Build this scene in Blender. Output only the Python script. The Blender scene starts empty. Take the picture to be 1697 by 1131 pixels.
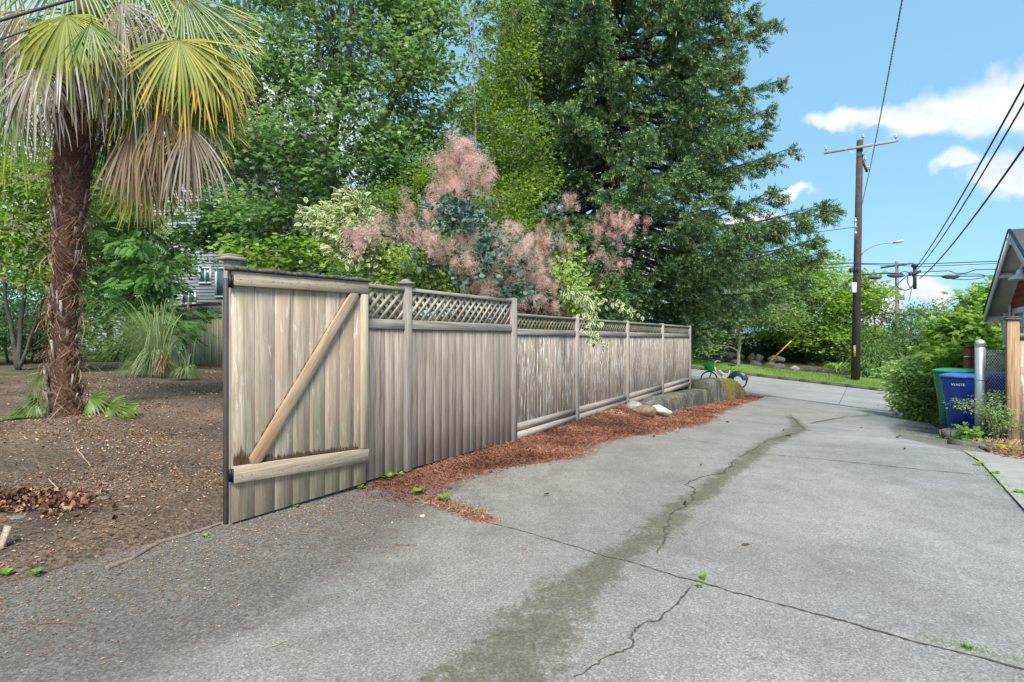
import bpy, math, random
import numpy as np
PI = math.pi
rng = np.random.default_rng(7)
random.seed(7)
SC = bpy.context.scene
COL = SC.collection
F = 880.0; CX = 848.5; CY = 563.0; CH = 1.4          # focal length and horizon of the photograph (its own pixels), eye height

# ------------------------------------------------------------------ camera
cam_d = bpy.data.cameras.new('camera'); cam_o = bpy.data.objects.new('camera', cam_d); COL.objects.link(cam_o)
cam_o.location = (0, 0, CH); cam_o.rotation_euler = (PI/2, 0, 0)
cam_d.sensor_width = 36; cam_d.lens = 36*F/1697.0; cam_d.shift_y = -2.5/1697
cam_d.clip_start = 0.05; cam_d.clip_end = 2000
SC.camera = cam_o

# ------------------------------------------------------------------ light, sky, exposure
SUN_EL, SUN_AZ = math.radians(52), math.radians(176)  # azimuth clockwise from +Y
SC.view_settings.view_transform = 'Standard'; SC.view_settings.look = 'None'
SC.view_settings.exposure = 1.22; SC.view_settings.gamma = 1.0
sun_d = bpy.data.lights.new('sun', 'SUN'); sun_d.energy = 3.1; sun_d.angle = math.radians(24); sun_d.color = (1, 0.955, 0.89)
sun_o = bpy.data.objects.new('sun', sun_d); COL.objects.link(sun_o)
sun_o.rotation_euler = (PI/2 - SUN_EL, 0, PI - SUN_AZ)

def node(nt, t, **kw):
    n = nt.nodes.new(t)
    for k, v in kw.items():
        if k.startswith('i_'):
            n.inputs[k[2:].replace('_', ' ')].default_value = v
        else:
            setattr(n, k, v)
    return n
def link(nt, a, b): nt.links.new(a, b)
def math_n(nt, op, a, b=None, c=None, clamp=False):
    n = nt.nodes.new('ShaderNodeMath'); n.operation = op; n.use_clamp = clamp
    for i, x in enumerate((a, b, c)):
        if x is None: continue
        if isinstance(x, (int, float)): n.inputs[i].default_value = x
        else: nt.links.new(x, n.inputs[i])
    return n.outputs[0]
def vmath(nt, op, a, b=None):
    n = nt.nodes.new('ShaderNodeVectorMath'); n.operation = op
    for i, x in enumerate((a, b)):
        if x is None: continue
        if isinstance(x, (tuple, list)): n.inputs[i].default_value = x
        else: nt.links.new(x, n.inputs[i])
    return n.outputs['Value'] if op in ('DOT_PRODUCT', 'LENGTH', 'DISTANCE') else n.outputs[0]
def ramp(nt, fac, stops, interp='LINEAR'):
    n = nt.nodes.new('ShaderNodeValToRGB'); n.color_ramp.interpolation = interp
    el = n.color_ramp.elements
    while len(el) > 1: el.remove(el[-1])
    for i, (p, c) in enumerate(stops):
        e = el[0] if i == 0 else el.new(p)
        e.position = p
        e.color = (c[0], c[1], c[2], 1) if not isinstance(c, (int, float)) else (c, c, c, 1)
    nt.links.new(fac, n.inputs[0])
    return n.outputs[0]
def mix(nt, fac, a, b, mode='MIX'):
    n = nt.nodes.new('ShaderNodeMix'); n.data_type = 'RGBA'; n.blend_type = mode
    for s, x in ((0, fac), (6, a), (7, b)):
        if isinstance(x, (int, float)): n.inputs[s].default_value = x
        elif isinstance(x, (tuple, list)): n.inputs[s].default_value = (x[0], x[1], x[2], 1)
        else: nt.links.new(x, n.inputs[s])
    return n.outputs[2]
def noise(nt, vec, scale, detail=4, rough=0.55, dist=0.0):
    n = nt.nodes.new('ShaderNodeTexNoise'); n.inputs['Scale'].default_value = scale
    n.inputs['Detail'].default_value = detail; n.inputs['Roughness'].default_value = rough
    n.inputs['Distortion'].default_value = dist
    if vec is not None: nt.links.new(vec, n.inputs['Vector'])
    return n.outputs[0]
def voro(nt, vec, scale, feat='F1', out='Distance', rnd=1.0):
    n = nt.nodes.new('ShaderNodeTexVoronoi'); n.feature = feat; n.inputs['Scale'].default_value = scale
    n.inputs['Randomness'].default_value = rnd
    if vec is not None: nt.links.new(vec, n.inputs['Vector'])
    return n.outputs[out]
def smooth(nt, x, a, b):
    n = nt.nodes.new('ShaderNodeMapRange'); n.interpolation_type = 'SMOOTHSTEP'
    n.inputs['From Min'].default_value = a; n.inputs['From Max'].default_value = b
    nt.links.new(x, n.inputs['Value']); return n.outputs[0]

world = bpy.data.worlds.new('World'); SC.world = world; world.use_nodes = True
nt = world.node_tree; nt.nodes.clear()
out = node(nt, 'ShaderNodeOutputWorld'); bg = node(nt, 'ShaderNodeBackground')
bg.inputs['Strength'].default_value = 0.10
sky = node(nt, 'ShaderNodeTexSky', sky_type='NISHITA', sun_disc=False, sun_elevation=SUN_EL, sun_rotation=SUN_AZ)
sky.air_density = 1.0; sky.dust_density = 1.4; sky.ozone_density = 1.0; sky.altitude = 0
tc = node(nt, 'ShaderNodeTexCoord'); D = vmath(nt, 'NORMALIZE', tc.outputs['Generated'])
sep = node(nt, 'ShaderNodeSeparateXYZ'); link(nt, D, sep.inputs[0])
tint = mix(nt, 1.0, sky.outputs[0], (0.80, 1.03, 1.0), 'MULTIPLY')
tint = mix(nt, 0.65, tint, (1.45, 2.95, 4.25))
# cumulus: warped direction against a few elongated cloud banks, broken up by fractal noise
w1 = node(nt, 'ShaderNodeTexNoise'); w1.inputs['Scale'].default_value = 13; w1.inputs['Detail'].default_value = 5; link(nt, D, w1.inputs['Vector'])
warp = vmath(nt, 'MULTIPLY', vmath(nt, 'SUBTRACT', w1.outputs['Color'], (0.5, 0.5, 0.5)), (0.075, 0.075, 0.075))
DW = vmath(nt, 'ADD', D, warp)
w2 = node(nt, 'ShaderNodeTexNoise'); w2.inputs['Scale'].default_value = 38; w2.inputs['Detail'].default_value = 6; link(nt, D, w2.inputs['Vector'])
DW = vmath(nt, 'ADD', DW, vmath(nt, 'MULTIPLY', vmath(nt, 'SUBTRACT', w2.outputs['Color'], (0.5, 0.5, 0.5)), (0.03, 0.03, 0.03)))
def pdir(px, py):
    v = np.array([(px-CX)/F, 1.0, (CY-py)/F]); return v/np.linalg.norm(v)
total = None; shade = None
# (px, py, half width px, half height px, tilt deg)
for (px, py, hw, hh, tl) in [(1385, 208, 52, 20, 0), (1462, 200, 62, 28, 0), (1545, 190, 74, 46, 0), (1635, 178, 88, 58, 0), (1745, 168, 110, 72, 0), (1572, 272, 28, 28, 0), (1655, 285, 55, 40, 0), (1735, 285, 90, 62, 0),
                             (1525, 498, 44, 40, 0), (1478, 505, 46, 34, 0), (1300, 325, 48, 14, 0), (1250, 372, 50, 20, 0), (1420, 530, 70, 24, 0), (330, 220, 330, 200, 0), (20, 320, 400, 160, 0), (1010, 440, 120, 60, 0),
                             (2300, 250, 260, 120, 0), (-900, 300, 600, 160, 0)]:
    c = pdir(px, py); r = np.cross(c, (0, 0, 1)); r /= np.linalg.norm(r); u = np.cross(r, c)
    t = math.radians(tl); r2 = r*math.cos(t)+u*math.sin(t); u2 = -r*math.sin(t)+u*math.cos(t)
    k = F*math.sqrt(1+((px-CX)/F)**2+((CY-py)/F)**2)
    sx, sy = hw/k*1.02, hh/k*1.05
    a = vmath(nt, 'DOT_PRODUCT', vmath(nt, 'SUBTRACT', DW, tuple(c)), tuple(r2/sx))
    b = vmath(nt, 'DOT_PRODUCT', vmath(nt, 'SUBTRACT', DW, tuple(c)), tuple(u2/sy))
    ff = vmath(nt, 'DOT_PRODUCT', D, tuple(c))
    # flatter underside
    b2 = math_n(nt, 'MULTIPLY', b, math_n(nt, 'ADD', 1.0, math_n(nt, 'MULTIPLY', math_n(nt, 'LESS_THAN', b, 0.0), 0.6)))
    q = math_n(nt, 'SUBTRACT', 1.0, math_n(nt, 'SQRT', math_n(nt, 'ADD', math_n(nt, 'MULTIPLY', a, a), math_n(nt, 'MULTIPLY', b2, b2))))
    q = math_n(nt, 'MULTIPLY', q, math_n(nt, 'GREATER_THAN', ff, 0.0))
    q = math_n(nt, 'SUBTRACT', q, math_n(nt, 'LESS_THAN', ff, 0.0))
    total = q if total is None else math_n(nt, 'MAXIMUM', total, q)
    sh = math_n(nt, 'ADD', b, 0.0)
    shade = sh if shade is None else shade
cm = smooth(nt, total, -0.12, 0.5)
# light grey modelling inside the cloud from its own billows
bil = noise(nt, D, 16, 6, 0.6)
ccol = ramp(nt, bil, [(0.3, (3.5, 3.8, 4.2)), (0.6, (4.5, 4.6, 4.7))])
skyc = mix(nt, math_n(nt, 'MULTIPLY', cm, 0.93), tint, ccol)
link(nt, skyc, bg.inputs[0]); link(nt, bg.outputs[0], out.inputs[0])

# ------------------------------------------------------------------ mesh collector
class MB:
    def __init__(s):
        s.V = []; s.L = []; s.T = []; s.M = []; s.R = []; s.E = []; s.n = 0
    def add(s, V, Fc, mi=0, rnd=0.0, edge=0.0):
        V = np.asarray(V, float).reshape(-1, 3)
        if isinstance(Fc, np.ndarray):
            s.L.append(Fc.reshape(-1)+s.n); s.T.append(np.full(len(Fc), Fc.shape[1]))
            nf = len(Fc)
        else:
            s.L.append(np.concatenate([np.asarray(f) for f in Fc])+s.n); s.T.append(np.array([len(f) for f in Fc])); nf = len(Fc)
        s.M.append(np.full(nf, mi) if np.isscalar(mi) else np.asarray(mi))
        s.V.append(V)
        s.R.append(np.full(len(V), rnd, float) if np.isscalar(rnd) else np.asarray(rnd, float))
        s.E.append(np.full(len(V), edge, float) if np.isscalar(edge) else np.asarray(edge, float))
        s.n += len(V); return s
    def build(s, name, mats, parent=None, loc=None, rot=None, smooth=False, bevel=0, extra=None):
        me = bpy.data.meshes.new(name)
        if s.V:
            V = np.concatenate(s.V); L = np.concatenate(s.L).astype(np.int32); T = np.concatenate(s.T).astype(np.int32)
            me.vertices.add(len(V)); me.vertices.foreach_set('co', V.astype(np.float32).ravel())
            me.loops.add(len(L)); me.loops.foreach_set('vertex_index', L)
            me.polygons.add(len(T)); st = np.concatenate([[0], np.cumsum(T)[:-1]]).astype(np.int32)
            me.polygons.foreach_set('loop_start', st); me.polygons.foreach_set('loop_total', T)
            me.polygons.foreach_set('material_index', np.concatenate(s.M).astype(np.int32))
            if smooth: me.polygons.foreach_set('use_smooth', np.ones(len(T), bool))
            me.update(calc_edges=True)
            for nm, arr in (('rnd', np.concatenate(s.R)), ('edge', np.concatenate(s.E))):
                at = me.attributes.new(nm, 'FLOAT', 'POINT'); at.data.foreach_set('value', arr.astype(np.float32))
            if extra:
                for nm, arr in extra.items():
                    at = me.attributes.new(nm, 'FLOAT', 'POINT'); at.data.foreach_set('value', np.asarray(arr, np.float32))
            if me.validate(): pass
        for m in (mats if isinstance(mats, (list, tuple)) else [mats]): me.materials.append(m)
        o = bpy.data.objects.new(name, me); COL.objects.link(o)
        if parent is not None: o.parent = parent
        if loc is not None: o.location = loc
        if rot is not None: o.rotation_euler = rot
        if bevel:
            b = o.modifiers.new('bevel', 'BEVEL'); b.width = bevel; b.segments = 1; b.limit_method = 'ANGLE'
        return o
def empty(name, loc, rz=0.0):
    o = bpy.data.objects.new(name, None); COL.objects.link(o); o.location = loc; o.rotation_euler = (0, 0, rz)
    o.empty_display_size = 0.2; return o
def tag(o, label=None, cat=None, group=None, kind=None):
    if label: o['label'] = label
    if cat: o['category'] = cat
    if group: o['group'] = group
    if kind: o['kind'] = kind
    return o
def copy_thing(root, loc, rz, label, group=None, sc=1.0):
    r = root.copy(); COL.objects.link(r); r.location = loc; r.rotation_euler = (0, 0, rz); r.scale = (sc, sc, sc)
    r['label'] = label
    if group: r['group'] = group
    for ch in list(root.children):
        c = ch.copy(); COL.objects.link(c); c.parent = r
        for g in list(ch.children):
            d = g.copy(); COL.objects.link(d); d.parent = c
    return r

# ------------------------------------------------------------------ primitives -> (V, F)
BOXF = np.array([[0, 3, 2, 1], [4, 5, 6, 7], [0, 1, 5, 4], [1, 2, 6, 5], [2, 3, 7, 6], [3, 0, 4, 7]])
def box(x0, x1, y0, y1, z0, z1):
    return np.array([[x0, y0, z0], [x1, y0, z0], [x1, y1, z0], [x0, y1, z0], [x0, y0, z1], [x1, y0, z1], [x1, y1, z1], [x0, y1, z1]], float), BOXF
def basis(d, up=(0, 0, 1)):
    d = np.asarray(d, float); d = d/np.linalg.norm(d); up = np.asarray(up, float)
    if abs(np.dot(d, up)) > 0.97*np.linalg.norm(up): up = np.array([1.0, 0, 0])
    x = np.cross(d, up); x /= np.linalg.norm(x); z = np.cross(x, d); return x, d, z
def bar(p, q, w, h, up=(0, 0, 1)):
    p = np.asarray(p, float); q = np.asarray(q, float); x, d, z = basis(q-p, up)
    V = [e+sx*x*w/2+sz*z*h/2 for e in (p, q) for sx, sz in ((-1, -1), (1, -1), (1, 1), (-1, 1))]
    return np.array(V), BOXF
def tube(pts, rad, n=8, cap=True):
    P = np.asarray(pts, float); m = len(P)
    R = np.full(m, rad, float) if np.isscalar(rad) else np.interp(np.linspace(0, 1, m), np.linspace(0, 1, len(rad)), rad)
    T = np.gradient(P, axis=0); T /= np.linalg.norm(T, axis=1)[:, None]+1e-12
    x, _, z = basis(T[0]); V = []; a = np.linspace(0, 2*PI, n, endpoint=False)
    for i in range(m):
        z = np.cross(x, T[i]); z /= np.linalg.norm(z)+1e-12; x = np.cross(T[i], z); x /= np.linalg.norm(x)+1e-12
        V.append(P[i]+R[i]*(np.cos(a)[:, None]*x+np.sin(a)[:, None]*z))
    V = np.concatenate(V)
    i, j = np.meshgrid(np.arange(m-1), np.arange(n), indexing='ij'); j2 = (j+1) % n
    Fq = np.stack([i*n+j, i*n+j2, (i+1)*n+j2, (i+1)*n+j], -1).reshape(-1, 4)
    if not cap: return V, Fq
    return V, [list(f) for f in Fq]+[list(range(n))[::-1], [(m-1)*n+k for k in range(n)]]
def lathe(prof, n=16, c=(0, 0, 0)):
    V = []; a = np.linspace(0, 2*PI, n, endpoint=False)
    for r, z in prof: V += [(c[0]+r*math.cos(t), c[1]+r*math.sin(t), c[2]+z) for t in a]
    m = len(prof); Fc = [[i*n+j, i*n+(j+1) % n, (i+1)*n+(j+1) % n, (i+1)*n+j] for i in range(m-1) for j in range(n)]
    Fc += [list(range(n))[::-1], [(m-1)*n+k for k in range(n)]]
    return np.array(V), Fc
def prism(poly, axis, a, b):
    """2-D polygon pushed along an axis: 'x' -> poly is (y,z); 'y' -> (x,z); 'z' -> (x,y)"""
    n = len(poly); V = []
    for t in (a, b):
        for p, q in poly:
            V.append({'x': (t, p, q), 'y': (p, t, q), 'z': (p, q, t)}[axis])
    Fc = [list(range(n))[::-1], [n+i for i in range(n)]]+[[i, (i+1) % n, n+(i+1) % n, n+i] for i in range(n)]
    return np.array(V, float), Fc
def ico():
    t = (1+5**.5)/2
    V = np.array([(-1, t, 0), (1, t, 0), (-1, -t, 0), (1, -t, 0), (0, -1, t), (0, 1, t), (0, -1, -t), (0, 1, -t), (t, 0, -1), (t, 0, 1), (-t, 0, -1), (-t, 0, 1)], float)
    Fc = [(0, 11, 5), (0, 5, 1), (0, 1, 7), (0, 7, 10), (0, 10, 11), (1, 5, 9), (5, 11, 4), (11, 10, 2), (10, 7, 6), (7, 1, 8), (3, 9, 4), (3, 4, 2), (3, 2, 6), (3, 6, 8), (3, 8, 9), (4, 9, 5), (2, 4, 11), (6, 2, 10), (8, 6, 7), (9, 8, 1)]
    V /= np.linalg.norm(V[0]); return V, Fc
def icosphere(lv=2):
    V, Fc = ico(); V = [tuple(v) for v in V]
    for _ in range(lv):
        cache = {}; NF = []
        def mid(a, b):
            k = (min(a, b), max(a, b))
            if k not in cache:
                m = np.array(V[a])+np.array(V[b]); m /= np.linalg.norm(m); V.append(tuple(m)); cache[k] = len(V)-1
            return cache[k]
        for a, b, c in Fc:
            ab, bc, ca = mid(a, b), mid(b, c), mid(c, a); NF += [(a, ab, ca), (b, bc, ab), (c, ca, bc), (ab, bc, ca)]
        Fc = NF
    return np.array(V), np.array(Fc)
ICO1, ICO2, ICO3 = icosphere(1), icosphere(2), icosphere(3)
def rock(c, s, lv=2, rough=0.22, seed=0, flat=6):
    r = np.random.default_rng(seed); V, Fc = (ICO1, ICO2, ICO3)[lv-1]; V = V.copy()
    for _ in range(flat+4):           # chopped by random planes: angular stone
        n = r.normal(size=3); n /= np.linalg.norm(n); d = r.uniform(0.62, 0.95); q = V@n; V -= np.outer(np.maximum(q-d, 0), n)
    V *= 1+rough*0.3*r.normal(size=(len(V), 1))*0.3
    return V*np.asarray(s)+np.asarray(c), Fc

# ------------------------------------------------------------------ place frame: u along the alley, v across it (to the right)
AL = math.atan(0.673); SA, CA = math.sin(AL), math.cos(AL)
FRZ = PI/2-AL                                            # local x of an object turned by FRZ runs along u
def UV(u, v, z=0.0): return (SA*u+CA*v, CA*u-SA*v, z)
def toUV(X, Y): return SA*X+CA*Y, CA*X-SA*Y
S_U = [-50, 8, 11, 13, 17.3, 21.5, 32, 60]; S_S = [0, 0, .25, .42, .75, 1, 1.08, 1.1]
def sstep(x, a, b): t = np.clip((np.asarray(x, float)-a)/(b-a), 0, 1); return t*t*(3-2*t)
def TA(u, v):                                            # alley and street level
    s = np.interp(u, S_U, S_S); return s*(-.95-.083*np.clip(v, -60, 60))
def TY(u, v):                                            # yard level behind the fence
    w = -np.asarray(v, float); z = np.interp(w, [3.9, 4.3, 8, 12, 17, 30, 60], [.02, .06, .42, .58, .64, .75, .9])
    z = z+.12*sstep(u, 6, 10)*sstep(w, 3.9, 4.0)*(1-sstep(w, 5, 9))
    k = sstep(u, 16.5, 19.5); return z*(1-k)+(TA(u, v)+.1)*k
def TG(u, v):
    u = np.asarray(u, float); v = np.asarray(v, float)
    a = TA(u, v); y = TY(u, v); k = sstep(-v, 3.95, 4.08)*(u < 21)
    fz = .03+.08*sstep(u, 6.5, 9.5)                      # needle bank in front of the fence
    bank = (1-sstep(v, -3.95, -3.15))*sstep(u, 4.2, 6)*(1-sstep(u, 9.8, 10.9))
    a = np.where(v > -4.0, a+np.maximum(fz-a, 0)*bank*(v > -4.05), a)
    return a*(1-k)+y*k
def hit(px, py, dz=0.0, f=TG):
    """world point where the sight line through a photograph point meets the ground"""
    dx, dzv = (px-CX)/F, (CY-py)/F
    lo = 0.5
    for Z in np.arange(0.8, 120, 0.05):
        u, v = toUV(dx*Z, Z)
        if CH+dzv*Z <= float(f(u, v))+dz: break
        lo = Z
    return np.array([dx*Z, Z, float(f(*toUV(dx*Z, Z)))])
def P3(px, py, Z): return np.array([(px-CX)/F*Z, Z, CH-(py-CY)/F*Z])
def onv(px, py, v):
    """photograph point on the upright plane at distance v across the alley"""
    r = (px-CX)/F; Z = (-v/CA)/(math.tan(AL)-r); return P3(px, py, Z)
def gz(X, Y): return float(TG(*toUV(X, Y)))
# ------------------------------------------------------------------ materials
def new_mat(name):
    m = bpy.data.materials.new(name); m.use_nodes = True; nt = m.node_tree; b = nt.nodes['Principled BSDF']; return m, nt, b
def bump(nt, b, h, strength=0.4, dist=0.01):
    n = node(nt, 'ShaderNodeBump'); n.inputs['Strength'].default_value = strength; n.inputs['Distance'].default_value = dist
    link(nt, h, n.inputs['Height']); link(nt, n.outputs[0], b.inputs['Normal'])
def attr(nt, name): return node(nt, 'ShaderNodeAttribute', attribute_name=name).outputs['Fac']
def objc(nt): return node(nt, 'ShaderNodeTexCoord').outputs['Object']
def geo(nt): return node(nt, 'ShaderNodeNewGeometry').outputs['Position']
def mscale(nt, vec, s, off=None):
    v = vmath(nt, 'MULTIPLY', vec, s)
    if off is not None: v = vmath(nt, 'ADD', v, off)
    return v
def plain(name, col, rough=0.6, metal=0.0, var=0.12, scale=6.0, bmp=0.0, spec=0.5, coat=0):
    m, nt, b = new_mat(name); p = objc(nt)
    n = noise(nt, p, scale, 5, 0.6)
    c = ramp(nt, n, [(0.25, tuple(x*(1-var) for x in col)), (0.75, tuple(min(1, x*(1+var)) for x in col))])
    link(nt, c, b.inputs['Base Color']); b.inputs['Metallic'].default_value = metal
    r = ramp(nt, noise(nt, p, scale*2.3, 3), [(0.3, max(0, rough-.08)), (0.7, min(1, rough+.08))]); link(nt, r, b.inputs['Roughness'])
    b.inputs['Specular IOR Level'].default_value = spec; b.inputs['Coat Weight'].default_value = coat
    if bmp: bump(nt, b, noise(nt, p, scale*8, 4), bmp, 0.01)
    return m
def leaf_mat(name, stops, trans=0.35, rough=0.45, margin=None, spec=0.4, tip=None, big=0.25, mcut=0.45):
    m, nt, b = new_mat(name)
    r = attr(nt, 'rnd'); p = geo(nt)
    bn = noise(nt, p, 0.9, 3, 0.5)
    f = math_n(nt, 'ADD', math_n(nt, 'MULTIPLY', r, 1-big), math_n(nt, 'MULTIPLY', smooth(nt, bn, 0.3, 0.7), big))
    c = ramp(nt, f, stops)
    if margin is not None:
        e = attr(nt, 'edge'); e2 = math_n(nt, 'ADD', e, math_n(nt, 'MULTIPLY', math_n(nt, 'SUBTRACT', noise(nt, p, 60, 2), 0.5), 0.5))
        c = mix(nt, smooth(nt, e2, mcut, mcut+.15), c, margin)
    if tip is not None:
        c = mix(nt, smooth(nt, attr(nt, 'edge'), 0.45, 1.0), c, tip)
    link(nt, c, b.inputs['Base Color']); b.inputs['Roughness'].default_value = rough
    b.inputs['Specular IOR Level'].default_value = spec
    tr = node(nt, 'ShaderNodeBsdfTranslucent')
    hs = node(nt, 'ShaderNodeHueSaturation'); hs.inputs['Hue'].default_value = 0.485; hs.inputs['Saturation'].default_value = 1.1; hs.inputs['Value'].default_value = 1.5
    link(nt, c, hs.inputs['Color']); link(nt, hs.outputs[0], tr.inputs['Color'])
    mx = node(nt, 'ShaderNodeMixShader'); mx.inputs[0].default_value = trans
    link(nt, b.outputs[0], mx.inputs[1]); link(nt, tr.outputs[0], mx.inputs[2])
    link(nt, mx.outputs[0], nt.nodes['Material Output'].inputs['Surface'])
    return m
def wood(name, cols, axis='z', stain=(0.05, 0.03, 0.02), stain_amt=0.4, algae=None, algae_amt=0.0, chip=None, chip_amt=0.0, rough=0.8, board_var=0.3, foot=0.0, warm=None, warm_z=None):
    """weathered timber: long grain, one tone per board (rnd), dark water streaks, algae, flaking pale fibres"""
    m, nt, b = new_mat(name); p = objc(nt); r = attr(nt, 'rnd')
    off = node(nt, 'ShaderNodeCombineXYZ'); 
    for i in range(3): link(nt, math_n(nt, 'MULTIPLY', r, (37.0, 91.0, 53.0)[i]), off.inputs[i])
    off = off.outputs[0]
    ax = {'x': 0, 'y': 1, 'z': 2}[axis]
    def sc(a, l): s = [a, a, a]; s[ax] = l; return tuple(s)
    g1 = noise(nt, mscale(nt, p, sc(46, 1.6), off), 1, 6, 0.62, 0.6)
    g2 = noise(nt, mscale(nt, p, sc(160, 5), off), 1, 3, 0.5)
    g3 = noise(nt, mscale(nt, p, sc(9, 1.1), off), 1, 4, 0.6)
    gr = math_n(nt, 'ADD', math_n(nt, 'MULTIPLY', g1, 0.62), math_n(nt, 'MULTIPLY', g2, 0.38))
    n = len(cols); c = ramp(nt, gr, [(0.30+0.4*i/(n-1), cols[i]) for i in range(n)])
    bv = math_n(nt, 'ADD', 1-board_var/2, math_n(nt, 'MULTIPLY', math_n(nt, 'FRACT', math_n(nt, 'MULTIPLY', r, 7.31)), board_var))
    cb = node(nt, 'ShaderNodeCombineXYZ'); [link(nt, bv, cb.inputs[i]) for i in range(3)]
    c = mix(nt, 1.0, c, cb.outputs[0], 'MULTIPLY')
    if warm is not None:
        wmask = smooth(nt, noise(nt, mscale(nt, p, sc(5, 0.9), off), 1, 4, 0.6), 0.45, 0.68)
        c = mix(nt, math_n(nt, 'MULTIPLY', wmask, 0.75), c, warm)
    if chip is not None:
        cmk = smooth(nt, noise(nt, mscale(nt, p, sc(30, 3.2), off), 1, 6, 0.7, 0.8), 0.60-chip_amt*.12, 0.66-chip_amt*.08)
        c = mix(nt, math_n(nt, 'MULTIPLY', cmk, 0.85), c, chip)
    if algae is not None:
        sp = node(nt, 'ShaderNodeSeparateXYZ'); link(nt, p, sp.inputs[0])
        am = smooth(nt, noise(nt, mscale(nt, p, sc(3.5, 1.0), off), 1, 5, 0.65), 0.42, 0.7)
        c = mix(nt, math_n(nt, 'MULTIPLY', am, algae_amt), c, algae)
    st = smooth(nt, noise(nt, mscale(nt, p, sc(15, 0.55), off), 1, 5, 0.65, 0.4), 0.52, 0.72)
    c = mix(nt, math_n(nt, 'MULTIPLY', st, stain_amt), c, stain)
    if foot > 0:
        sp = node(nt, 'ShaderNodeSeparateXYZ'); link(nt, p, sp.inputs[0])
        fn = noise(nt, mscale(nt, p, (22, 22, 2), off), 1, 4)
        fm = math_n(nt, 'SUBTRACT', math_n(nt, 'ADD', 0.10, math_n(nt, 'MULTIPLY', fn, 0.55)), sp.outputs[2])
        c = mix(nt, math_n(nt, 'MULTIPLY', smooth(nt, fm, -0.05, 0.2), foot), c, stain)
    link(nt, c, b.inputs['Base Color']); b.inputs['Roughness'].default_value = rough; b.inputs['Specular IOR Level'].default_value = 0.25
    bump(nt, b, gr, 0.35, 0.005)
    return m

M = {}
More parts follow.
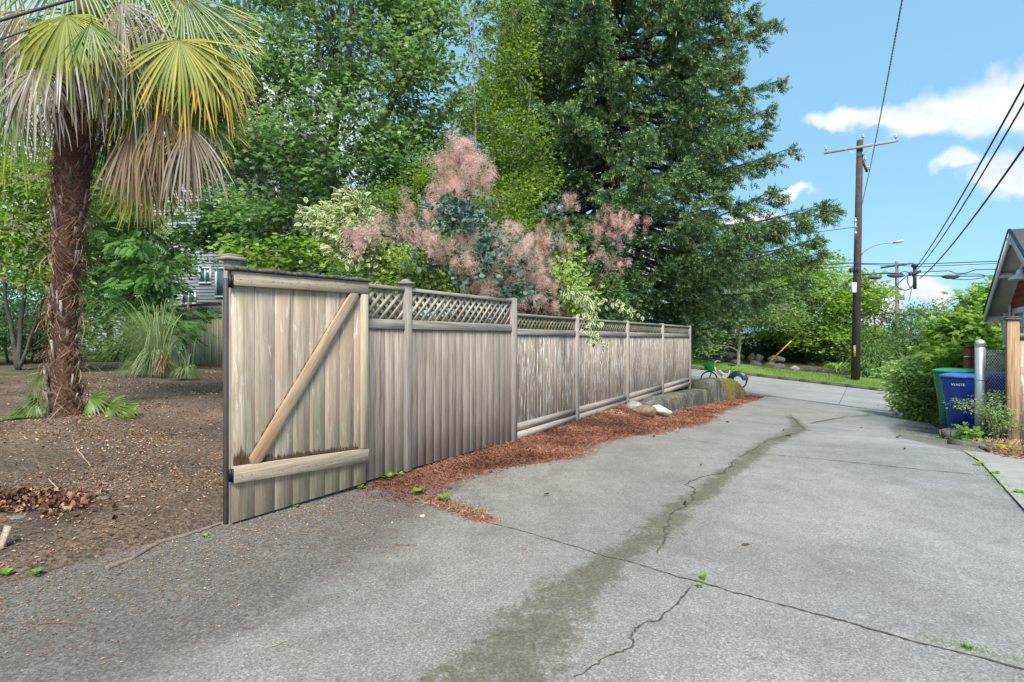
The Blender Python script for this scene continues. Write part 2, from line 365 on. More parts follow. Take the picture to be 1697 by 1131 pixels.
# ground ---------------------------------------------------------------
def ground_mats():
    # exposed-aggregate alley slabs
    m, nt, b = new_mat('alley_concrete'); p = geo(nt)
    fine = noise(nt, p, 100, 4, 0.7)
    agg = voro(nt, p, 130, out='Color'); sepa = node(nt, 'ShaderNodeSeparateColor'); link(nt, agg, sepa.inputs[0])
    base = ramp(nt, sepa.outputs[0], [(0.0, (0.08, 0.076, 0.07)), (0.22, (0.14, 0.135, 0.126)), (0.6, (0.205, 0.20, 0.19)), (0.9, (0.29, 0.285, 0.27)), (1.0, (0.42, 0.40, 0.38))])
    big = voro(nt, p, 32, out='Color'); sb = node(nt, 'ShaderNodeSeparateColor'); link(nt, big, sb.inputs[0])
    peb = math_n(nt, 'MULTIPLY', math_n(nt, 'GREATER_THAN', sb.outputs[1], 0.9), math_n(nt, 'LESS_THAN', voro(nt, p, 32), 0.30))
    base = mix(nt, math_n(nt, 'MULTIPLY', peb, 0.6), base, ramp(nt, sb.outputs[0], [(0, (.04, .04, .045)), (.5, (.2, .17, .14)), (1, (.5, .48, .45))]))
    grain = mix(nt, 0.5, base, ramp(nt, fine, [(0.3, (0.10, 0.097, 0.09)), (0.5, (0.19, 0.186, 0.178)), (0.72, (0.34, 0.335, 0.32))]))
    blot = noise(nt, p, 0.55, 6, 0.62); c = mix(nt, 1.0, grain, ramp(nt, blot, [(0.3, (0.78, 0.78, 0.79)), (0.7, (1.16, 1.16, 1.17))]), 'MULTIPLY')
    blot2 = noise(nt, p, 3.3, 5, 0.65); c = mix(nt, 1.0, c, ramp(nt, blot2, [(0.32, (0.86, 0.86, 0.85)), (0.65, (1.07, 1.07, 1.07))]), 'MULTIPLY')
    c = mix(nt, 1.0, c, (1.0, 0.94, 0.865), 'MULTIPLY')
    pt = smooth(nt, noise(nt, p, 0.9, 7, 0.7, 1.5), 0.50, 0.60); c = mix(nt, math_n(nt, 'MULTIPLY', pt, 0.30), c, mix(nt, 1.0, c, (0.66, 0.64, 0.60), 'MULTIPLY'))
    lt = smooth(nt, noise(nt, mscale(nt, p, (1.3, 1, 1)), 2.1, 8, 0.75, 1.0), 0.60, 0.72); c = mix(nt, math_n(nt, 'MULTIPLY', lt, 0.35), c, (0.42, 0.41, 0.385))
    # right-hand side and far end are paler and cooler
    c = mix(nt, math_n(nt, 'MULTIPLY', attr(nt, 'pale'), 0.75), c, mix(nt, 1.0, c, (1.30, 1.40, 1.56), 'MULTIPLY'))
    # moss-dark drainage stain
    dn = math_n(nt, 'ADD', attr(nt, 'damp'), math_n(nt, 'MULTIPLY', math_n(nt, 'SUBTRACT', noise(nt, p, 4.5, 10, 0.82, 0.4), 0.5), 2.2))
    dn = math_n(nt, 'ADD', dn, math_n(nt, 'MULTIPLY', math_n(nt, 'SUBTRACT', noise(nt, p, 48, 4, 0.7), 0.5), 0.9))
    dm = math_n(nt, 'MULTIPLY', smooth(nt, dn, 0.38, 0.78), smooth(nt, attr(nt, 'damp'), 0.05, 0.4))
    spk = smooth(nt, noise(nt, p, 45, 4, 0.7), 0.3, 0.62)
    c = mix(nt, math_n(nt, 'MULTIPLY', dm, math_n(nt, 'SUBTRACT', 0.92, math_n(nt, 'MULTIPLY', spk, 0.35))), c, mix(nt, noise(nt, p, 12, 3), (0.032, 0.029, 0.014), (0.105, 0.092, 0.048)))
    # soil washed over the edge
    sn = math_n(nt, 'ADD', attr(nt, 'soil'), math_n(nt, 'MULTIPLY', math_n(nt, 'SUBTRACT', noise(nt, p, 3.2, 7, 0.72), 0.5), 0.8))
    sm = smooth(nt, sn, 0.32, 0.8)
    sm2 = math_n(nt, 'MULTIPLY', sm, math_n(nt, 'ADD', 0.25, math_n(nt, 'MULTIPLY', smooth(nt, noise(nt, p, 55, 4, 0.75), 0.38, 0.6), 0.65)))
    c = mix(nt, sm2, c, mix(nt, noise(nt, p, 35, 4), (0.028, 0.022, 0.019), (0.115, 0.09, 0.075)))
    # fallen needles
    nn = math_n(nt, 'ADD', attr(nt, 'need'), math_n(nt, 'MULTIPLY', math_n(nt, 'SUBTRACT', noise(nt, p, 6, 7, 0.72), 0.5), 0.7))
    nm = smooth(nt, nn, 0.42, 0.62)
    c = mix(nt, nm, c, ramp(nt, noise(nt, p, 40, 5, 0.7), [(0.3, (0.05, 0.025, 0.018)), (0.5, (0.17, 0.075, 0.045)), (0.7, (0.34, 0.17, 0.105))]))
    link(nt, c, b.inputs['Base Color'])
    wet = smooth(nt, noise(nt, p, 0.8, 4), 0.35, 0.7)
    link(nt, math_n(nt, 'SUBTRACT', 0.86, math_n(nt, 'MULTIPLY', math_n(nt, 'MULTIPLY', attr(nt, 'pale'), wet), 0.30)), b.inputs['Roughness'])
    hgt = math_n(nt, 'ADD', math_n(nt, 'MULTIPLY', sepa.outputs[2], 0.6), math_n(nt, 'MULTIPLY', fine, 0.6))
    bump(nt, b, hgt, 0.4, 0.005); M['alley'] = m
    # street
    m, nt, b = new_mat('street_concrete'); p = geo(nt)
    c = ramp(nt, noise(nt, p, 30, 4, 0.7), [(0.3, (0.20, 0.195, 0.185)), (0.7, (0.31, 0.30, 0.29))])
    c = mix(nt, 1.0, c, ramp(nt, noise(nt, p, 0.7, 5, 0.6), [(0.3, (0.75, 0.75, 0.76)), (0.7, (1.1, 1.1, 1.1))]), 'MULTIPLY')
    link(nt, c, b.inputs['Base Color']); b.inputs['Roughness'].default_value = 0.75; bump(nt, b, noise(nt, p, 60, 3), 0.3, 0.005); M['street'] = m
    # bare soil with bark crumbs
    m, nt, b = new_mat('yard_soil'); p = geo(nt)
    c = ramp(nt, noise(nt, p, 42, 6, 0.75), [(0.3, (0.03, 0.024, 0.02)), (0.45, (0.095, 0.074, 0.058)), (0.6, (0.20, 0.155, 0.118)), (0.78, (0.40, 0.32, 0.24))])
    c = mix(nt, 1.0, c, ramp(nt, noise(nt, p, 1.1, 6, 0.65), [(0.3, (0.5, 0.47, 0.46)), (0.5, (0.95, 0.9, 0.88)), (0.72, (1.5, 1.35, 1.22))]), 'MULTIPLY')
    c = mix(nt, math_n(nt, 'MULTIPLY', attr(nt, 'moss'), smooth(nt, noise(nt, p, 2.5, 5), 0.4, 0.6)), c, (0.05, 0.075, 0.02))
    link(nt, c, b.inputs['Base Color']); b.inputs['Roughness'].default_value = 0.95; b.inputs['Specular IOR Level'].default_value = 0.15
    bump(nt, b, math_n(nt, 'ADD', noise(nt, p, 42, 6, 0.75), math_n(nt, 'MULTIPLY', noise(nt, p, 9, 5), 2.0)), 0.9, 0.02); M['soil'] = m
    m, nt, b = new_mat('dark_crack'); p = geo(nt)
    c = ramp(nt, noise(nt, p, 25, 4), [(0.35, (0.03, 0.028, 0.022)), (0.6, (0.08, 0.072, 0.05)), (0.75, (0.2, 0.17, 0.11))]); link(nt, c, b.inputs['Base Color']); b.inputs['Roughness'].default_value = 0.95; M['crack'] = m
    M['grass_base'] = plain('verge_turf', (0.14, 0.22, 0.035), 0.9, var=0.35, scale=9)
    M['curb'] = plain('kerb_stone', (0.065, 0.06, 0.05), 0.85, var=0.3, scale=9, bmp=0.3)
    M['slab'] = plain('apron_concrete', (0.27, 0.26, 0.235), 0.85, var=0.18, scale=5, bmp=0.35)
ground_mats()
# timber ---------------------------------------------------------------
GREY = [(0.10, 0.078, 0.066), (0.22, 0.18, 0.16), (0.34, 0.295, 0.27), (0.46, 0.42, 0.395)]
M['fence_near'] = wood('grey_fence_board', [(0.12, 0.088, 0.066), (0.24, 0.188, 0.152), (0.335, 0.278, 0.238), (0.44, 0.388, 0.345)], 'z', (0.085, 0.048, 0.03), 0.85, (0.25, 0.2, 0.13), 0.2, foot=0.18, board_var=0.30)
M['fence_far'] = wood('peeling_fence_board', [(0.11, 0.08, 0.055), (0.225, 0.172, 0.13), (0.345, 0.285, 0.235), (0.47, 0.42, 0.37)], 'z', (0.06, 0.032, 0.018), 0.85, None, 0, (0.62, 0.585, 0.54), 0.75, board_var=0.45)
M['fence_rail'] = wood('grey_fence_rail', [(0.12, 0.10, 0.085), (0.21, 0.18, 0.16), (0.32, 0.285, 0.26), (0.42, 0.385, 0.355)], 'x', (0.05, 0.035, 0.028), 0.5, (0.14, 0.135, 0.09), 0.3)
M['fence_post'] = wood('grey_fence_post', [(0.15, 0.12, 0.105), (0.27, 0.225, 0.20), (0.37, 0.325, 0.295), (0.46, 0.42, 0.39)], 'z', (0.08, 0.05, 0.035), 0.45, (0.2, 0.18, 0.1), 0.25)
M['kick'] = wood('bleached_kick_board', [(0.15, 0.12, 0.095), (0.235, 0.20, 0.17), (0.31, 0.275, 0.24), (0.38, 0.345, 0.31)], 'x', (0.15, 0.09, 0.05), 0.45, None, 0)
M['lattice'] = wood('lattice_strip', [(0.2, 0.16, 0.12), (0.34, 0.285, 0.225), (0.46, 0.41, 0.34), (0.56, 0.51, 0.44)], 'z', (0.22, 0.12, 0.06), 0.4, (0.15, 0.15, 0.08), 0.25, board_var=0.5)
M['lattice_old'] = wood('mossy_lattice_strip', [(0.12, 0.11, 0.07), (0.2, 0.185, 0.12), (0.3, 0.27, 0.2), (0.38, 0.35, 0.27)], 'z', (0.06, 0.05, 0.03), 0.5, (0.13, 0.14, 0.05), 0.5, board_var=0.4)
M['gate'] = wood('gate_board', [(0.18, 0.13, 0.09), (0.33, 0.255, 0.185), (0.44, 0.365, 0.285), (0.55, 0.485, 0.40)], 'z', (0.11, 0.065, 0.035), 0.62, (0.24, 0.235, 0.125), 0.6, (0.60, 0.57, 0.50), 0.15, board_var=0.22, foot=0.1, warm=(0.42, 0.27, 0.19))
M['gate_rail'] = wood('gate_rail', [(0.18, 0.135, 0.09), (0.34, 0.27, 0.19), (0.47, 0.39, 0.29), (0.57, 0.50, 0.395)], 'x', (0.13, 0.05, 0.025), 0.8, (0.20, 0.085, 0.04), 0.45)
M['gate_brace'] = wood('gate_brace', [(0.16, 0.10, 0.06), (0.32, 0.22, 0.14), (0.45, 0.34, 0.24), (0.54, 0.45, 0.34)], 'x', (0.10, 0.045, 0.02), 0.6, (0.2, 0.19, 0.1), 0.3, warm=(0.38, 0.19, 0.075))
M['gate_stile'] = wood('gate_stile', [(0.19, 0.14, 0.09), (0.34, 0.27, 0.185), (0.45, 0.37, 0.265), (0.54, 0.46, 0.35)], 'z', (0.17, 0.09, 0.04), 0.45, (0.28, 0.27, 0.12), 0.3)
M['mossy_cap'] = plain('lichen_cap', (0.12, 0.105, 0.085), 0.95, var=0.9, scale=34, bmp=0.9)
M['dark_wood'] = plain('dark_timber', (0.035, 0.02, 0.013), 0.8, var=0.5, scale=18, bmp=0.3)  # very dark wood; also colours the sheets that stand for shade in board gaps
M['black_iron'] = plain('black_iron', (0.015, 0.015, 0.016), 0.5, 0.6)
M['hinge_strip'] = plain('brown_metal_strip', (0.085, 0.066, 0.062), 0.6, 0.2, var=0.25)
M['old_fence'] = wood('algae_fence_board', [(0.15, 0.135, 0.08), (0.3, 0.27, 0.17), (0.44, 0.39, 0.27), (0.54, 0.49, 0.37)], 'z', (0.05, 0.045, 0.022), 0.45, (0.15, 0.17, 0.07), 0.6)
M['brown_post'] = wood('brown_post_timber', [(0.16, 0.08, 0.04), (0.30, 0.17, 0.09), (0.42, 0.26, 0.15), (0.50, 0.36, 0.23)], 'z', (0.08, 0.04, 0.02), 0.3, (0.4, 0.33, 0.2), 0.3)
M['red_post'] = plain('red_brown_timber', (0.27, 0.085, 0.03), 0.7, var=0.25, scale=9)
M['bark'] = None
def bark_mat(name, a, b_, sc=14, st=4):
    m, nt, b = new_mat(name); p = geo(nt); n = noise(nt, mscale(nt, p, (sc, sc, sc/st)), 1, 6, 0.7)
    link(nt, ramp(nt, n, [(0.3, a), (0.7, b_)]), b.inputs['Base Color']); b.inputs['Roughness'].default_value = 0.9; bump(nt, b, n, 0.8, 0.02); return m
M['bark'] = bark_mat('grey_bark', (0.035, 0.03, 0.024), (0.16, 0.14, 0.115))
M['bark_dark'] = bark_mat('dark_bark', (0.018, 0.014, 0.012), (0.075, 0.058, 0.047))
M['bark_pale'] = bark_mat('pale_bark', (0.12, 0.11, 0.095), (0.34, 0.32, 0.28))
# concrete wall with moss
def mossy_concrete(name, moss_z, amt):
    m, nt, b = new_mat(name); p = geo(nt)
    c = ramp(nt, noise(nt, mscale(nt, p, (7, 7, 6)), 1, 9, 0.75), [(0.3, (0.05, 0.046, 0.038)), (0.5, (0.145, 0.135, 0.115)), (0.72, (0.36, 0.34, 0.30))])
    d = smooth(nt, noise(nt, mscale(nt, p, (2.2, 2.2, 1.6)), 1, 9, 0.78), 0.44, 0.56); c = mix(nt, math_n(nt, 'MULTIPLY', d, 0.75), c, (0.045, 0.042, 0.030))
    mk = attr(nt, 'edge'); mm = smooth(nt, math_n(nt, 'ADD', mk, math_n(nt, 'MULTIPLY', math_n(nt, 'SUBTRACT', noise(nt, p, 7, 6, 0.7), 0.5), amt)), 0.42, 0.62)
    c = mix(nt, mm, c, ramp(nt, noise(nt, p, 22, 4), [(0.3, (0.06, 0.052, 0.008)), (0.5, (0.20, 0.17, 0.014)), (0.7, (0.42, 0.34, 0.03))]))
    link(nt, c, b.inputs['Base Color']); b.inputs['Roughness'].default_value = 0.92; bump(nt, b, noise(nt, p, 20, 8, 0.75), 1.0, 0.05); return m
M['wallc'] = mossy_concrete('mossy_concrete', 0, 1.2)
M['rock'] = plain('field_stone', (0.26, 0.235, 0.21), 0.9, var=0.55, scale=7, bmp=0.7)
M['rock_dark'] = plain('shaded_boulder', (0.075, 0.066, 0.056), 0.9, var=0.6, scale=4, bmp=0.7)
M['rock_white'] = plain('pale_broken_concrete', (0.46, 0.43, 0.385), 0.9, var=0.2, scale=9, bmp=0.6)
M['rock_brown'] = plain('brown_broken_stone', (0.19, 0.125, 0.08), 0.9, var=0.45, scale=12, bmp=0.7)
M['slate'] = plain('grey_slate', (0.13, 0.14, 0.145), 0.7, var=0.2, scale=14, bmp=0.3)
M['chips'] = leaf_mat('bark_chips', [(0.0, (0.03, 0.018, 0.012)), (0.3, (0.13, 0.065, 0.038)), (0.6, (0.30, 0.16, 0.09)), (0.85, (0.46, 0.32, 0.20)), (1.0, (0.62, 0.5, 0.36))], trans=0.0, rough=0.85, spec=0.15)
M['needles'] = leaf_mat('dry_needles', [(0.0, (0.045, 0.022, 0.016)), (0.35, (0.16, 0.062, 0.038)), (0.7, (0.34, 0.145, 0.085)), (0.9, (0.50, 0.29, 0.19)), (1.0, (0.62, 0.47, 0.34))], trans=0.0, rough=0.8, spec=0.15)
M['metal_grey'] = plain('galvanised_steel', (0.52, 0.55, 0.57), 0.45, 0.55, var=0.15)
M['white'] = plain('white_paint', (0.82, 0.82, 0.83), 0.55, var=0.05)
M['splice'] = plain('weathered_splice', (0.07, 0.07, 0.075), 0.6, var=.3)
M['cable'] = plain('black_cable', (0.03, 0.03, 0.033), 0.6, var=0.1)
M['cable_grey'] = plain('grey_cable', (0.22, 0.23, 0.25), 0.5, 0.3, var=0.1)
# ================================================================== SETTING
def pt_seg_dist(P, A, B):
    d = B-A; L = (d**2).sum()+1e-12; t = np.clip(((P-A)@d)/L, 0, 1); return np.linalg.norm(P-(A+t[:, None]*d), axis=1), t
def poly_dist(P, Q, W=None):
    best = np.full(len(P), 1e9)
    for i in range(len(Q)-1):
        d, t = pt_seg_dist(P, Q[i], Q[i+1])
        if W is not None: d = d/(W[i]*(1-t)+W[i+1]*t)
        best = np.minimum(best, d)
    return best
def huv(px, py): p = hit(px, py); return np.array(toUV(p[0], p[1]))
def grid(us, vs, zf, dz=0.0):
    U, V = np.meshgrid(us, vs, indexing='ij'); z = zf(U, V)+dz
    X = SA*U+CA*V; Y = CA*U-SA*V; n, m = U.shape
    i, j = np.meshgrid(np.arange(n-1), np.arange(m-1), indexing='ij')
    Fq = np.stack([i*m+j, (i+1)*m+j, (i+1)*m+j+1, i*m+j+1], -1).reshape(-1, 4)[:, ::-1]
    return np.stack([X, Y, z], -1).reshape(-1, 3), Fq, U.ravel(), V.ravel()

def lumpy(U, V, s=1.0, seed=3):
    r = np.random.default_rng(seed); z = 0
    for k in range(14):
        f = r.uniform(.4, 3.2); a = r.uniform(0, 2*PI); z = z+np.sin(f*(U*math.cos(a)+V*math.sin(a))+r.uniform(0, 6))*.012/f**.5
    return z*s
# base ground, out to the horizon (kept under the paved sheets)
def ground_z(U, V):
    yard = (V < -4.0) & (U < 18.5)
    return np.where(yard, -3.0, TG(U, V)-0.12)
us = np.concatenate([[-60, -30, -12, -6], np.arange(-3, 36, 0.75), [38, 42, 50, 70, 110, 180, 300, 700]])
vs = np.concatenate([[-500, -200, -100, -60], np.arange(-42, 24, 0.9), [28, 40, 70, 140, 400]])
def far_z(U, V):
    z = ground_z(U, V)
    z = np.where(U > 34.4, TA(33, V)+.2+.055*np.clip(U-34.4, 0, 14)*(V < 2.0), z)      # bank rises beyond the street
    return z
V_, F_, U_, W_ = grid(us, vs, far_z)
g = MB().add(V_, F_).build('ground', M['soil'], smooth=True, extra={'moss': np.full(len(V_), .8)}); tag(g, kind='structure')

# alley sheet: edge roughly v=-4.3 .. 1.35
needle_edge = [huv(*p) for p in [(560, 842), (640, 838), (700, 838), (745, 803), (830, 777), (900, 770), (954, 757), (975, 741), (1027, 725), (1089, 718), (1167, 700), (1193, 681), (1242, 663)]]
needle_edge = np.array(sorted(needle_edge, key=lambda q: q[0]))
ne_u, ne_v = needle_edge[:, 0], needle_edge[:, 1]
damp_pts = [((770, 1200), .26), ((865, 1075), .25), ((950, 980), .20), ((1045, 912), .13), ((1090, 880), .17), ((1135, 835), .13), ((1170, 815), .12), ((1200, 785), .12), ((1235, 765), .13), ((1262, 742), .13), ((1290, 727), .15), ((1322, 712), .18), ((1318, 696), .14), ((1305, 690), .09)]
DQ = np.array([huv(*p) for p, w in damp_pts]); DWd = np.array([w for p, w in damp_pts])
us = np.concatenate([np.arange(-4, 0, .2), np.arange(0, 9, 0.045), np.arange(9, 21.9, 0.10)]); vs = np.arange(-4.35, 1.36, 0.06)
def crown(U, V): return TG(U, np.maximum(V, -4.0))*1.0+.012*np.sin(PI*np.clip((V+4)/5.3, 0, 1))*0+lumpy(U, V, .25)
V_, F_, U_, W_ = grid(us, vs, crown)
PQ = np.stack([U_, W_], 1)
damp = np.clip(1.0-poly_dist(PQ, DQ, DWd*1.15)*.62, 0, .85)
sec = np.array([huv(1340, 702), huv(1400, 692), huv(1440, 688)]); damp = np.maximum(damp, np.clip(.9-poly_dist(PQ, sec)/.12, 0, 1))
need = np.clip(.5+(np.interp(U_, ne_u, ne_v)-W_)/.35, 0, 1)*sstep(U_, 2.7, 4.2)*(1-sstep(U_, 19.5, 21))
tail = np.array([huv(720, 830), huv(760, 843), huv(803, 860)]); need = np.maximum(need, np.clip(.95-poly_dist(PQ, tail)/.10*.5, 0, 1))
soil_edge = np.interp(U_, [-3, .6, 1.6, 2.6, 3.4, 4.2, 6], [-2.5, -2.5, -2.45, -2.75, -3.0, -3.45, -4.1])
soil = np.clip(.55+(soil_edge-W_)/.9, 0, 1)*(1-sstep(U_, 5, 7))
soil = np.maximum(soil, np.clip(.6+(W_-np.interp(U_, [8.5, 9.6, 11, 14, 17, 20], [1.35, .95, .45, .35, .75, 1.2]))/.4, 0, .9)*sstep(U_, 8.2, 9.5))
soil = np.maximum(soil, np.clip(.7-poly_dist(PQ, np.array([huv(240, 1000), huv(420, 960), huv(480, 930)]))/.5, 0, .6))
pale = sstep(W_, -2.0+.1*np.sin(U_), .3)*.75+sstep(U_, 5, 14)*.45
a = MB().add(V_, F_, 0).build('alley', M['alley'], smooth=True, extra={'damp': damp, 'need': need, 'soil': soil, 'pale': np.clip(pale, 0, 1)}); tag(a, kind='structure')
# garage apron on the right: pale concrete, beside the alley edge
us = np.arange(-2, 9.62, .3); vs = np.concatenate([[1.05], np.arange(1.36, 6.2, .3)])
V_, F_, U_, W_ = grid(us, vs, lambda U, V: TA(U, V)+.016)
tag(MB().add(V_, F_).build('apron', M['slab'], smooth=True), kind='structure')
us = np.arange(9.6, 21.9, .3); vs = np.arange(1.36, 9, .25)
V_, F_, U_, W_ = grid(us, vs, lambda U, V: TA(U, V)+.01+lumpy(U, V, 1.2))
tag(MB().add(V_, F_).build('verge_soil', M['soil'], smooth=True, extra={'moss': np.full(len(V_), .6)}), kind='structure')
# street and far alley
us = np.arange(21.7, 31.1, .5); vs = np.concatenate([np.arange(-60, 40, 1.0)])
V_, F_, U_, W_ = grid(us, vs, lambda U, V: TA(U, V)+.004)
tag(MB().add(V_, F_).build('street', M['street'], smooth=True), kind='structure')
us = np.arange(21.0, 75, 1.0); vs = np.arange(1.4, 6.5, .6)
V_, F_, U_, W_ = grid(us[10:], vs, lambda U, V: TA(U, V)+.03)
tag(MB().add(V_, F_).build('far_alley', M['street'], smooth=True), kind='structure')
# kerb with a real step, grass verge behind it
kb = MB(); L = np.arange(-60, 1.3, 1.0)
for i in range(len(L)-1):
    for (a0, a1, b0, b1) in ((31.0, 31.16, -.15, .13),):
        V8 = []
        for zz in (0, 1):
            for (uu, vv) in ((a0, L[i]), (a0, L[i+1]-.006), (a1, L[i+1]-.006), (a1, L[i])):
                V8.append(UV(uu, vv, float(TA(uu, vv))+(b1 if zz else b0)))
        kb.add(np.array(V8), BOXF[:, ::-1])
tag(kb.build('kerb', M['curb']), kind='structure')
us = np.arange(31.16, 34.6, .25); vs = np.arange(-60, 1.3, 1.0)
V_, F_, U_, W_ = grid(us, vs, lambda U, V: TA(U, V)+.12+.07*(U-31.16)+lumpy(U, V, .8))
tag(MB().add(V_, F_).build('grass_verge', M['grass_base'], smooth=True), kind='structure')
# yard (left of the fence line)
us = np.concatenate([np.arange(-14, -2, .5), np.arange(-2, 9, .14), np.arange(9, 19.6, .4)]); vs = np.concatenate([np.arange(-40, -12, .8), np.arange(-12, -4.25, .14), [-4.18, -4.12, -4.06, -4.0, -3.96]])
def yz(U, V): return np.maximum(TY(U, V), -9)+lumpy(U, V, 1.5)*sstep(-V, 4.05, 4.6)+.012-.09*(1-sstep(-V, 3.95, 4.12))
V_, F_, U_, W_ = grid(us, vs, yz)
keep = ~((U_[F_].mean(1) > 10.4) & (W_[F_].mean(1) > -4.03))
tag(MB().add(V_, F_[keep]).build('yard', M['soil'], smooth=True, extra={'moss': sstep(-W_, 13, 16)}), kind='structure')

# cracks and slab joints: ragged dark strips lying in the alley
def crack(px_pts, w0, w1, sub=14, jag=.012, seed=0, uvpts=None):
    r = np.random.default_rng(seed); Q = np.array([huv(*p) for p in px_pts]) if uvpts is None else np.array(uvpts, float)
    t = np.linspace(0, len(Q)-1, (len(Q)-1)*sub+1); P = np.stack([np.interp(t, range(len(Q)), Q[:, k]) for k in (0, 1)], 1)
    nz = np.cumsum(r.normal(size=P.shape)*jag, 0); nz -= np.linspace(0, 1, len(P))[:, None]*nz[-1]; P = P+nz
    T = np.gradient(P, axis=0); T /= np.linalg.norm(T, axis=1)[:, None]; Nn = np.stack([-T[:, 1], T[:, 0]], 1)
    wd = np.interp(np.linspace(0, 1, len(P)), [0, 1], [w0, w1])*r.uniform(.2, 1.5, len(P)); wd[0] = wd[-1] = .001
    A = P+Nn*wd[:, None]/2; B = P-Nn*wd[:, None]/2
    VV = []
    for q in (A, B):
        z = crown(q[:, 0], q[:, 1])+.0035; VV.append(np.stack([SA*q[:, 0]+CA*q[:, 1], CA*q[:, 0]-SA*q[:, 1], z], 1))
    n = len(P); V = np.concatenate(VV); i = np.arange(n-1); return V, np.stack([i, n+i, n+i+1, i+1], 1)
ck = MB()
ck.add(*crack([(1088, 925), (1100, 880), (1112, 862), (1150, 838), (1155, 815), (1140, 808), (1165, 795), (1205, 782), (1215, 765), (1260, 745), (1300, 725), (1335, 712), (1322, 700), (1310, 686)], .012, .02, seed=1))
ck.add(*crack([(955, 1131), (1000, 1100), (1040, 1070), (1050, 1045), (1100, 1022), (1150, 972)], .007, .011, seed=2, jag=.006))
ck.add(*crack(None, .005, .009, seed=3, jag=.004, sub=30, uvpts=[(3.42, -4.0), (3.32, -2.6), (3.2, -1.4), (3.14, -.8)]))
ck.add(*crack(None, .010, .016, seed=4, jag=.004, sub=40, uvpts=[(3.15, -.85), (3.12, 0), (3.08, 1.34)]))
ck.add(*crack(None, .010, .012, seed=5, jag=.003, sub=40, uvpts=[(7.55, -3.2), (7.5, -1.6)]))
ck.add(*crack(None, .014, .014, seed=6, jag=.003, sub=40, uvpts=[(7.12, -1.35), (7.2, 0), (7.3, 1.34)]))
for k, (u0, va, vb) in enumerate([(9.3, -.6, 1.34), (11.2, -2.9, -.8), (10.7, -.8, 1.34), (14.6, -3, 1.3), (18.2, -3.0, 1.3)]):
    ck.add(*crack(None, .014, .02, seed=7+k, jag=.003, sub=30, uvpts=[(u0, va), (u0+.05, (va+vb)/2), (u0, vb)]))
ck.add(*crack([(1345, 700), (1400, 690), (1440, 688), (1475, 688)], .03, .02, seed=20))
ck.add(*crack([(1240, 668), (1270, 658), (1300, 655)], .04, .03, seed=22))
tag(ck.build('crack', M['crack']), 'dark jagged cracks and slab joints across the grey alley', 'crack', kind='stuff')
rd = MB(); V_, F_, _, _ = grid(np.array([26.2, 26.225]), np.arange(-40, 30, 1.0), lambda U, V: TA(U, V)+.009); rd.add(V_, F_)
V_, F_, _, _ = grid(np.arange(21.8, 31, .8), np.array([-.9, -.88]), lambda U, V: TA(U, V)+.009); rd.add(V_, F_)
V_, F_, _, _ = grid(np.array([21.62, 21.68]), np.arange(-4, 3.2, .5), lambda U, V: TA(U, V)+.012); rd.add(V_, F_)
tag(rd.build('street_joint', M['crack']), kind='structure')

# ------------------------------------------------------------------ scatter helpers
def frames(d, nrm):
    d = d/(np.linalg.norm(d, axis=1)[:, None]+1e-9); x = np.cross(d, nrm); ln = np.linalg.norm(x, axis=1)[:, None]
    x = np.where(ln > 1e-3, x/(ln+1e-9), np.array([[1., 0, 0]])); z = np.cross(x, d); return np.stack([x, d, z], 1)   # rows are axes
def scatter(mb, tpl, pos, d, nrm, size, rnd, mi=0):
    tv, tf, te = tpl; N = len(pos); R = frames(d, nrm); S = size.reshape(-1, 1, 1) if not np.isscalar(size) else size
    V = np.einsum('kc,ncd->nkd', tv, R)*S+pos[:, None, :]; K = len(tv)
    Fc = (tf[None]+(np.arange(N)*K)[:, None, None]).reshape(-1, tf.shape[1])
    mb.add(V.reshape(-1, 3), Fc, mi, np.repeat(rnd, K), np.tile(te, N))
def T_(v, f, e): return np.array(v, float), np.array(f), np.array(e, float)
OVAL = T_([(0, 0, 0), (.27, .35, .07), (.22, .7, .05), (0, 1, -.08), (-.22, .7, .05), (-.27, .35, .07)], [[0, 1, 2, 3], [0, 3, 4, 5]], [0, .9, .9, .6, .9, .9])
ROUND = T_([(0, 0, 0), (.36, .25, .04), (.42, .62, .06), (0, 1, -.03), (-.42, .62, .06), (-.36, .25, .04)], [[0, 1, 2, 3], [0, 3, 4, 5]], [0, .9, .9, .6, .9, .9])
LANCE = T_([(0, 0, 0), (.13, .3, .04), (.11, .65, .03), (0, 1, -.12), (-.11, .65, .03), (-.13, .3, .04)], [[0, 1, 2, 3], [0, 3, 4, 5]], [0, .6, .6, 1, .6, .6])
_a = [(-.06, 0), (-.42, .12), (-.32, .34), (-.62, .62), (-.2, .66), (0, 1.05), (.2, .66), (.62, .62), (.32, .34), (.42, .12), (.06, 0)]
MAPLE = T_([(x, y, -.18*abs(x)) for x, y in _a]+[(0, .35, .05)], [[11, i, i+1] for i in range(10)], [0]*12)
MARG = T_([(0, 0, 0), (.28, .35, .09), (.23, .7, .07), (0, 1, -.12), (-.23, .7, .07), (-.28, .35, .09), (.14, .36, .05), (.11, .68, .04), (0, .86, -.06), (-.11, .68, .04), (-.14, .36, .05)],
          [[0, 1, 6, 6], [1, 2, 7, 6], [2, 3, 8, 7], [3, 4, 9, 8], [4, 5, 10, 9], [5, 0, 10, 10]], [.5, 1, 1, 1, 1, 1, .3, .3, .3, .3, .3])
_tri = []
MARG = (MARG[0], np.array([[0, 1, 6], [1, 2, 7], [1, 7, 6], [2, 3, 8], [2, 8, 7], [3, 4, 9], [3, 9, 8], [4, 5, 10], [4, 10, 9], [5, 0, 10], [0, 6, 8], [6, 7, 8], [0, 8, 10], [10, 8, 9]]), MARG[2])
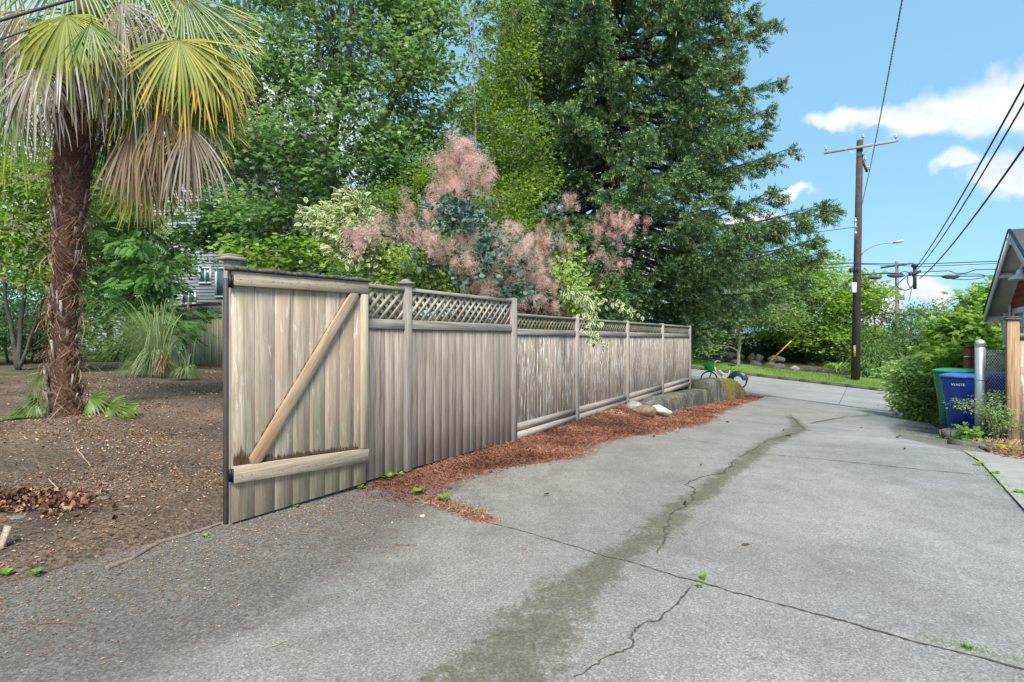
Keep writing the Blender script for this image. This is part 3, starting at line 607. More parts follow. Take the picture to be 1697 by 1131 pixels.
def sprig_tpl(n=9, L=1.0, nl=.30, w=.05, spread=.9, seed=0):
    r = np.random.default_rng(seed); V = []; Fc = []; E = []
    for i in range(n):
        t = (i+.5)/n; a = i*2.4; rad = np.array([math.cos(a), 0, math.sin(a)]); dr = rad*math.sin(spread)+np.array([0, math.cos(spread), 0])
        b = np.array([0, t*.85*L, 0]); sd = np.cross(dr, rad+np.array([.3, .1, .2])); sd /= np.linalg.norm(sd); k = len(V); l = nl*(1-.3*t)
        V += [b-sd*w, b+dr*l*.5+sd*w, b+dr*l, b+dr*l*.5-sd*w]; Fc.append([k, k+1, k+2, k+3]); E += [t*.6, t, t, t]
    k = len(V); V += [np.array([-w*.6, 0, 0]), np.array([w*.6, 0, 0]), np.array([0, 1.05*L, 0]), np.array([0, .5*L, .02])]; Fc.append([k, k+1, k+2, k+3]); E += [0, 0, 1, .5]
    return T_(V, Fc, E)
SPRIG = sprig_tpl(14, 1.0, .36, .05, .85)
CHIP = T_([(-.5, -.2, 0), (.5, -.28, .05), (.42, .25, 0), (-.4, .2, .08)], [[0, 1, 2, 3]], [0, 0, 0, 0])
NEED = T_([(-.5, -.035, 0), (.5, -.03, .03), (.5, .03, .03), (-.5, .035, 0)], [[0, 1, 2, 3]], [0, 0, 0, 0])
BLADE = T_([(-.035, 0, 0), (.035, 0, 0), (.03, .5, .05), (0, 1, -.05), (-.03, .5, .05)], [[0, 1, 2, 4], [4, 2, 3, 3]], [0, 0, .5, 1, .5])
BLADE = (BLADE[0], np.array([[0, 1, 2], [0, 2, 4], [4, 2, 3]]), BLADE[2])
def uvpos(u, v, zf, dz=0.0): return np.stack([SA*u+CA*v, CA*u-SA*v, zf(u, v)+dz], 1)
def rdir(n, up=0.0):
    d = rng.normal(size=(n, 3)); d /= np.linalg.norm(d, axis=1)[:, None]; d[:, 2] += up; return d/np.linalg.norm(d, axis=1)[:, None]

# bark chips over the yard, thinning over the alley edge
def chips():
    mb = MB(); n = 170000; 
    w = 4.0+np.abs(rng.gamma(1.6, 2.0, n)); u = rng.uniform(-6, 10, n); k = (w < 18)
    u, v = u[k], -w[k]; pos = uvpos(u, v, yz, .008)
    k = rng.random(len(u)) < np.clip(.35+.9*(noise2(u, v)), .15, 1); u, v, pos = u[k], v[k], pos[k]; n = len(pos)
    sz = rng.uniform(.006, .023, n)*(1+np.clip(pos[:, 1]-4, 0, 8)*.10)*np.where(rng.random(n) < .04, 1.9, 1)
    scatter(mb, CHIP, pos, rdir(n)*[1, 1, .35], rdir(n, 1.6), sz, rng.random(n)**1.1)
    n = 15000; u = rng.uniform(-2, 6, n); v = -4.05+np.abs(rng.normal(0, .62, n)); k = v < .6; u, v = u[k], v[k]
    pos = uvpos(u, v, crown, .006); n = len(pos); scatter(mb, CHIP, pos, rdir(n)*[1, 1, .2], rdir(n, 2.5), rng.uniform(.004, .014, n), rng.random(n)**1.1)
    n = 5000; u = rng.uniform(8.8, 15, n); v = 1.35+np.abs(rng.normal(0, .9, n)); pos = uvpos(u, v, lambda a, b: TA(a, b)+.02)
    scatter(mb, CHIP, pos, rdir(n)*[1, 1, .2], rdir(n, 2), rng.uniform(.02, .05, n), rng.random(n)*.8)
    tag(mb.build('bark_chips', M['chips']), 'brown bark chips littering the bare yard soil', 'bark chips', kind='stuff')
def noise2(u, v, s=1.0, seed=5):
    r = np.random.default_rng(seed); z = 0
    for k in range(16):
        f = r.uniform(.8, 5)*s; a = r.uniform(0, 2*PI); z = z+np.sin(f*(u*math.cos(a)+v*math.sin(a))+r.uniform(0, 6))/4
    return z*.5
chips()
def needle_litter():
    mb = MB(); n = 130000; u = rng.uniform(3.2, 21, n); e = np.interp(u, ne_u, ne_v); v = -4.02+rng.random(n)**.85*(e+4.02+.25)
    d = (e-v); p = np.clip(.5+d/.35, 0.02, 1)*np.clip((u-3.0)/1.6, .12, 1)*np.clip(.75+.5*noise2(u, v, 1.4), .25, 1)
    k = (rng.random(n) < p) & ((u < 10.5) | (v > -3.62)); u, v = u[k], v[k]; n = len(u)
    pos = uvpos(u, v, crown, .004+rng.random(n)*.022)
    Z = pos[:, 1]; sz = rng.uniform(.02, .075, n)*(1+.03*Z)
    tpl = (NEED[0]*np.array([1, 1.25, 1]), NEED[1], NEED[2])
    tone = rng.random(n)*.75+.35*noise2(u, v, 2.2)+.25*np.clip((u-6)/8, -.7, 1)*.6; scatter(mb, tpl, pos, rdir(n)*[1, 1, .25], rdir(n, 1.8), sz, np.clip(tone, 0, 1))
    n = 700; t = rng.random(n)*2; i = np.minimum(t.astype(int), 1); q = tail[i]+(tail[i+1]-tail[i])*(t-i)[:, None]+rng.normal(0, .07, (n, 2))
    scatter(mb, tpl, uvpos(q[:, 0], q[:, 1], crown, .006), rdir(n)*[1, 1, .2], rdir(n, 2), rng.uniform(.03, .06, n), rng.random(n))
    tag(mb.build('needle_litter', M['needles']), 'rust-red fallen conifer needles banked against the fence', 'needle litter', kind='stuff')
needle_litter()
# ================================================================== TIMBER FENCES, GATE
FV = -4.02
def boards(x0, x1, z0f, z1f, w, y0, y1, r, gap=.0014, jz=.0):
    mb = MB(); n = max(1, round((x1-x0)/w)); w = (x1-x0)/n; x = x0
    for i in range(n):
        a, b = x0+i*w+gap/2, x0+(i+1)*w-gap/2; dy = r.uniform(-.001, .001); t = r.random()
        V, Fc = box(a, b, y0+dy, y1+dy, 0, 1); V[:4, 2] = [z0f(q) for q in V[:4, 0]]; V[4:, 2] = [z1f(q) for q in V[4:, 0]]
        V[:4, 2] += r.uniform(-jz, jz); mb.add(V, Fc, 0, t)
    return mb
def lattice(x0, x1, z0, z1, y, r, sp=.115, w=.034, t=.007, slope=1.0):
    """two layers of crossed laths, each lath clipped to the frame"""
    mb = MB(); h = z1-z0
    for s, yy in ((1, y-t/2-.0005), (-1, y+t/2+.0005)):
        k = x0-h/slope-.2
        while k < x1+h/slope+.2:
            # centre line x = k + s*(z-z0)/slope
            p = [(k+s*0.0, z0), (k+s*h/slope, z1)]
            wx = w/2*math.sqrt(1+1/slope**2)
            poly = [(p[0][0]-wx, z0), (p[0][0]+wx, z0), (p[1][0]+wx, z1), (p[1][0]-wx, z1)]
            def clip(pl, X, side):
                o = []
                for i in range(len(pl)):
                    a, b = pl[i], pl[(i+1) % len(pl)]; ia, ib = (a[0]-X)*side >= 0, (b[0]-X)*side >= 0
                    if ia: o.append(a)
                    if ia != ib: q = (X-a[0])/(b[0]-a[0]); o.append((X, a[1]+(b[1]-a[1])*q))
                return o
            poly = clip(poly, x0, 1); poly = clip(poly, x1, -1) if poly else poly
            if len(poly) >= 3:
                V, Fc = prism(poly, 'y', yy-t/2, yy+t/2); mb.add(V, Fc, 0, r.random())
            k += sp*r.uniform(.97, 1.03)
    return mb
def post_part(name, parent, x, y0, y1, w, z0, z1, cap=True, mat='fence_post', rnd=0.3, capov=.02):
    mb = MB(); V, Fc = box(x-w/2, x+w/2, y0, y1, z0, z1); mb.add(V, Fc, 0, rnd); p = mb.build(name, M[mat], parent, bevel=.004)
    if cap:
        c = MB(); yc = (y0+y1)/2; hw = w/2+capov; hd = (y1-y0)/2+capov
        V, Fc = box(x-hw, x+hw, yc-hd, yc+hd, z1+.001, z1+.024); V[4:, :] += 0; c.add(V, Fc, 0, .2)
        V, Fc = box(x-hw*.9, x+hw*.9, yc-hd*.9, yc+hd*.9, z1+.024, z1+.055); V[4:, 0] = x+(V[4:, 0]-x)*.25; V[4:, 1] = yc+(V[4:, 1]-yc)*.25; c.add(V, Fc, 0, .6)
        c.build('post_cap', M['fence_rail'], p)
    return p
r = np.random.default_rng(11)
# --- near lattice-topped fence section
f1 = empty('lattice_fence', UV(3.36, FV, 0.03), FRZ); u0 = 3.36
tag(f1, 'smooth grey board fence with tan lattice, between the open-braced gate and the peeling fence', 'fence')
for (a, b) in ((3.44, 3.94), (4.03, 5.93)):
    a -= u0; b -= u0
    boards(a, b, lambda x: 0.012, lambda x: 1.50, .128, -.012, .008, r).build('board_panel', M['fence_near'], f1, bevel=.0012); m = MB(); m.add(*box(a, b, .0125, .016, .02, 1.47)); m.build('gap_shade_sheet', M['dark_wood'], f1)  # dark sheet added behind the boards so the seams read as shaded gaps
    m = MB(); V, Fc = box(a, b, -.034, -.013, 1.478, 1.572); m.add(V, Fc, 0, r.random()); m.build('mid_rail', M['fence_rail'], f1, bevel=.003)
    lattice(a, b, 1.573, 1.872, 0.0, r).build('lattice', M['lattice'], f1)
    m = MB(); V, Fc = box(a, b, -.035, .035, 1.873, 1.91); m.add(V, Fc, 0, r.random()); m.build('top_rail', M['fence_rail'], f1, bevel=.004)
    [MB().add(*box(a, b, .03, .068, q, q+.09), 0, r.random()).build('back_rail', M['fence_rail'], f1) for q in (1.3, .25)]
post_part('fence_post', f1, 3.985-u0, -.05, .05, .088, 0, 1.945)
post_part('fence_post', f1, 5.975-u0, -.055, .06, .098, -.01, 1.93, cap=False)
m = MB(); V, Fc = box(3.382-u0, 3.43-u0, -.01, .06, 0.0, 1.52); m.add(V, Fc, 0, .4); m.build('dark_jamb', M['dark_wood'], f1)
# --- far section: narrower peeling boards, lattice, two bleached kick boards
f2 = empty('peeling_fence', UV(6.03, FV, 0), FRZ); u0 = 6.03
tag(f2, 'long peeling brown-and-white board fence with lattice top, running to the concrete wall', 'fence')
px = [6.03, 7.88, 10.09, 12.26, 14.54]
kb0 = lambda x: np.interp(x+u0, [6, 15], [.02, .165])
for i in range(4):
    a, b = px[i]-u0+.035, px[i+1]-u0-.035
    if i == 0: a = .0
    boards(a, b, lambda x: kb0(x)+.20, lambda x: 1.50, .085, .008, .026, r, gap=.004).build('board_panel', M['fence_far'], f2, bevel=.0018); m = MB(); m.add(*box(a, b, .030, .034, .45, 1.47)); m.build('gap_shade_sheet', M['dark_wood'], f2)  # same added dark sheet: shade between the narrow boards
    m = MB(); V, Fc = box(a, b, -.016, .007, 1.462, 1.548); m.add(V, Fc, 0, r.random()); m.build('mid_rail', M['fence_rail'], f2, bevel=.003)
    lattice(a, b, 1.549, 1.722, .012, r, sp=.10, w=.03).build('lattice', M['lattice_old'], f2)
    m = MB(); V, Fc = box(a, b, -.02, .05, 1.723, 1.758); m.add(V, Fc, 0, r.random()); m.build('top_rail', M['fence_rail'], f2, bevel=.004)
    for k, (za, zb) in enumerate(((.0, .108), (.114, .225))):
        m = MB(); V, Fc = box(a, b, -.022+.012*k, .004+.006*k, 0, 0); V[:4, 2] = [kb0(x)+za for x in V[:4, 0]]; V[4:, 2] = [kb0(x)+zb for x in V[4:, 0]]; m.add(V, Fc, 0, r.random()); m.build('kick_board', M['kick'], f2)
for i in range(1, 5):
    post_part('fence_post', f2, px[i]-u0, -.035, .06, .085, float(kb0(px[i]-u0))-.12, 1.775, cap=False, mat='fence_post', rnd=r.random())
# return side of the fence at its far end
m = boards(0, 2.6, lambda x: .3, lambda x: 1.62, .12, 0, .02, r); o = m.build('board_panel', M['fence_far'], f2); o.location = (px[4]-u0+.06, .1, 0); o.rotation_euler = (0, 0, PI/2)

# --- the wide gate leaf with its diagonal brace
G0, G1 = 2.12, 3.39; W = G1-G0
gr = empty('wooden_gate', UV(G0, -3.945, 0.03), FRZ-.004)
tag(gr, 'tan weathered plank gate with diagonal brace, standing at the yard corner', 'gate')
r = np.random.default_rng(5)
zb = lambda x: .0+.015*x; zt = lambda x: 1.885+.022*x
bm = MB(); n = 8; xs = np.concatenate([[0], np.cumsum([.175, .165, .16, .155, .155, .15, .155, .145])]); xs = xs/xs[-1]*W
for i in range(n):
    a, b = xs[i]+.0018, xs[i+1]-.0018; dy = r.uniform(-.0012, .0012); V, Fc = box(a, b, dy, .02+dy, 0, 1)
    V[:4, 2] = [zb(q) for q in V[:4, 0]]; V[4:, 2] = [zt(q) for q in V[4:, 0]]; bm.add(V, Fc, 0, r.random())
nn = np.random.default_rng(2)
for i in range(n):
    for zz in (zt(xs[i])-.06, .335-.06*xs[i]):
        for dx in (.25, .75): V, Fc = lathe([(.0045, 0), (.0035, .0025)], 6); V = V[:, [0, 2, 1]]*[1, -1, 1]; bm.add(V+[xs[i]+(xs[i+1]-xs[i])*dx+nn.normal()*.006, -.0365 if .2 < zz else 0, zz+nn.normal()*.008], Fc, 1, 0)
bm.build('board_panel', [M['gate'], M['dark_wood']], gr, bevel=.0015); m = MB(); m.add(*box(.01, W-.01, .0235, .028, .05, 1.8)); m.build('gap_shade_sheet', M['dark_wood'], gr)  # added dark sheet stands in for shade in the gate's board seams
def slanted(name, pts, y0, y1, mat, rnd=.5):
    m = MB(); V, Fc = prism(pts, 'y', y0, y1); m.add(V, Fc, 0, rnd); return m.build(name, mat, gr, bevel=.003)
slanted('top_rail', [(-.004, zt(0)-.112), (W, zt(W)-.115), (W, zt(W)-.006), (-.004, zt(0)-.006)], -.036, -.003, M['gate_rail'], .2)
slanted('bottom_rail', [(-.004, .30), (W+.004, .215), (W+.004, .345), (-.004, .425)], -.036, -.003, M['gate_rail'], .7)
slanted('stile', [(W-.082, .355), (W, .35), (W, zt(W)-.118), (W-.082, zt(W)-.119)], -.034, -.003, M['gate_stile'], .4)
# brace has its grain along its own length: built flat along x, then turned
p0 = np.array([.145, .42]); p1 = np.array([W-.165, 1.775]); Lb = float(np.linalg.norm(p1-p0)); ang = math.atan2(*(p1-p0)[::-1])
m = MB(); wbr = .098
poly = [(-.10, -wbr/2), (Lb-.03, -wbr/2), (Lb+.06, wbr/2), (-.02, wbr/2)]
V, Fc = prism(poly, 'y', -.034, -.003); m.add(V, Fc, 0, .15); o = m.build('brace', M['gate_brace'], gr, bevel=.003); o.location = (p0[0]+.03, 0, p0[1]+.03); o.rotation_euler = (0, -ang, 0)
# wet dark stain board edge and drip stains above the rail and brace (the timber itself is stained)
m = MB(); rr = np.random.default_rng(8)
def drip(m, x, z0, z1, w):
    t = np.linspace(0, 1, 5); z = z0+(z1-z0)*t; ww = w*np.array([1, .95, .7, .4, .05])*rr.uniform(.7, 1.2, 5)
    V = [(x-ww[i]/2, -.0045, z[i]) for i in range(5)]+[(x+ww[i]/2, -.0045, z[i]) for i in range(5)]
    m.add(np.array(V), np.array([[i, 5+i, 6+i, i+1] for i in range(4)]), 0, 0)
x = .015
while x < W-.09:
    zr = .425-.063*x; near = max(0, 1-abs(x-.07)/.10); drip(m, x, zr+.002, zr+.03+rr.uniform(.0, .035)+near*.10*rr.uniform(.7, 1.2), .017); x += .011*rr.uniform(.7, 1.5)
for t in np.linspace(.04, .93, 90):
    q = p0+(p1-p0)*t+np.array([-.03, .03])+np.array([.03, .03]); drip(m, q[0], q[1]-.012, q[1]+.012+rr.uniform(.0, .045)*(1-.75*t), .016)
m.build('water_stain', plain('dark_water_stain', (0.075, 0.038, 0.02), 0.8, var=.4, scale=20), gr)
mc = MB(); rr = np.random.default_rng(4); nseg = 60; zc = []
for i in range(nseg+1): zc.append(.012+.006*math.sin(i*.5)+rr.uniform(-.004, .005))
V = []; 
for i in range(nseg+1):
    x = -.03+(W+.06)*i/nseg; b0 = zt(x); V += [(x, -.055+rr.uniform(-.004, .004), b0), (x, .05, b0), (x, .045, b0+.018+zc[i]), (x, -.05+rr.uniform(-.004, .004), b0+.014+zc[i])]
Fc = [[4*i+k, 4*i+(k+1) % 4, 4*i+4+(k+1) % 4, 4*i+4+k] for i in range(nseg) for k in range(4)]+[[3, 2, 1, 0], [4*nseg+k for k in range(4)]]
mc.add(np.array(V), Fc); mc.build('mossy_top_cap', M['mossy_cap'], gr)
for z in (.36, 1.80):
    m = MB(); m.add(*box(-.028, -.006, -.02, .004, z-.045, z+.045)); m.add(*lathe([(.007, -.05), (.007, .05)], 10, (-.012, -.03, z))); m.build('hinge', M['black_iron'], gr)
m = MB(); m.add(*box(W+.002, W+.03, -.03, .0, 1.70, 1.735)); m.add(*lathe([(.006, 0), (.009, .02), (.006, .06)], 8, (W+.022, -.035, 1.69))); m.build('latch', M['black_iron'], gr)
# gate post with cap and the metal strip beside it
gp = empty('gate_post', UV(2.165, -3.985, 0.0), FRZ); tag(gp, 'square grey timber post with a flat cap, carrying the braced gate', 'post')
m = MB(); m.add(*box(-.045, .045, 0, .085, -.05, 2.00), 0, .6); m.build('shaft', M['fence_post'], gp, bevel=.005)
m = MB(); V, Fc = box(-.075, .075, -.03, .115, 2.002, 2.026); m.add(V, Fc, 0, .1); V, Fc = box(-.058, .058, -.014, .10, 2.0262, 2.045); m.add(V, Fc, 0, .1); m.build('post_cap', M['fence_rail'], gp, bevel=.004)
m = MB(); m.add(*box(-.074, -.0455, .002, .035, .0, 1.86)); m.build('metal_strip', M['hinge_strip'], gp, bevel=.003)

# --- back-yard fence across the yard
r = np.random.default_rng(21)
bf = empty('yard_fence', UV(7.85, -19.0, .55), FRZ-PI/2); tag(bf, 'green-stained board fence with lattice at the back of the yard', 'fence')
L0 = 11.2
xs = [0, 2.0, 4.0, 6.0, 7.9, 9.8, L0]
for i in range(len(xs)-1):
    a, b = xs[i]+.05, xs[i+1]-.05
    boards(a, b, lambda x: 0.0, lambda x: 1.52, .14, -.01, .01, r).build('board_panel', M['old_fence'], bf)
    m = MB(); m.add(*box(a, b, -.034, -.011, 1.47, 1.56), 0, r.random()); m.build('mid_rail', M['lattice_old'], bf)
    lattice(a, b, 1.561, 1.865, 0, r, sp=.12).build('lattice', M['lattice_old'], bf)
    m = MB(); m.add(*box(a, b, -.04, .04, 1.866, 1.91), 0, r.random()); m.build('top_rail', M['mossy_cap'], bf)
for x in xs: post_part('fence_post', bf, x, -.05, .05, .095, -.3, 1.96, cap=False, mat='old_fence', rnd=r.random())

# ================================================================== CONCRETE RETAINING WALL
def wall():
    root = empty('retaining_wall', UV(10.7, -3.7, 0)); tag(root, 'low stained concrete retaining wall with yellow moss, at the end of the fence', 'retaining wall')
    # profile of the top along u; stepped block, then a mossy shoulder falling to the street
    def seg(name, ua, ub, ztop, v0, v1, moss, n=28, seed=0):
        r = np.random.default_rng(seed); us = np.linspace(ua, ub, n); V = []; E = []; m = MB(); K = 7
        for k, u in enumerate(us):
            zt = ztop(u); zb = float(TA(u, v0))-.25; vf = v0(u) if callable(v0) else v0
            vv = [vf, vf, vf-.015, vf-.06, v1+.05, v1, v1]; zz = [zb, zb+(zt-zb)*.55, zt-.07, zt, zt+.005, zt-.06, zb]
            for j in range(K):
                q = UV(u+r.normal()*.002, vv[j]+r.normal()*.0015+.012*math.sin(u*1.7+j), zz[j]+r.normal()*.004); V.append(q); E.append(moss(u, (zz[j]-zb)/(zt-zb)))
        Fc = [[k*K+j, k*K+j+1, (k+1)*K+j+1, (k+1)*K+j] for k in range(n-1) for j in range(K-1)]+[list(range(K))[::-1], [(n-1)*K+j for j in range(K)]]
        V = np.array(V)-np.array(UV(10.7, -3.7, 0)); m.add(V, Fc, 0, 0, np.array(E)); return m.build(name, M['wallc'], root, smooth=True)
    seg('low_wall', 10.35, 14.9, lambda u: np.interp(u, [10.35, 11.2, 14.9], [.02, .16, .05]), -3.62, -4.1, lambda u, h: .12+.38*(h > .85)*(.5+.5*math.sin(u*2.2)), seed=1)
    seg('end_block', 14.91, 16.35, lambda u: .27, -3.60, -4.05, lambda u, h: .05+.40*(h > .85)*(u-14.9)/1.4+.12*(u > 16), n=8, seed=2)
    seg('mossy_shoulder', 16.36, 20.6, lambda u: np.interp(u, [16.36, 17.2, 18.3, 19.4, 20.2, 20.6], [.24, .22, .10, -.12, -.42, -.66]), -3.58, -4.1, lambda u, h: .30+.30*h+.20*(u-16.3)/4+.12*math.sin(u*2.6), n=24, seed=3)
wall()
# ================================================================== STREET FURNITURE AND SMALL THINGS
# ---- utility pole
def utility_pole():
    b = hit(1417, 638); b[2] += .1; Zp = b[1]; root = empty('utility_pole', tuple(b)); tag(root, 'tall dark brown utility pole with one crossarm, on the grass verge', 'utility pole')
    pm = plain('creosoted_pole', (0.052, 0.036, 0.034), 0.85, var=.35, scale=5, bmp=.4)
    top = P3(1425, 233, Zp)-b
    m = MB(); m.add(*tube([(0, 0, -.3), top*.5, top], [.205, .175, .145], 14)); m.build('pole_shaft', pm, root, smooth=True)
    d = np.array(UV(0, 1)); d[2] = 0; d = d/np.linalg.norm(d)
    arm = P3(1425, 246, Zp)-b+np.array(UV(-.2, 0))
    m = MB(); m.add(*bar(arm-d*1.62, arm+d*1.62, .1, .125)); aw = plain('weathered_crossarm', (0.30, 0.29, 0.27), .8, var=.25); o = m.build('crossarm', aw, root, bevel=.008)
    for s in (-1, 1):
        m = MB(); m.add(*bar(arm+d*s*.75+np.array(UV(-.06, 0)), arm+np.array([0, 0, -.42])+np.array(UV(-.0, 0)), .03, .012)); m.build('arm_brace', M['metal_grey'], root)
    ins = plain('grey_insulator', (0.45, 0.46, 0.46), .35)
    def insul(p):
        m = MB(); m.add(*lathe([(.02, 0), (.02, .08), (.065, .10), (.07, .14), (.045, .17), (.06, .19), (.06, .23), (.03, .27)], 10, p)); m.build('insulator', ins, root, smooth=True)
    insul(arm-d*1.52+[0, 0, .06]); insul(arm+d*1.52+[0, 0, .06]); insul(top+d*.14+[0, 0, .02])
    # angled lower bracket with fuse cut-outs
    q0 = P3(1427, 262, Zp)-b+np.array(UV(-.1, 0)); q1 = P3(1437, 287, Zp)-b+np.array(UV(-.2, 0)); m = MB(); m.add(*bar(q0, q1, .09, .09)); m.build('fuse_bracket', pm, root)
    for t in (.0, .35, 1): insul(q0+(q1-q0)*t+[.06, -.08, .0])
    # secondary rack, cabinet, marker strip, steps
    m = MB(); c = P3(1418, 378, Zp)-b+np.array(UV(-.2, 0))
    for k in range(3): m.add(*lathe([(.03, 0), (.07, .04), (.07, .12), (.03, .16)], 10, c+[0, 0, .25-k*.32]))
    m.add(*bar(c+[0, 0, .5], c+[0, 0, -.6], .05, .04)); m.build('cable_rack', M['metal_grey'], root)
    m = MB(); c = P3(1415, 477, Zp)-b+np.array(UV(-.26, 0)); V, Fc = box(-.11, .11, -.07, .07, -.28, .24); m.add(V+c, Fc); m.build('meter_box', M['white'], root, bevel=.01)
    m = MB(); c = P3(1416.5, 582, Zp)-b+np.array(UV(-.20, 0)); V, Fc = box(-.045, .045, -.02, .02, -.28, .28); m.add(V+c, Fc); m.build('marker_strip', plain('yellow_marker', (0.62, 0.48, 0.12), .6), root)
    m = MB()
    for i, ch in enumerate((.22, .1, -.02, -.14)): V, Fc = box(-.025, .025, -.024, -.021, ch-.04, ch+.04); m.add(V+c, Fc)
    m.build('marker_digits', M['black_iron'], root)
    m = MB(); c = P3(1416, 448, Zp)-b
    for k in range(10):
        a = k/10*2*PI; p = c+np.array([math.cos(a)*.2, math.sin(a)*.2, 0]); m.add(*bar(p+[0, 0, -.12], p+[0, 0, .12], .05, .05))
    m.build('pole_band', M['cable'], root)
    # lamp arm
    a0 = P3(1424, 428, Zp)-b; a1 = P3(1482, 402, Zp-1.0)-b; m = MB(); t = np.linspace(0, 1, 10)[:, None]
    m.add(*tube(a0+(a1-a0)*t+np.array([0, 0, 1.0])*(.30*np.sin(PI*t**.7)), .028, 8)); o = m.build('lamp_arm', M['metal_grey'], root, smooth=True)
    m = MB(); h0 = a1; h1 = P3(1497, 399, Zp-1.2)-b; m.add(*bar(h0-(h1-h0)*.2, h1, .18, .09)); m.add(*bar(h0+(h1-h0)*.2+[0, 0, -.06], h1-(h1-h0)*.1+[0, 0, -.06], .14, .05)); m.build('lamp_head', M['metal_grey'], o, bevel=.02)
    return b, Zp
POLE, ZP = utility_pole()
def far_pole():
    Zp = 44.0; b = P3(1488, 600, Zp); root = empty('utility_pole', tuple(b)); tag(root, 'distant thin grey utility pole beyond the treetops, ivy on its shaft', 'utility pole')
    m = MB(); t = P3(1486, 433, Zp)-b; m.add(*tube([(0, 0, -2), t], [.17, .13], 10)); m.build('pole_shaft', plain('old_grey_pole', (0.2, 0.18, 0.16), .85), root, smooth=True)
    a = P3(1460, 444, Zp+1.5)-b; c = P3(1513, 436, Zp-1.5)-b; m = MB(); m.add(*bar(a, c, .12, .16)); m.build('crossarm', M['rock'], root)
    m = MB(); p = P3(1488, 490, Zp)-b; m.add(*lathe([(.0, -.4), (.22, -.38), (.22, .35), (0, .4)], 10, p+[.1, -.25, 0])); m.build('transformer', M['metal_grey'], root)
far_pole()
# ---- cables
def cable(pts, rad, label, name='utility_cable', mat='cable', sag=0.0, group=None, n=24):
    P = np.array(pts, float); t = np.linspace(0, len(P)-1, n); Q = np.stack([np.interp(t, range(len(P)), P[:, k]) for k in range(3)], 1)
    if sag: s = np.linspace(0, 1, n); Q[:, 2] -= sag*4*s*(1-s)
    o0 = Q[0].copy(); m = MB(); m.add(*tube(Q-o0, rad, 6)); o = m.build(name, M[mat], None, loc=tuple(o0), smooth=True); tag(o, label, 'cable', group); return o
def twist(pts, rad, label, sag=0.0, turns=30, n=260):
    P = np.array(pts, float); s = np.linspace(0, 1, n); Q = P[0]+(P[1]-P[0])*s[:, None]; Q[:, 2] -= sag*4*s*(1-s); x, d, z = basis(P[1]-P[0]); m = MB(); o0 = Q[0].copy()
    for k in range(2):
        a = s*turns*2*PI+k*PI; m.add(*tube(Q+(np.cos(a)[:, None]*x+np.sin(a)[:, None]*z)*rad*.9-o0, rad*.75, 5))
    o = m.build('service_cable', M['cable_grey'], None, loc=tuple(o0), smooth=True); tag(o, label, 'cable'); return o
twist([P3(1418, 378, ZP), P3(1500, -25, 8.0)], .010, 'twisted grey service cable running from the tall pole up over the alley', sag=.35, turns=110, n=520)
J = P3(1516, 452, 24.0)
cable([J+[0, 0, .15], P3(1715, 108, 7.5)], .017, 'black overhead cable, upper one of the pair rising from the cable knot to the right', sag=.18)
cable([J+[.12, 0, .15], P3(1715, 140, 7.3)], .015, 'black overhead cable, lower one of the close pair rising from the cable knot', sag=.22)
cable([P3(1524, 462, 24), P3(1720, 212, 7.8)], .020, 'thick black cable rising alone below the close pair, towards the garage roof', sag=.22)
U0 = 32.3
def street_pt(px, py, u=U0):
    r_ = (px-CX)/F; v = u*(r_*CA-SA)/(CA+r_*SA); Z = CA*u-SA*v; return P3(px, py, Z)
H = 'cables strung along the street'
cable([street_pt(1140, 440), street_pt(1417, 436)], .03, 'street cable passing behind the spruce to the tall pole, top strand', sag=.1, group=H)
cable([street_pt(1140, 452), street_pt(1417, 441)], .018, 'street cable passing behind the spruce to the tall pole, lower strand', sag=.12, group=H)
cable([street_pt(1417, 437), street_pt(1520, 438), street_pt(1720, 431)], .022, 'street cable right of the tall pole, topmost strand', group=H)
cable([street_pt(1417, 438), street_pt(1530, 442), street_pt(1720, 434)], .016, 'street cable right of the tall pole, second strand from the top', group=H)
cable([street_pt(1417, 456), street_pt(1470, 453), J+[-.2, .5, 0]], .038, 'thick street cable between the tall pole and the cable knot', group=H)
cable([J, street_pt(1572, 449), street_pt(1586, 454), street_pt(1600, 453), street_pt(1618, 447), street_pt(1700, 446)], .020, 'street cable that dips in a shallow loop right of the cable knot', group=H, n=40)
cable([J+[0, 0, -.15], street_pt(1600, 458), street_pt(1700, 457)], .026, 'lowest street cable carrying the splice case right of the cable knot', group=H)
cable([street_pt(1430, 521), J+[-.3, 0, -.1]], .02, 'pale slanting guy cable from the tall pole up to the cable knot', mat='cable_grey')
cable([street_pt(1345, 386), street_pt(1417, 377)], .016, 'thin cable reaching the tall pole from the left above the trees')
cable([P3(1506, 500, 24.0), P3(1515, 462, 24)], .012, 'thin drop wire hanging from the cable knot to the trees')
cable([P3(-40, 46, 4.6), P3(145, -8, 5.0)], .013, 'black cable crossing in front of the palm crown')
cable([P3(-40, 80, 5.2), P3(70, 42, 6.0)], .009, 'thin black wire entering the palm crown from the left', mat='cable')
def splice(px0, px1, py, lab):
    a, b = street_pt(px0, py), street_pt(px1, py); m = MB(); t = np.linspace(0, 1, 9)[:, None]
    m.add(*tube((b-a)*t, [.02, .07, .10, .11, .115, .11, .10, .07, .02], 10)); o = m.build('splice_case', M['splice'], None, loc=tuple(a), smooth=True); tag(o, lab, 'splice case')
splice(1560, 1591, 459, 'fat black splice case on the lowest street cable right of the knot')
splice(1469, 1500, 457, 'slim black splice case hanging between the tall pole and the knot')
splice(1438, 1462, 460, 'black splice case close beside the tall pole')
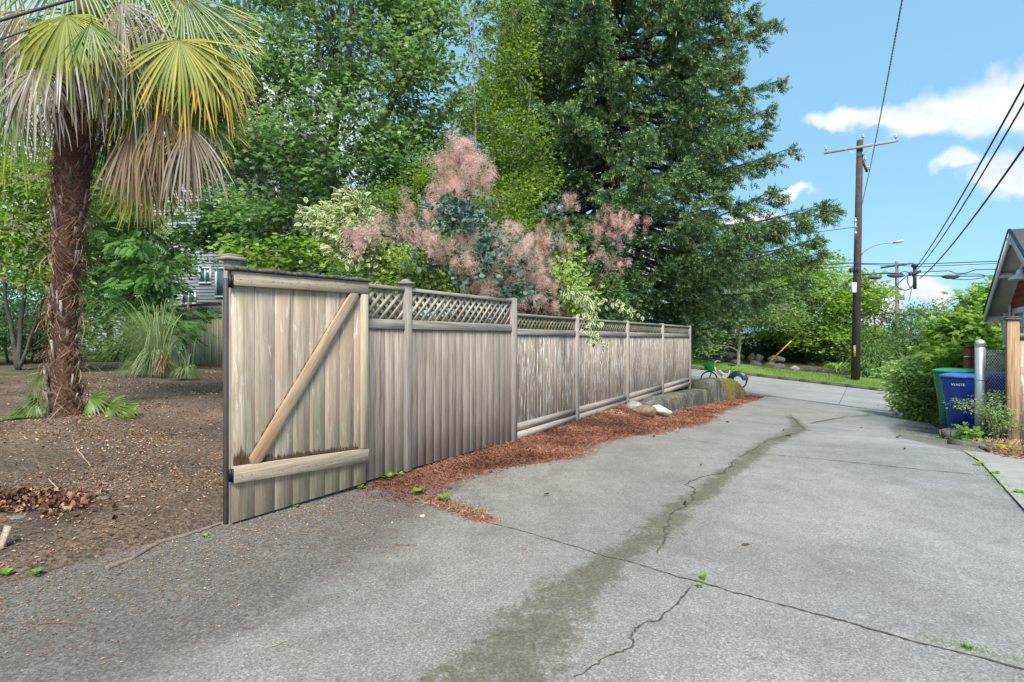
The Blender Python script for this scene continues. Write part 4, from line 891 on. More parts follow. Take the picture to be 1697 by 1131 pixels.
def knot():
    root = empty('cable_knot', tuple(J)); tag(root, 'tangled black knot of cable loops and clamps hanging over the street', 'cable knot')
    m = MB(); m.add(*lathe([(.02, -.1), (.13, -.05), (.14, .05), (.03, .1)], 10, (0, 0, .3))); m.add(*bar([0, 0, .3], [0, 0, -.75], .1, .1)); m.add(*bar([-.25, 0, -.1], [.25, 0, .05], .12, .12)); m.build('clamp', M['cable'], root)
    m = MB(); t = np.linspace(0, 2*PI, 28); m.add(*tube(np.stack([-.45+.42*np.cos(t), 0*t, -.38+.42*np.sin(t)], 1), .022, 6)); m.build('cable_loop', M['cable'], root)
    m = MB(); m.add(*tube(np.stack([-.1+.16*np.cos(t), .1+0*t, -.3+.35*np.sin(t)], 1), .018, 6)); m.build('cable_loop', M['cable'], root)
    m = MB(); c = street_pt(1602, 459)-J; m.add(*tube(np.stack([c[0]+.6*np.cos(t), c[1]-.3*np.cos(t), c[2]+.13*np.sin(t)], 1), .018, 6)); m.build('cable_loop', M['cable'], root)
knot()
# guy with yellow guard
g0 = hit(1259, 619); g0[2] += .1; g1 = street_pt(1312, 565, 31.6); gt = POLE+np.array([0, 0, 6.0])
dirg = (g1-g0); root = empty('guy_wire', tuple(g0)); tag(root, 'slanting guy wire with a yellow plastic guard, anchored in the verge', 'guy wire')
m = MB(); m.add(*tube([(0, 0, 0), dirg*.99], .032, 8)); m.build('yellow_guard', plain('yellow_plastic', (0.66, 0.42, 0.035), .5), root, smooth=True)
m = MB(); m.add(*tube([dirg*.0, dirg*1.0, gt-g0], .008, 6)); m.build('steel_wire', M['cable_grey'], root)

# ---- bins
def make_bin(name, col, lidc, label, loc, rz, sc=1.0, text=False):
    root = empty(name, loc, rz); root.scale = (sc, sc, sc); tag(root, label, 'wheelie bin')
    bm_ = plain(name+'_plastic', col, .42, var=.12, scale=3); lm = plain(name+'_lid', lidc, .35, var=.1, scale=3)
    # body: taper with a stepped shoulder, rounded corners. local -y is the front
    m = MB(); V = []; prof = [(.0, .20, .22), (.04, .215, .235), (.55, .262, .30), (.66, .275, .315), (.70, .292, .335), (.92, .305, .355), (.96, .318, .368), (1.0, .32, .37)]
    K = 24
    for z, hw, hd in prof:
        for k in range(K):
            a = 2*PI*k/K; c, s_ = math.cos(a), math.sin(a); e = 4.5; q = (abs(c)**e+abs(s_)**e)**(-1/e); V.append((hw*c*q, hd*s_*q, z))
    Fc = [[i*K+j, i*K+(j+1) % K, (i+1)*K+(j+1) % K, (i+1)*K+j] for i in range(len(prof)-1) for j in range(K)]+[list(range(K))[::-1], [(len(prof)-1)*K+j for j in range(K)]]
    m.add(np.array(V), Fc); m.build('body', bm_, root, smooth=False, bevel=.006)
    m = MB(); m.add(*box(-.10, .10, -.322, -.300, .12, .62)); m.build('grab_panel', plain(name+'_recess_shade', tuple(x*.55 for x in col), .5), root, bevel=.01)  # raised panel; body colour darkened to read as a shaded recess
    m = MB(); V = []; lid = [(1.002, .335, .385), (1.04, .34, .39), (1.055, .31, .36), (1.075, .24, .29)]
    for z, hw, hd in lid:
        for k in range(K):
            a = 2*PI*k/K; c, s_ = math.cos(a), math.sin(a); e = 4.5; q = (abs(c)**e+abs(s_)**e)**(-1/e); V.append((hw*c*q, hd*s_*q, z))
    Fc = [[i*K+j, i*K+(j+1) % K, (i+1)*K+(j+1) % K, (i+1)*K+j] for i in range(3) for j in range(K)]+[list(range(K))[::-1], [3*K+j for j in range(K)]]
    m.add(np.array(V), Fc); m.add(*box(-.14, .14, -.42, -.38, 1.005, 1.04)); m.build('lid', lm, root, smooth=True, bevel=.004)
    m = MB(); m.add(*tube([(-.25, .39, .97), (-.25, .44, .98), (.25, .44, .98), (.25, .39, .97)], .014, 8)); m.build('handle', bm_, root)
    for s in (-1, 1):
        m = MB(); V, Fc = lathe([(.02, -.03), (.12, -.03), (.125, 0), (.12, .03), (.02, .03)], 18); V = V[:, [2, 1, 0]]; m.add(V+[s*.25, .28, .12], Fc[::1]); m.build('wheel', M['black_iron'], root)
    if text:
        cu = bpy.data.curves.new('bin_lettering', 'FONT'); cu.body = text; cu.size = .062; cu.extrude = .001; cu.align_x = 'CENTER'; to_ = bpy.data.objects.new('t', cu); me_ = bpy.data.meshes.new_from_object(to_); bpy.data.objects.remove(to_); me_.materials.clear(); me_.materials.append(M['white'])
        o = bpy.data.objects.new('lettering', me_); COL.objects.link(o); o.parent = root; o.location = (0, -.372, .86); o.rotation_euler = (PI/2-.06, 0, 0)
    return root
BZ = lambda px, Z: (float((px-CX)/F*Z), Z)
def on_ground(px, Z, dz=0): x, y = BZ(px, Z); return (x, y, gz(x, y)+dz)
FACE = math.atan2(-1, .0)
blue = (0.008, 0.055, 0.33)
bl = P3(1597, 713, 10.1)
base_z = bl[2]
for nm, px_, Z_, rz_, c, l, lab, sc, tx in [
    ('recycling_bin', 1598, 10.1, -.95, blue, (0.05, 0.12, 0.42), 'dark blue wheelie bin with white lettering, directly left of the steel post', 1.0, 'WASTE'),
    ('recycling_bin', 1655, 10.45, -1.0, (0.008, 0.06, 0.36), (0.01, 0.07, 0.40), 'blue wheelie bin behind the chain-link mesh, right of the steel post', 1.0, None),
    ('compost_bin', 1583, 11.1, -.95, (0.0, 0.24, 0.14), (0.02, 0.30, 0.19), 'green wheelie bin half hidden behind the blue bins', 1.02, None)]:
    x, y = BZ(px_, Z_); make_bin(nm, c, l, lab, (x, y, min(base_z+.0, 1e9) if nm != 'compost_bin' else base_z+.02), rz_, sc, tx)
# pad of soil under the bins meets them where the ground is lower
x, y = BZ(1576, 9.45); o = empty('concrete_block', (x, y, 0)); zc = float(P3(1576, 726, 9.45)[2]); o.location[2] = gz(x, y)+.0; o.rotation_euler[2] = .5
tag(o, 'dark hollow concrete block standing in front of the dark blue bin', 'concrete block')
hb = max(.12, float(P3(1576, 712, 9.45)[2])-gz(x, y)); m = MB()
for (a, b_, c, d) in ((-.2, .2, -.1, -.07), (-.2, .2, .07, .1), (-.2, -.165, -.068, .068), (-.018, .018, -.068, .068), (.165, .2, -.068, .068)): m.add(*box(a, b_, c, d, 0, hb))
m.build('block_shell', plain('dark_block', (0.10, 0.095, 0.085), .9, var=.3, bmp=.4), o)
# ---- steel post and chain-link fence
def chain_fence():
    p = hit(1624, 733); root = empty('chain_link_fence', (p[0], p[1], p[2]-.02)); tag(root, 'galvanised steel post with chain-link mesh, beside the blue bins', 'chain-link fence')
    Z = p[1]; top = (CY-566)/F*Z+CH-p[2]+.02; R = 6.6/F*Z
    m = MB(); m.add(*lathe([(R, 0), (R, top-.06)], 18)); m.build('post', M['metal_grey'], root, smooth=True)
    m = MB(); m.add(*lathe([(R*1.12, 0), (R*1.12, .05), (R*.9, .085), (R*.4, .105), (.004, .11)], 18, (0, 0, top-.075))); m.build('post_cap', M['metal_grey'], root, smooth=True)
    for zz in (.1, .42, .62, .95): 
        q = top*zz
        m = MB(); m.add(*lathe([(R*1.04, 0), (R*1.12, .003), (R*1.12, .017), (R*1.04, .02)], 18, (0, 0, q))); m.add(*box(R, R+.05, -.006, .006, q, q+.02)); m.build('band', M['metal_grey'], root)
    e = P3(1700, 700, Z+.25)-p; e[2] = 0; L = float(np.linalg.norm(e)); d = e/L
    m = MB(); m.add(*tube([d*(R+.045)+[0, 0, .05], d*(R+.045)+[0, 0, top-.12]], .008, 8)); m.build('tension_bar', M['metal_grey'], root)
    m = MB(); z0, z1 = .06, top-.14; sp = .062; k = -(z1-z0); x0, x1 = R+.04, L; 
    for s in (1, -1):
        k = x0-(z1-z0)
        while k < x1+(z1-z0):
            pts = []
            for zz in np.arange(z0, z1+.001, sp/2):
                xx = k+(zz-z0) if s == 1 else k+(z1-zz)
                if x0-1e-3 <= xx <= x1+1e-3: pts.append(d*xx+np.array([0, 0, zz])+np.array([-d[1], d[0], 0])*.003*s)
            if len(pts) > 1: m.add(*tube([pts[0], pts[-1]], .0030, 4, cap=False))
            k += sp
    m.build('wire_mesh', plain('zinc_wire', (0.55, 0.57, 0.6), .45, .6), root)
    return p
PST = chain_fence()
# ---- timber posts and boarded side gate at the right edge
p = hit(1678, 741); root = empty('timber_post', (p[0], p[1], p[2]-.05), -.62); tag(root, 'brown square timber post with a dark flat cap at the right edge', 'post')
Z = p[1]; h = CH+(CY-531)/F*Z-p[2]+.05; wpx = 7.6/F*Z
m = MB(); m.add(*box(-wpx, wpx, -wpx, wpx, 0, h), 0, .4); m.build('shaft', M['brown_post'], root, bevel=.006)
m = MB(); m.add(*box(-wpx*1.3, wpx*1.3, -wpx*1.3, wpx*1.3, h+.001, h+.035)); m.add(*box(-wpx*1.1, wpx*1.1, -wpx*1.1, wpx*1.1, h+.0352, h+.06)); m.build('post_cap', M['mossy_cap'], root, bevel=.006)
root2 = empty('side_fence', (p[0]+wpx*1.2, p[1]+.02, p[2]-.02), -.25); tag(root2, 'pale grey board fence right of the brown post, cut by the picture edge', 'fence')
rr = np.random.default_rng(3); boards(.0, 1.5, lambda x: .04, lambda x: h-.25, .14, .0, .02, rr).build('board_panel', M['fence_far'], root2)
m = MB(); m.add(*box(0, 1.5, -.03, -.001, h-.33, h-.24), 0, .3); m.build('rail', M['fence_rail'], root2)
m = MB(); m.add(*box(0, 1.5, -.04, .04, h-.16, h-.12), 0, .3); m.build('top_rail', M['mossy_cap'], root2)
q = P3(1605, 640, 11.6); root = empty('timber_stake', (q[0], q[1], gz(q[0], q[1]))); tag(root, 'short red-brown timber post rising behind the blue bin lid', 'post')
zt = float(P3(1605, 576, 11.6)[2])-root.location[2]; m = MB(); m.add(*box(-.065, .065, -.06, .06, 0, zt)); m.build('shaft', M['red_post'], root, bevel=.006)
m = MB(); m.add(*box(-.09, .09, -.075, .075, zt+.001, zt+.02)); m.build('post_cap', M['mossy_cap'], root)
for dz in (.22, .53):
    m = MB(); m.add(*box(-.16, .2, -.078, -.062, zt-dz, zt-dz+.03)); m.build('strap', M['metal_grey'], root)
# low mossy kerb in front of the fence
p0 = hit(1600, 741); p1 = hit(1700, 749); m = MB(); n = 14; rr = np.random.default_rng(2)
V = []; L = p1-p0
E = []
for i in range(n):
    c = p0+L*i/(n-1); dp = np.array([-.1, .24, 0]); zt_ = .06+rr.uniform(0, .02)
    for a, zz in ((0, -.05), (.05, zt_), (.9, zt_+.01), (1, -.05)): V.append(c+dp*a+[0, 0, zz]-p0); E.append(.25+.35*(i/n > .45))
Fc = [[4*i+k, 4*i+k+1, 4*i+5+k, 4*i+4+k] for i in range(n-1) for k in range(3)]+[[0, 1, 2, 3][::-1], [4*(n-1)+k for k in range(4)]]
m.add(np.array(V), Fc, 0, 0, np.array(E)); o = m.build('low_kerb', M['wallc'], None, loc=tuple(p0)); tag(o, 'low mossy concrete kerb under the chain-link fence', 'kerb stone')

# ---- garage with gable towards the alley
def garage():
    red = None; m_, nt, b = new_mat('red_lap_siding'); p = geo(nt); sp_ = node(nt, 'ShaderNodeSeparateXYZ'); link(nt, p, sp_.inputs[0])
    c = ramp(nt, noise(nt, p, 12, 4), [(.3, (0.22, 0.045, 0.04)), (.7, (0.31, 0.075, 0.065))]); link(nt, c, b.inputs['Base Color']); b.inputs['Roughness'].default_value = .7; red = m_
    shingle = plain('grey_shingle', (0.2, 0.2, 0.2), .9, var=.4, scale=20, bmp=.6); soff = plain('painted_soffit', (0.66, 0.60, 0.60), .7)
    base = np.array(UV(14.5, 2.75, 0)); root = empty('garage', tuple(base), FRZ); tag(root, 'red lap-sided garage with white trim and gable roof', 'garage')
    # local x: u-14.5 ; local y: -(v-2.75) => building extends to negative y
    zb = -1.0; E = 2.22; PK = 3.50; hw = 2.35
    m = MB()
    for i, z in enumerate(np.arange(zb, PK, .145)):
        z1 = min(z+.15, PK); lim = lambda zz: hw if zz < E else hw*(PK-zz)/(PK-E)
        a, b2 = lim(z), lim(z1)
        V = [(-a, .018, z), (a, .018, z), (b2, .004, z1), (-b2, .004, z1), (-a, -.1, z), (a, -.1, z), (b2, -.1, z1), (-b2, -.1, z1)]
        if b2 > .02: m.add(np.array(V), [[3, 2, 1, 0], [4, 5, 6, 7], [0, 1, 5, 4]])
    for s in (-1, 1):
        for z in np.arange(zb, E, .145):
            V = [(s*(hw+.016), 0, z), (s*(hw+.016), -6, z), (s*(hw+.002), -6, z+.15), (s*(hw+.002), 0, z+.15)]; m.add(np.array(V), [[0, 1, 2, 3]])
    m.build('wall', red, root)
    for s in (-1, 1):
        m = MB(); V, Fc = box(s*hw-.06, s*hw+.06, -.02, .035, zb, E+.0); m.add(V, Fc); m.build('corner_board', M['white'], root, bevel=.004)
    ov = .38; er = hw+.55; ze = E-.55*(PK-E)/hw
    for s in (-1, 1):
        V = np.array([(0, ov, PK+.05), (s*er, ov, ze+.05), (s*er, -6, ze+.05), (0, -6, PK+.05), (0, ov, PK+.12), (s*er, ov, ze+.12), (s*er, -6, ze+.12), (0, -6, PK+.12)])
        m = MB(); m.add(V, BOXF); rf = m.build('roof_slope', [soff, shingle], root)
        for f in rf.data.polygons: f.material_index = 1 if abs(f.normal.z) > .3 and f.center.z > (PK+ze)/2+.085 else 0
        m = MB(); V = np.array([(0, ov+.002, PK-.10), (s*er, ov+.002, ze-.10), (s*er, ov+.03, ze-.10), (0, ov+.03, PK-.10), (0, ov+.002, PK+.10), (s*er, ov+.002, ze+.10), (s*er, ov+.03, ze+.10), (0, ov+.03, PK+.10)])
        m.add(V, BOXF); m.build('rake_board', M['white'], root)
        m = MB(); V = np.array([(0, ov+.001, PK+.10), (s*(er+.02), ov+.001, ze+.10), (s*(er+.02), ov+.05, ze+.10), (0, ov+.05, PK+.10), (0, ov+.001, PK+.135), (s*(er+.02), ov+.001, ze+.135), (s*(er+.02), ov+.05, ze+.135), (0, ov+.05, PK+.135)])
        m.add(V, BOXF); m.build('roof_edge', M['black_iron'], root)
        m = MB(); m.add(*bar([s*(er+.015), ov, ze-.02], [s*(er+.015), -6, ze-.02], .03, .17)); m.build('fascia', M['white'], root)
        # eave bracket
        m = MB(); xb = s*(hw+.02); m.add(*bar([xb, .085, E-.30], [s*(er-.02), .085, E-.30], .09, .09)); m.add(*bar([xb, .085, E-.95], [xb, .085, E-.2], .09, .09)); m.add(*bar([xb, .083, E-.8], [s*(er-.15), .083, E-.34], .07, .07)); m.build('bracket', M['white'], root)
    for z, w in ((PK-.12, .0),):
        m = MB(); m.add(*bar([0, 0, z], [0, ov+.06, z], .1, .14)); m.build('ridge_beam', M['white'], root)
    m = MB(); m.add(*bar([hw*.5, 0, (E+PK)/2-.06], [hw*.5, ov, (E+PK)/2-.06], .09, .1)); m.build('lookout', M['white'], root)
    # white-framed window
    for x0 in (1.35,):
        m = MB()
        for a in (box(x0-.55, x0+.55, .02, .05, 1.98, 2.10), box(x0-.55, x0-.45, .02, .05, .72, 1.979), box(x0+.45, x0+.55, .02, .05, .72, 1.979), box(x0-.6, x0+.6, .02, .07, .64, .719)): m.add(*a)
        w = m.build('window', M['white'], root); g_ = MB(); g_.add(*box(x0-.449, x0+.449, .012, .024, .72, 1.98)); g_.build('pane', plain('window_glass', (0.35, 0.38, 0.40), .1), w)
    # barn lamp
    lx = -.30; lz = 2.68; m = MB(); m.add(*tube([(lx, .02, lz+.1), (lx, .12, lz+.2), (lx, .26, lz+.2), (lx, .30, lz+.08)], .014, 8)); lm = m.build('barn_lamp', M['white'], root, smooth=True)
    m = MB(); m.add(*lathe([(.03, .10), (.055, .06), (.06, .0), (.15, -.05), (.19, -.10), (.185, -.105), (.05, -.02)], 20, (lx, .30, lz))); m.build('lamp_shade', M['white'], lm, smooth=True)
garage()

# ---- grey house behind the yard
def house():
    o0 = P3(330, 600, 27.0); root = empty('house', (o0[0], o0[1], 0), -.10); tag(root, 'pale grey lap-sided house glimpsed behind the yard trees', 'house')
    gs = plain('grey_siding', (0.25, 0.265, 0.29), .7, var=.08, scale=2); m = MB(); x0, x1, zt = -6.5, 4.2, 10.5
    for z in np.arange(0, zt, .165):
        m.add(np.array([(x0, -.035, z), (x1, -.035, z), (x1, -.0, z+.172), (x0, -.0, z+.172), (x0, .1, z), (x1, .1, z)]), [[3, 2, 1, 0][::-1], [0, 1, 5, 4]])
        m.add(np.array([(x1+.03, 0, z), (x1+.03, 7, z), (x1, 7, z+.172), (x1, 0, z+.172)]), [[0, 1, 2, 3]])
    m.build('wall', gs, root)
    m = MB(); m.add(*box(x1-.1, x1+.06, -.06, .1, 0, zt)); m.build('corner_board', M['white'], root)
    m = MB(); V, Fc = prism([(-.6, zt-.1), (3.5, zt+2.4), (7.6, zt-.1), (7.6, zt+.05), (3.5, zt+2.6), (-.6, zt+.05)], 'x', x0-.4, x1+.4); m.add(V, Fc); m.build('roof', plain('dark_roof', (0.08, 0.08, 0.085), .9, bmp=.4), root)
    def win(px0, py0, px1, py1):
        k = 27.0/F; a0, a1 = (px0-330)*k, (px1-330)*k; z1, z0 = CH-(py0-CY)*k, CH-(py1-CY)*k; m = MB(); t = .09
        for a in (box(a0, a1, -.09, -.04, z1-t, z1), box(a0, a1, -.09, -.04, z0, z0+t), box(a0, a0+t, -.09, -.04, z0+t, z1-t), box(a1-t, a1, -.09, -.04, z0+t, z1-t), box((a0+a1)/2-.03, (a0+a1)/2+.03, -.08, -.04, z0+t, z1-t)): m.add(*a)
        w = m.build('window', M['white'], root); g_ = MB(); g_.add(*box(a0+t*.5, a1-t*.5, -.06, -.045, z0+t*.5, z1-t*.5)); g_.build('pane', plain('blue_pane', (0.10, 0.17, 0.19), .08), w)
    win(331, 443, 353, 471); win(360, 444, 392, 494); win(300, 482, 326, 505); win(400, 430, 430, 470)
house()

# ---- rental bicycle on the street behind the wall
def bicycle():
    u0, v0 = 21.95, -5.0
    rw = P3(1223, 642, 21.3)     # rear tyre foot on the street
    ru, rv = toUV(rw[0], rw[1]); z = float(TA(ru, rv))+.01
    root = empty('bicycle', (rw[0], rw[1], z), -AL+PI); tag(root, 'green and white hire bicycle with a front basket, parked behind the mossy wall', 'bicycle')
    root.rotation_euler = (0, math.radians(0), -AL+PI)   # local +x points left along the street
    grn = plain('bright_green_paint', (0.03, 0.46, 0.08), .35, var=.06); wht = plain('white_frame_paint', (0.72, 0.76, 0.74), .35, var=.05); R = .34; wb = 1.12
    def wheel(x, nm):
        t = np.linspace(0, 2*PI, 37)[:-1]; m = MB(); P = np.stack([x+R*np.cos(t)*.96, 0*t, R+R*np.sin(t)*.96], 1); P = np.vstack([P, P[:1]]); m.add(*tube(P, .024, 8, cap=False)); w = m.build(nm, M['black_iron'], root, smooth=True)
        m = MB(); P2 = np.stack([x+R*.88*np.cos(t), 0*t, R+R*.88*np.sin(t)], 1); P2 = np.vstack([P2, P2[:1]]); m.add(*tube(P2, .010, 6, cap=False))
        for k in range(16): a = k*PI/8; m.add(*tube([(x, 0, R), (x+R*.88*math.cos(a), 0, R+R*.88*math.sin(a))], .0022, 3, cap=False))
        m.add(*tube([(x, -.05, R), (x, .05, R)], .035, 10)); m.build('rim', M['metal_grey'], w)
    wheel(0, 'wheel'); wheel(wb, 'wheel')
    m = MB(); m.add(*tube([(.44, 0, .30), (.86, 0, .70), (.90, 0, .86)], .032, 10)); m.add(*tube([(.44, 0, .30), (.30, 0, .74)], .024, 8)); m.add(*tube([(0, .05, R), (.40, .04, .33)], .014, 6)); m.add(*tube([(0, -.05, R), (.40, -.04, .33)], .014, 6)); m.add(*tube([(0, .05, R), (.33, .02, .62)], .012, 6)); m.add(*tube([(0, -.05, R), (.33, -.02, .62)], .012, 6)); m.build('frame', wht, root, smooth=True)
    m = MB(); V, Fc = prism([(.60, .50), (.78, .70), (.70, .76), (.50, .58)], 'y', -.045, .045); m.add(V, Fc); m.build('battery_case', wht, root, bevel=.01)
    m = MB(); m.add(*tube([(wb, .055, R), (1.0, .055, .72), (.97, 0, .76)], .016, 8)); m.add(*tube([(wb, -.055, R), (1.0, -.055, .72), (.97, 0, .76)], .016, 8)); m.add(*tube([(.97, 0, .72), (.885, 0, 1.02)], .026, 8)); m.build('fork', grn, root, smooth=True)
    m = MB(); m.add(*tube([(.885, 0, 1.02), (.87, 0, 1.08)], .02, 8)); m.add(*tube([(.72, .30, 1.07), (.84, .24, 1.11), (.88, 0, 1.08), (.84, -.24, 1.11), (.72, -.30, 1.07)], .014, 8)); hb_ = m.build('handlebar', wht, root, smooth=True)
    for s in (-1, 1):
        m = MB(); m.add(*tube([(.74, s*.295, 1.073), (.66, s*.31, 1.055)], .019, 8)); m.build('grip', M['black_iron'], hb_)
    # basket: open tapering tub
    m = MB(); o_ = [(.92, -.19, 1.0), (1.32, -.20, 1.0), (1.32, .20, 1.0), (.92, .19, 1.0)]; i_ = [(.99, -.13, .70), (1.24, -.13, .70), (1.24, .13, .70), (.99, .13, .70)]
    V = o_+i_+[(x*.985+.016, y*.94, z_) for x, y, z_ in o_]+[(x*.985+.016, y*.92, z_+.02) for x, y, z_ in i_]
    Fc = [[k, (k+1) % 4, 4+(k+1) % 4, 4+k][::-1] for k in range(4)]+[[7, 6, 5, 4]]+[[8+k, 8+(k+1) % 4, 12+(k+1) % 4, 12+k] for k in range(4)]+[[12, 13, 14, 15]]+[[k, 8+k, 8+(k+1) % 4, (k+1) % 4] for k in range(4)]
    m.add(np.array(V, float), [f[::-1] for f in Fc]); m.build('basket', grn, root, bevel=.012)
    m = MB(); m.add(*tube([(.30, 0, .74), (.24, 0, .92)], .015, 8)); m.build('seat_post', M['metal_grey'], root)
    m = MB(); V = np.array([(.10, -.09, .92), (.10, .09, .92), (.22, .07, .93), (.38, .02, .925), (.38, -.02, .925), (.22, -.07, .93)]); V2 = V+[0, 0, .045]; m.add(np.vstack([V, V2]), [[5, 4, 3, 2, 1, 0], [6, 7, 8, 9, 10, 11]]+[[k, (k+1) % 6, 6+(k+1) % 6, 6+k] for k in range(6)]); m.build('saddle', M['black_iron'], root, bevel=.01)
    # rear wheel guard
    t = np.linspace(-.15*PI, .98*PI, 22); V = []; 
    for s in (-.055, .055):
        V += [(-.00+.385*math.cos(a), s, R+.385*math.sin(a)) for a in t]+[(-.0+.17*math.cos(a), s, R+.17*math.sin(a)) for a in t]
    n = 22; Fc = [[i, i+1, n+i+1, n+i] for i in range(n-1)]+[[2*n+i, 3*n+i, 3*n+i+1, 2*n+i+1] for i in range(n-1)]+[[i, 2*n+i, 2*n+i+1, i+1] for i in range(n-1)]
    m = MB(); m.add(np.array(V), Fc); m.build('rear_guard', plain('dark_teal_guard', (0.02, 0.045, 0.07), .4, var=.5, scale=12), root)
    m = MB(); m.add(*box(-.42, -.38, -.03, .03, .48, .53)); m.build('tail_light', plain('dull_red_lens', (0.25, 0.05, 0.07), .3), root)
bicycle()

# ---- stones and loose bits
def stone(name, px, py, s, mat, lab, seed, dz=0, cat='stone', rot=0, group=None, lv=2):
    p = hit(px, py); m = MB(); V, Fc = rock((0, 0, 0), s, lv, .2, seed); m.add(V, Fc, 0, .5); o = m.build(name, M[mat], None, loc=(p[0], p[1], p[2]+s[2]*.35+dz), rot=(0, 0, rot)); tag(o, lab, cat, group); return o
stone('broken_concrete', 1092, 690, (.26, .17, .13), 'rock_white', 'pale slab of broken concrete, rightmost of the rubble on the needles', 31, .05, rot=-.5)
stone('rubble_stone', 1068, 690, (.27, .14, .12), 'rock_brown', 'brown split stone with a pale edge, left of the white slab', 32, .05, rot=-.5)
stone('rubble_stone', 1076, 680, (.30, .10, .09), 'rock_white', 'long pale chunk lying behind the brown split stone', 33, .10, rot=-.7)
stone('rubble_stone', 1052, 680, (.18, .14, .12), 'rock', 'grey chunk at the foot of the fence post, beside the rubble', 34)
stone('mossy_stone', 862, 722, (.13, .10, .085), 'wallc', 'small stone under yellow moss at the foot of the tall fence post', 35, lv=3).data.attributes['edge'].data.foreach_set('value', np.full(642, .62, np.float32))
stone('slate_slab', 8, 868, (.17, .11, .03), 'slate', 'grey slate piece at the left edge of the yard', 36, cat='slate')
stone('slate_slab', 157, 828, (.11, .08, .016), 'slate', 'small grey slate half buried in the bark chips', 37, cat='slate')
stone('pebble', 701, 858, (.028, .018, .012), 'rock_white', 'white pebble lying left of the needle tail on the alley', 38, cat='pebble')
stone('pebble', 868, 912, (.02, .017, .006), 'rock_brown', 'tan pebble lying by the slab joint on the alley', 39, cat='pebble')
stone('pebble', 650, 868, (.010, .008, .008), 'rock_white', 'tiny pale pebble left of the white pebble', 41, cat='pebble')
rr = np.random.default_rng(6)
def cone(px, py, L, rz, lab, group=None):
    p = hit(px, py); m = MB(); pr = [(.002, -.5), (.10, -.42), (.14, -.2), (.15, 0), (.13, .2), (.09, .4), (.01, .5)]; V, Fc = lathe([(a*L, b*L) for a, b in pr], 10); V = V[:, [2, 1, 0]]; V *= (1+.12*rr.normal(size=(len(V), 1))); m.add(V, Fc)
    o = m.build('spruce_cone', M['dark_wood'] if px != 1236 else M['conebr'], None, loc=(p[0], p[1], p[2]+.012), rot=(0, 0, rz)); tag(o, lab, 'cone', group); return o
M['conebr'] = plain('brown_cone', (0.10, 0.042, 0.025), .8, var=.3, scale=60)
cone(1236, 906, .052, .1, 'brown spruce cone lying alone on the grey alley')
c0 = cone(1162, 772, .05, .8, 'dark spruce cone on the alley near the needles'); G = 'dark cones fallen among the needles'; c0['group'] = G; c0['label'] = 'small dark spruce cone lying on the rust-red needles or alley'
for i in range(44):
    if i < 34: u = rr.uniform(6.5, 19); e = float(np.interp(u, ne_u, ne_v)); v = rr.uniform(-3.5, e-.05)
    else: u = rr.uniform(4, 15); v = rr.uniform(-2.8, 1.0)
    o = c0.copy(); COL.objects.link(o); o.location = UV(u, v, float(crown(np.array([u]), np.array([v]))[0])+.02); o.rotation_euler = (0, 0, rr.uniform(0, 6)); s = rr.uniform(1.0, 1.9); o.scale = (s, s, s)
def stick(px0, py0, px1, py1, rad, lab, mat='chipstick'):
    a, b_ = hit(px0, py0), hit(px1, py1); m = MB(); t = np.linspace(0, 1, 6)[:, None]; Q = a+(b_-a)*t-a+rr.normal(size=(6, 3))*[.004, .004, .001]+[0, 0, .012]; m.add(*tube(Q, [rad, rad*.6], 5)); o = m.build('twig', M[mat], None, loc=tuple(a)); tag(o, lab, 'twig'); return o
M['chipstick'] = plain('dry_twig', (0.16, 0.075, 0.04), .8, var=.3)
M['straw'] = plain('straw_twig', (0.42, 0.3, 0.16), .8, var=.3)
stick(655, 909, 692, 909, .0025, 'thin red-brown twig on the alley, below the white pebble')
stick(52, 1045, 118, 1046, .003, 'thin dark twig on the alley at the bottom left')
stick(448, 1080, 480, 1072, .002, 'pale straw stalk on the alley near the bottom', 'straw')
stick(126, 745, 150, 775, .006, 'orange-brown stick on the bark chips right of the palm', 'straw')
stick(80, 800, 120, 835, .005, 'pale stick across the yard leaf pile', 'straw')
# pale root along the yard edge
a = [hit(x, y) for x, y in ((172, 953), (215, 934), (262, 908), (310, 893), (350, 878), (374, 868))]; a = np.array(a); t = np.linspace(0, 5, 40); Q = np.stack([np.interp(t, range(6), a[:, k]) for k in range(3)], 1); Q[:, :2] += rr.normal(size=(40, 2))*.005; Q[:, 2] += .012
m = MB(); m.add(*tube(Q-Q[0], [.02, .014, .016, .011, .008], 7)); o = m.build('edge_root', plain('dusty_root', (0.24, 0.18, 0.14), .95, var=.5, scale=40, bmp=.9), None, loc=tuple(Q[0])); tag(o, 'pale dusty root marking the edge between yard soil and alley', 'root')
# plank end at the left edge
p = hit(-4, 925); m = MB(); m.add(*bar([0, 0, 0], [.02, .05, .17], .05, .02)); o = m.build('wood_offcut', M['gate_rail'], None, loc=tuple(p)); tag(o, 'light wooden offcut leaning at the left picture edge', 'offcut')
# leaf pile in the yard
def leafpile():
    p = hit(35, 840); n = 1500; a = rng.uniform(0, 2*PI, n); rad = np.abs(rng.normal(0, .28, n)); pos = np.stack([np.cos(a)*rad*1.1, np.sin(a)*rad*.6, .10*np.clip(1-rad/.5, 0, 1)*rng.random(n)+.012], 1)
    mb = MB(); cup = (OVAL[0]*[1.5, 1, 3.0], OVAL[1], OVAL[2]); scatter(mb, cup, pos, rdir(n), rdir(n, .8), rng.uniform(.02, .06, n), rng.random(n)**1.3*.8)
    o = mb.build('leaf_pile', M['chips'], None, loc=tuple(p)); tag(o, 'heap of curled dry brown leaves at the left of the yard', 'leaf pile', kind='stuff')
leafpile()
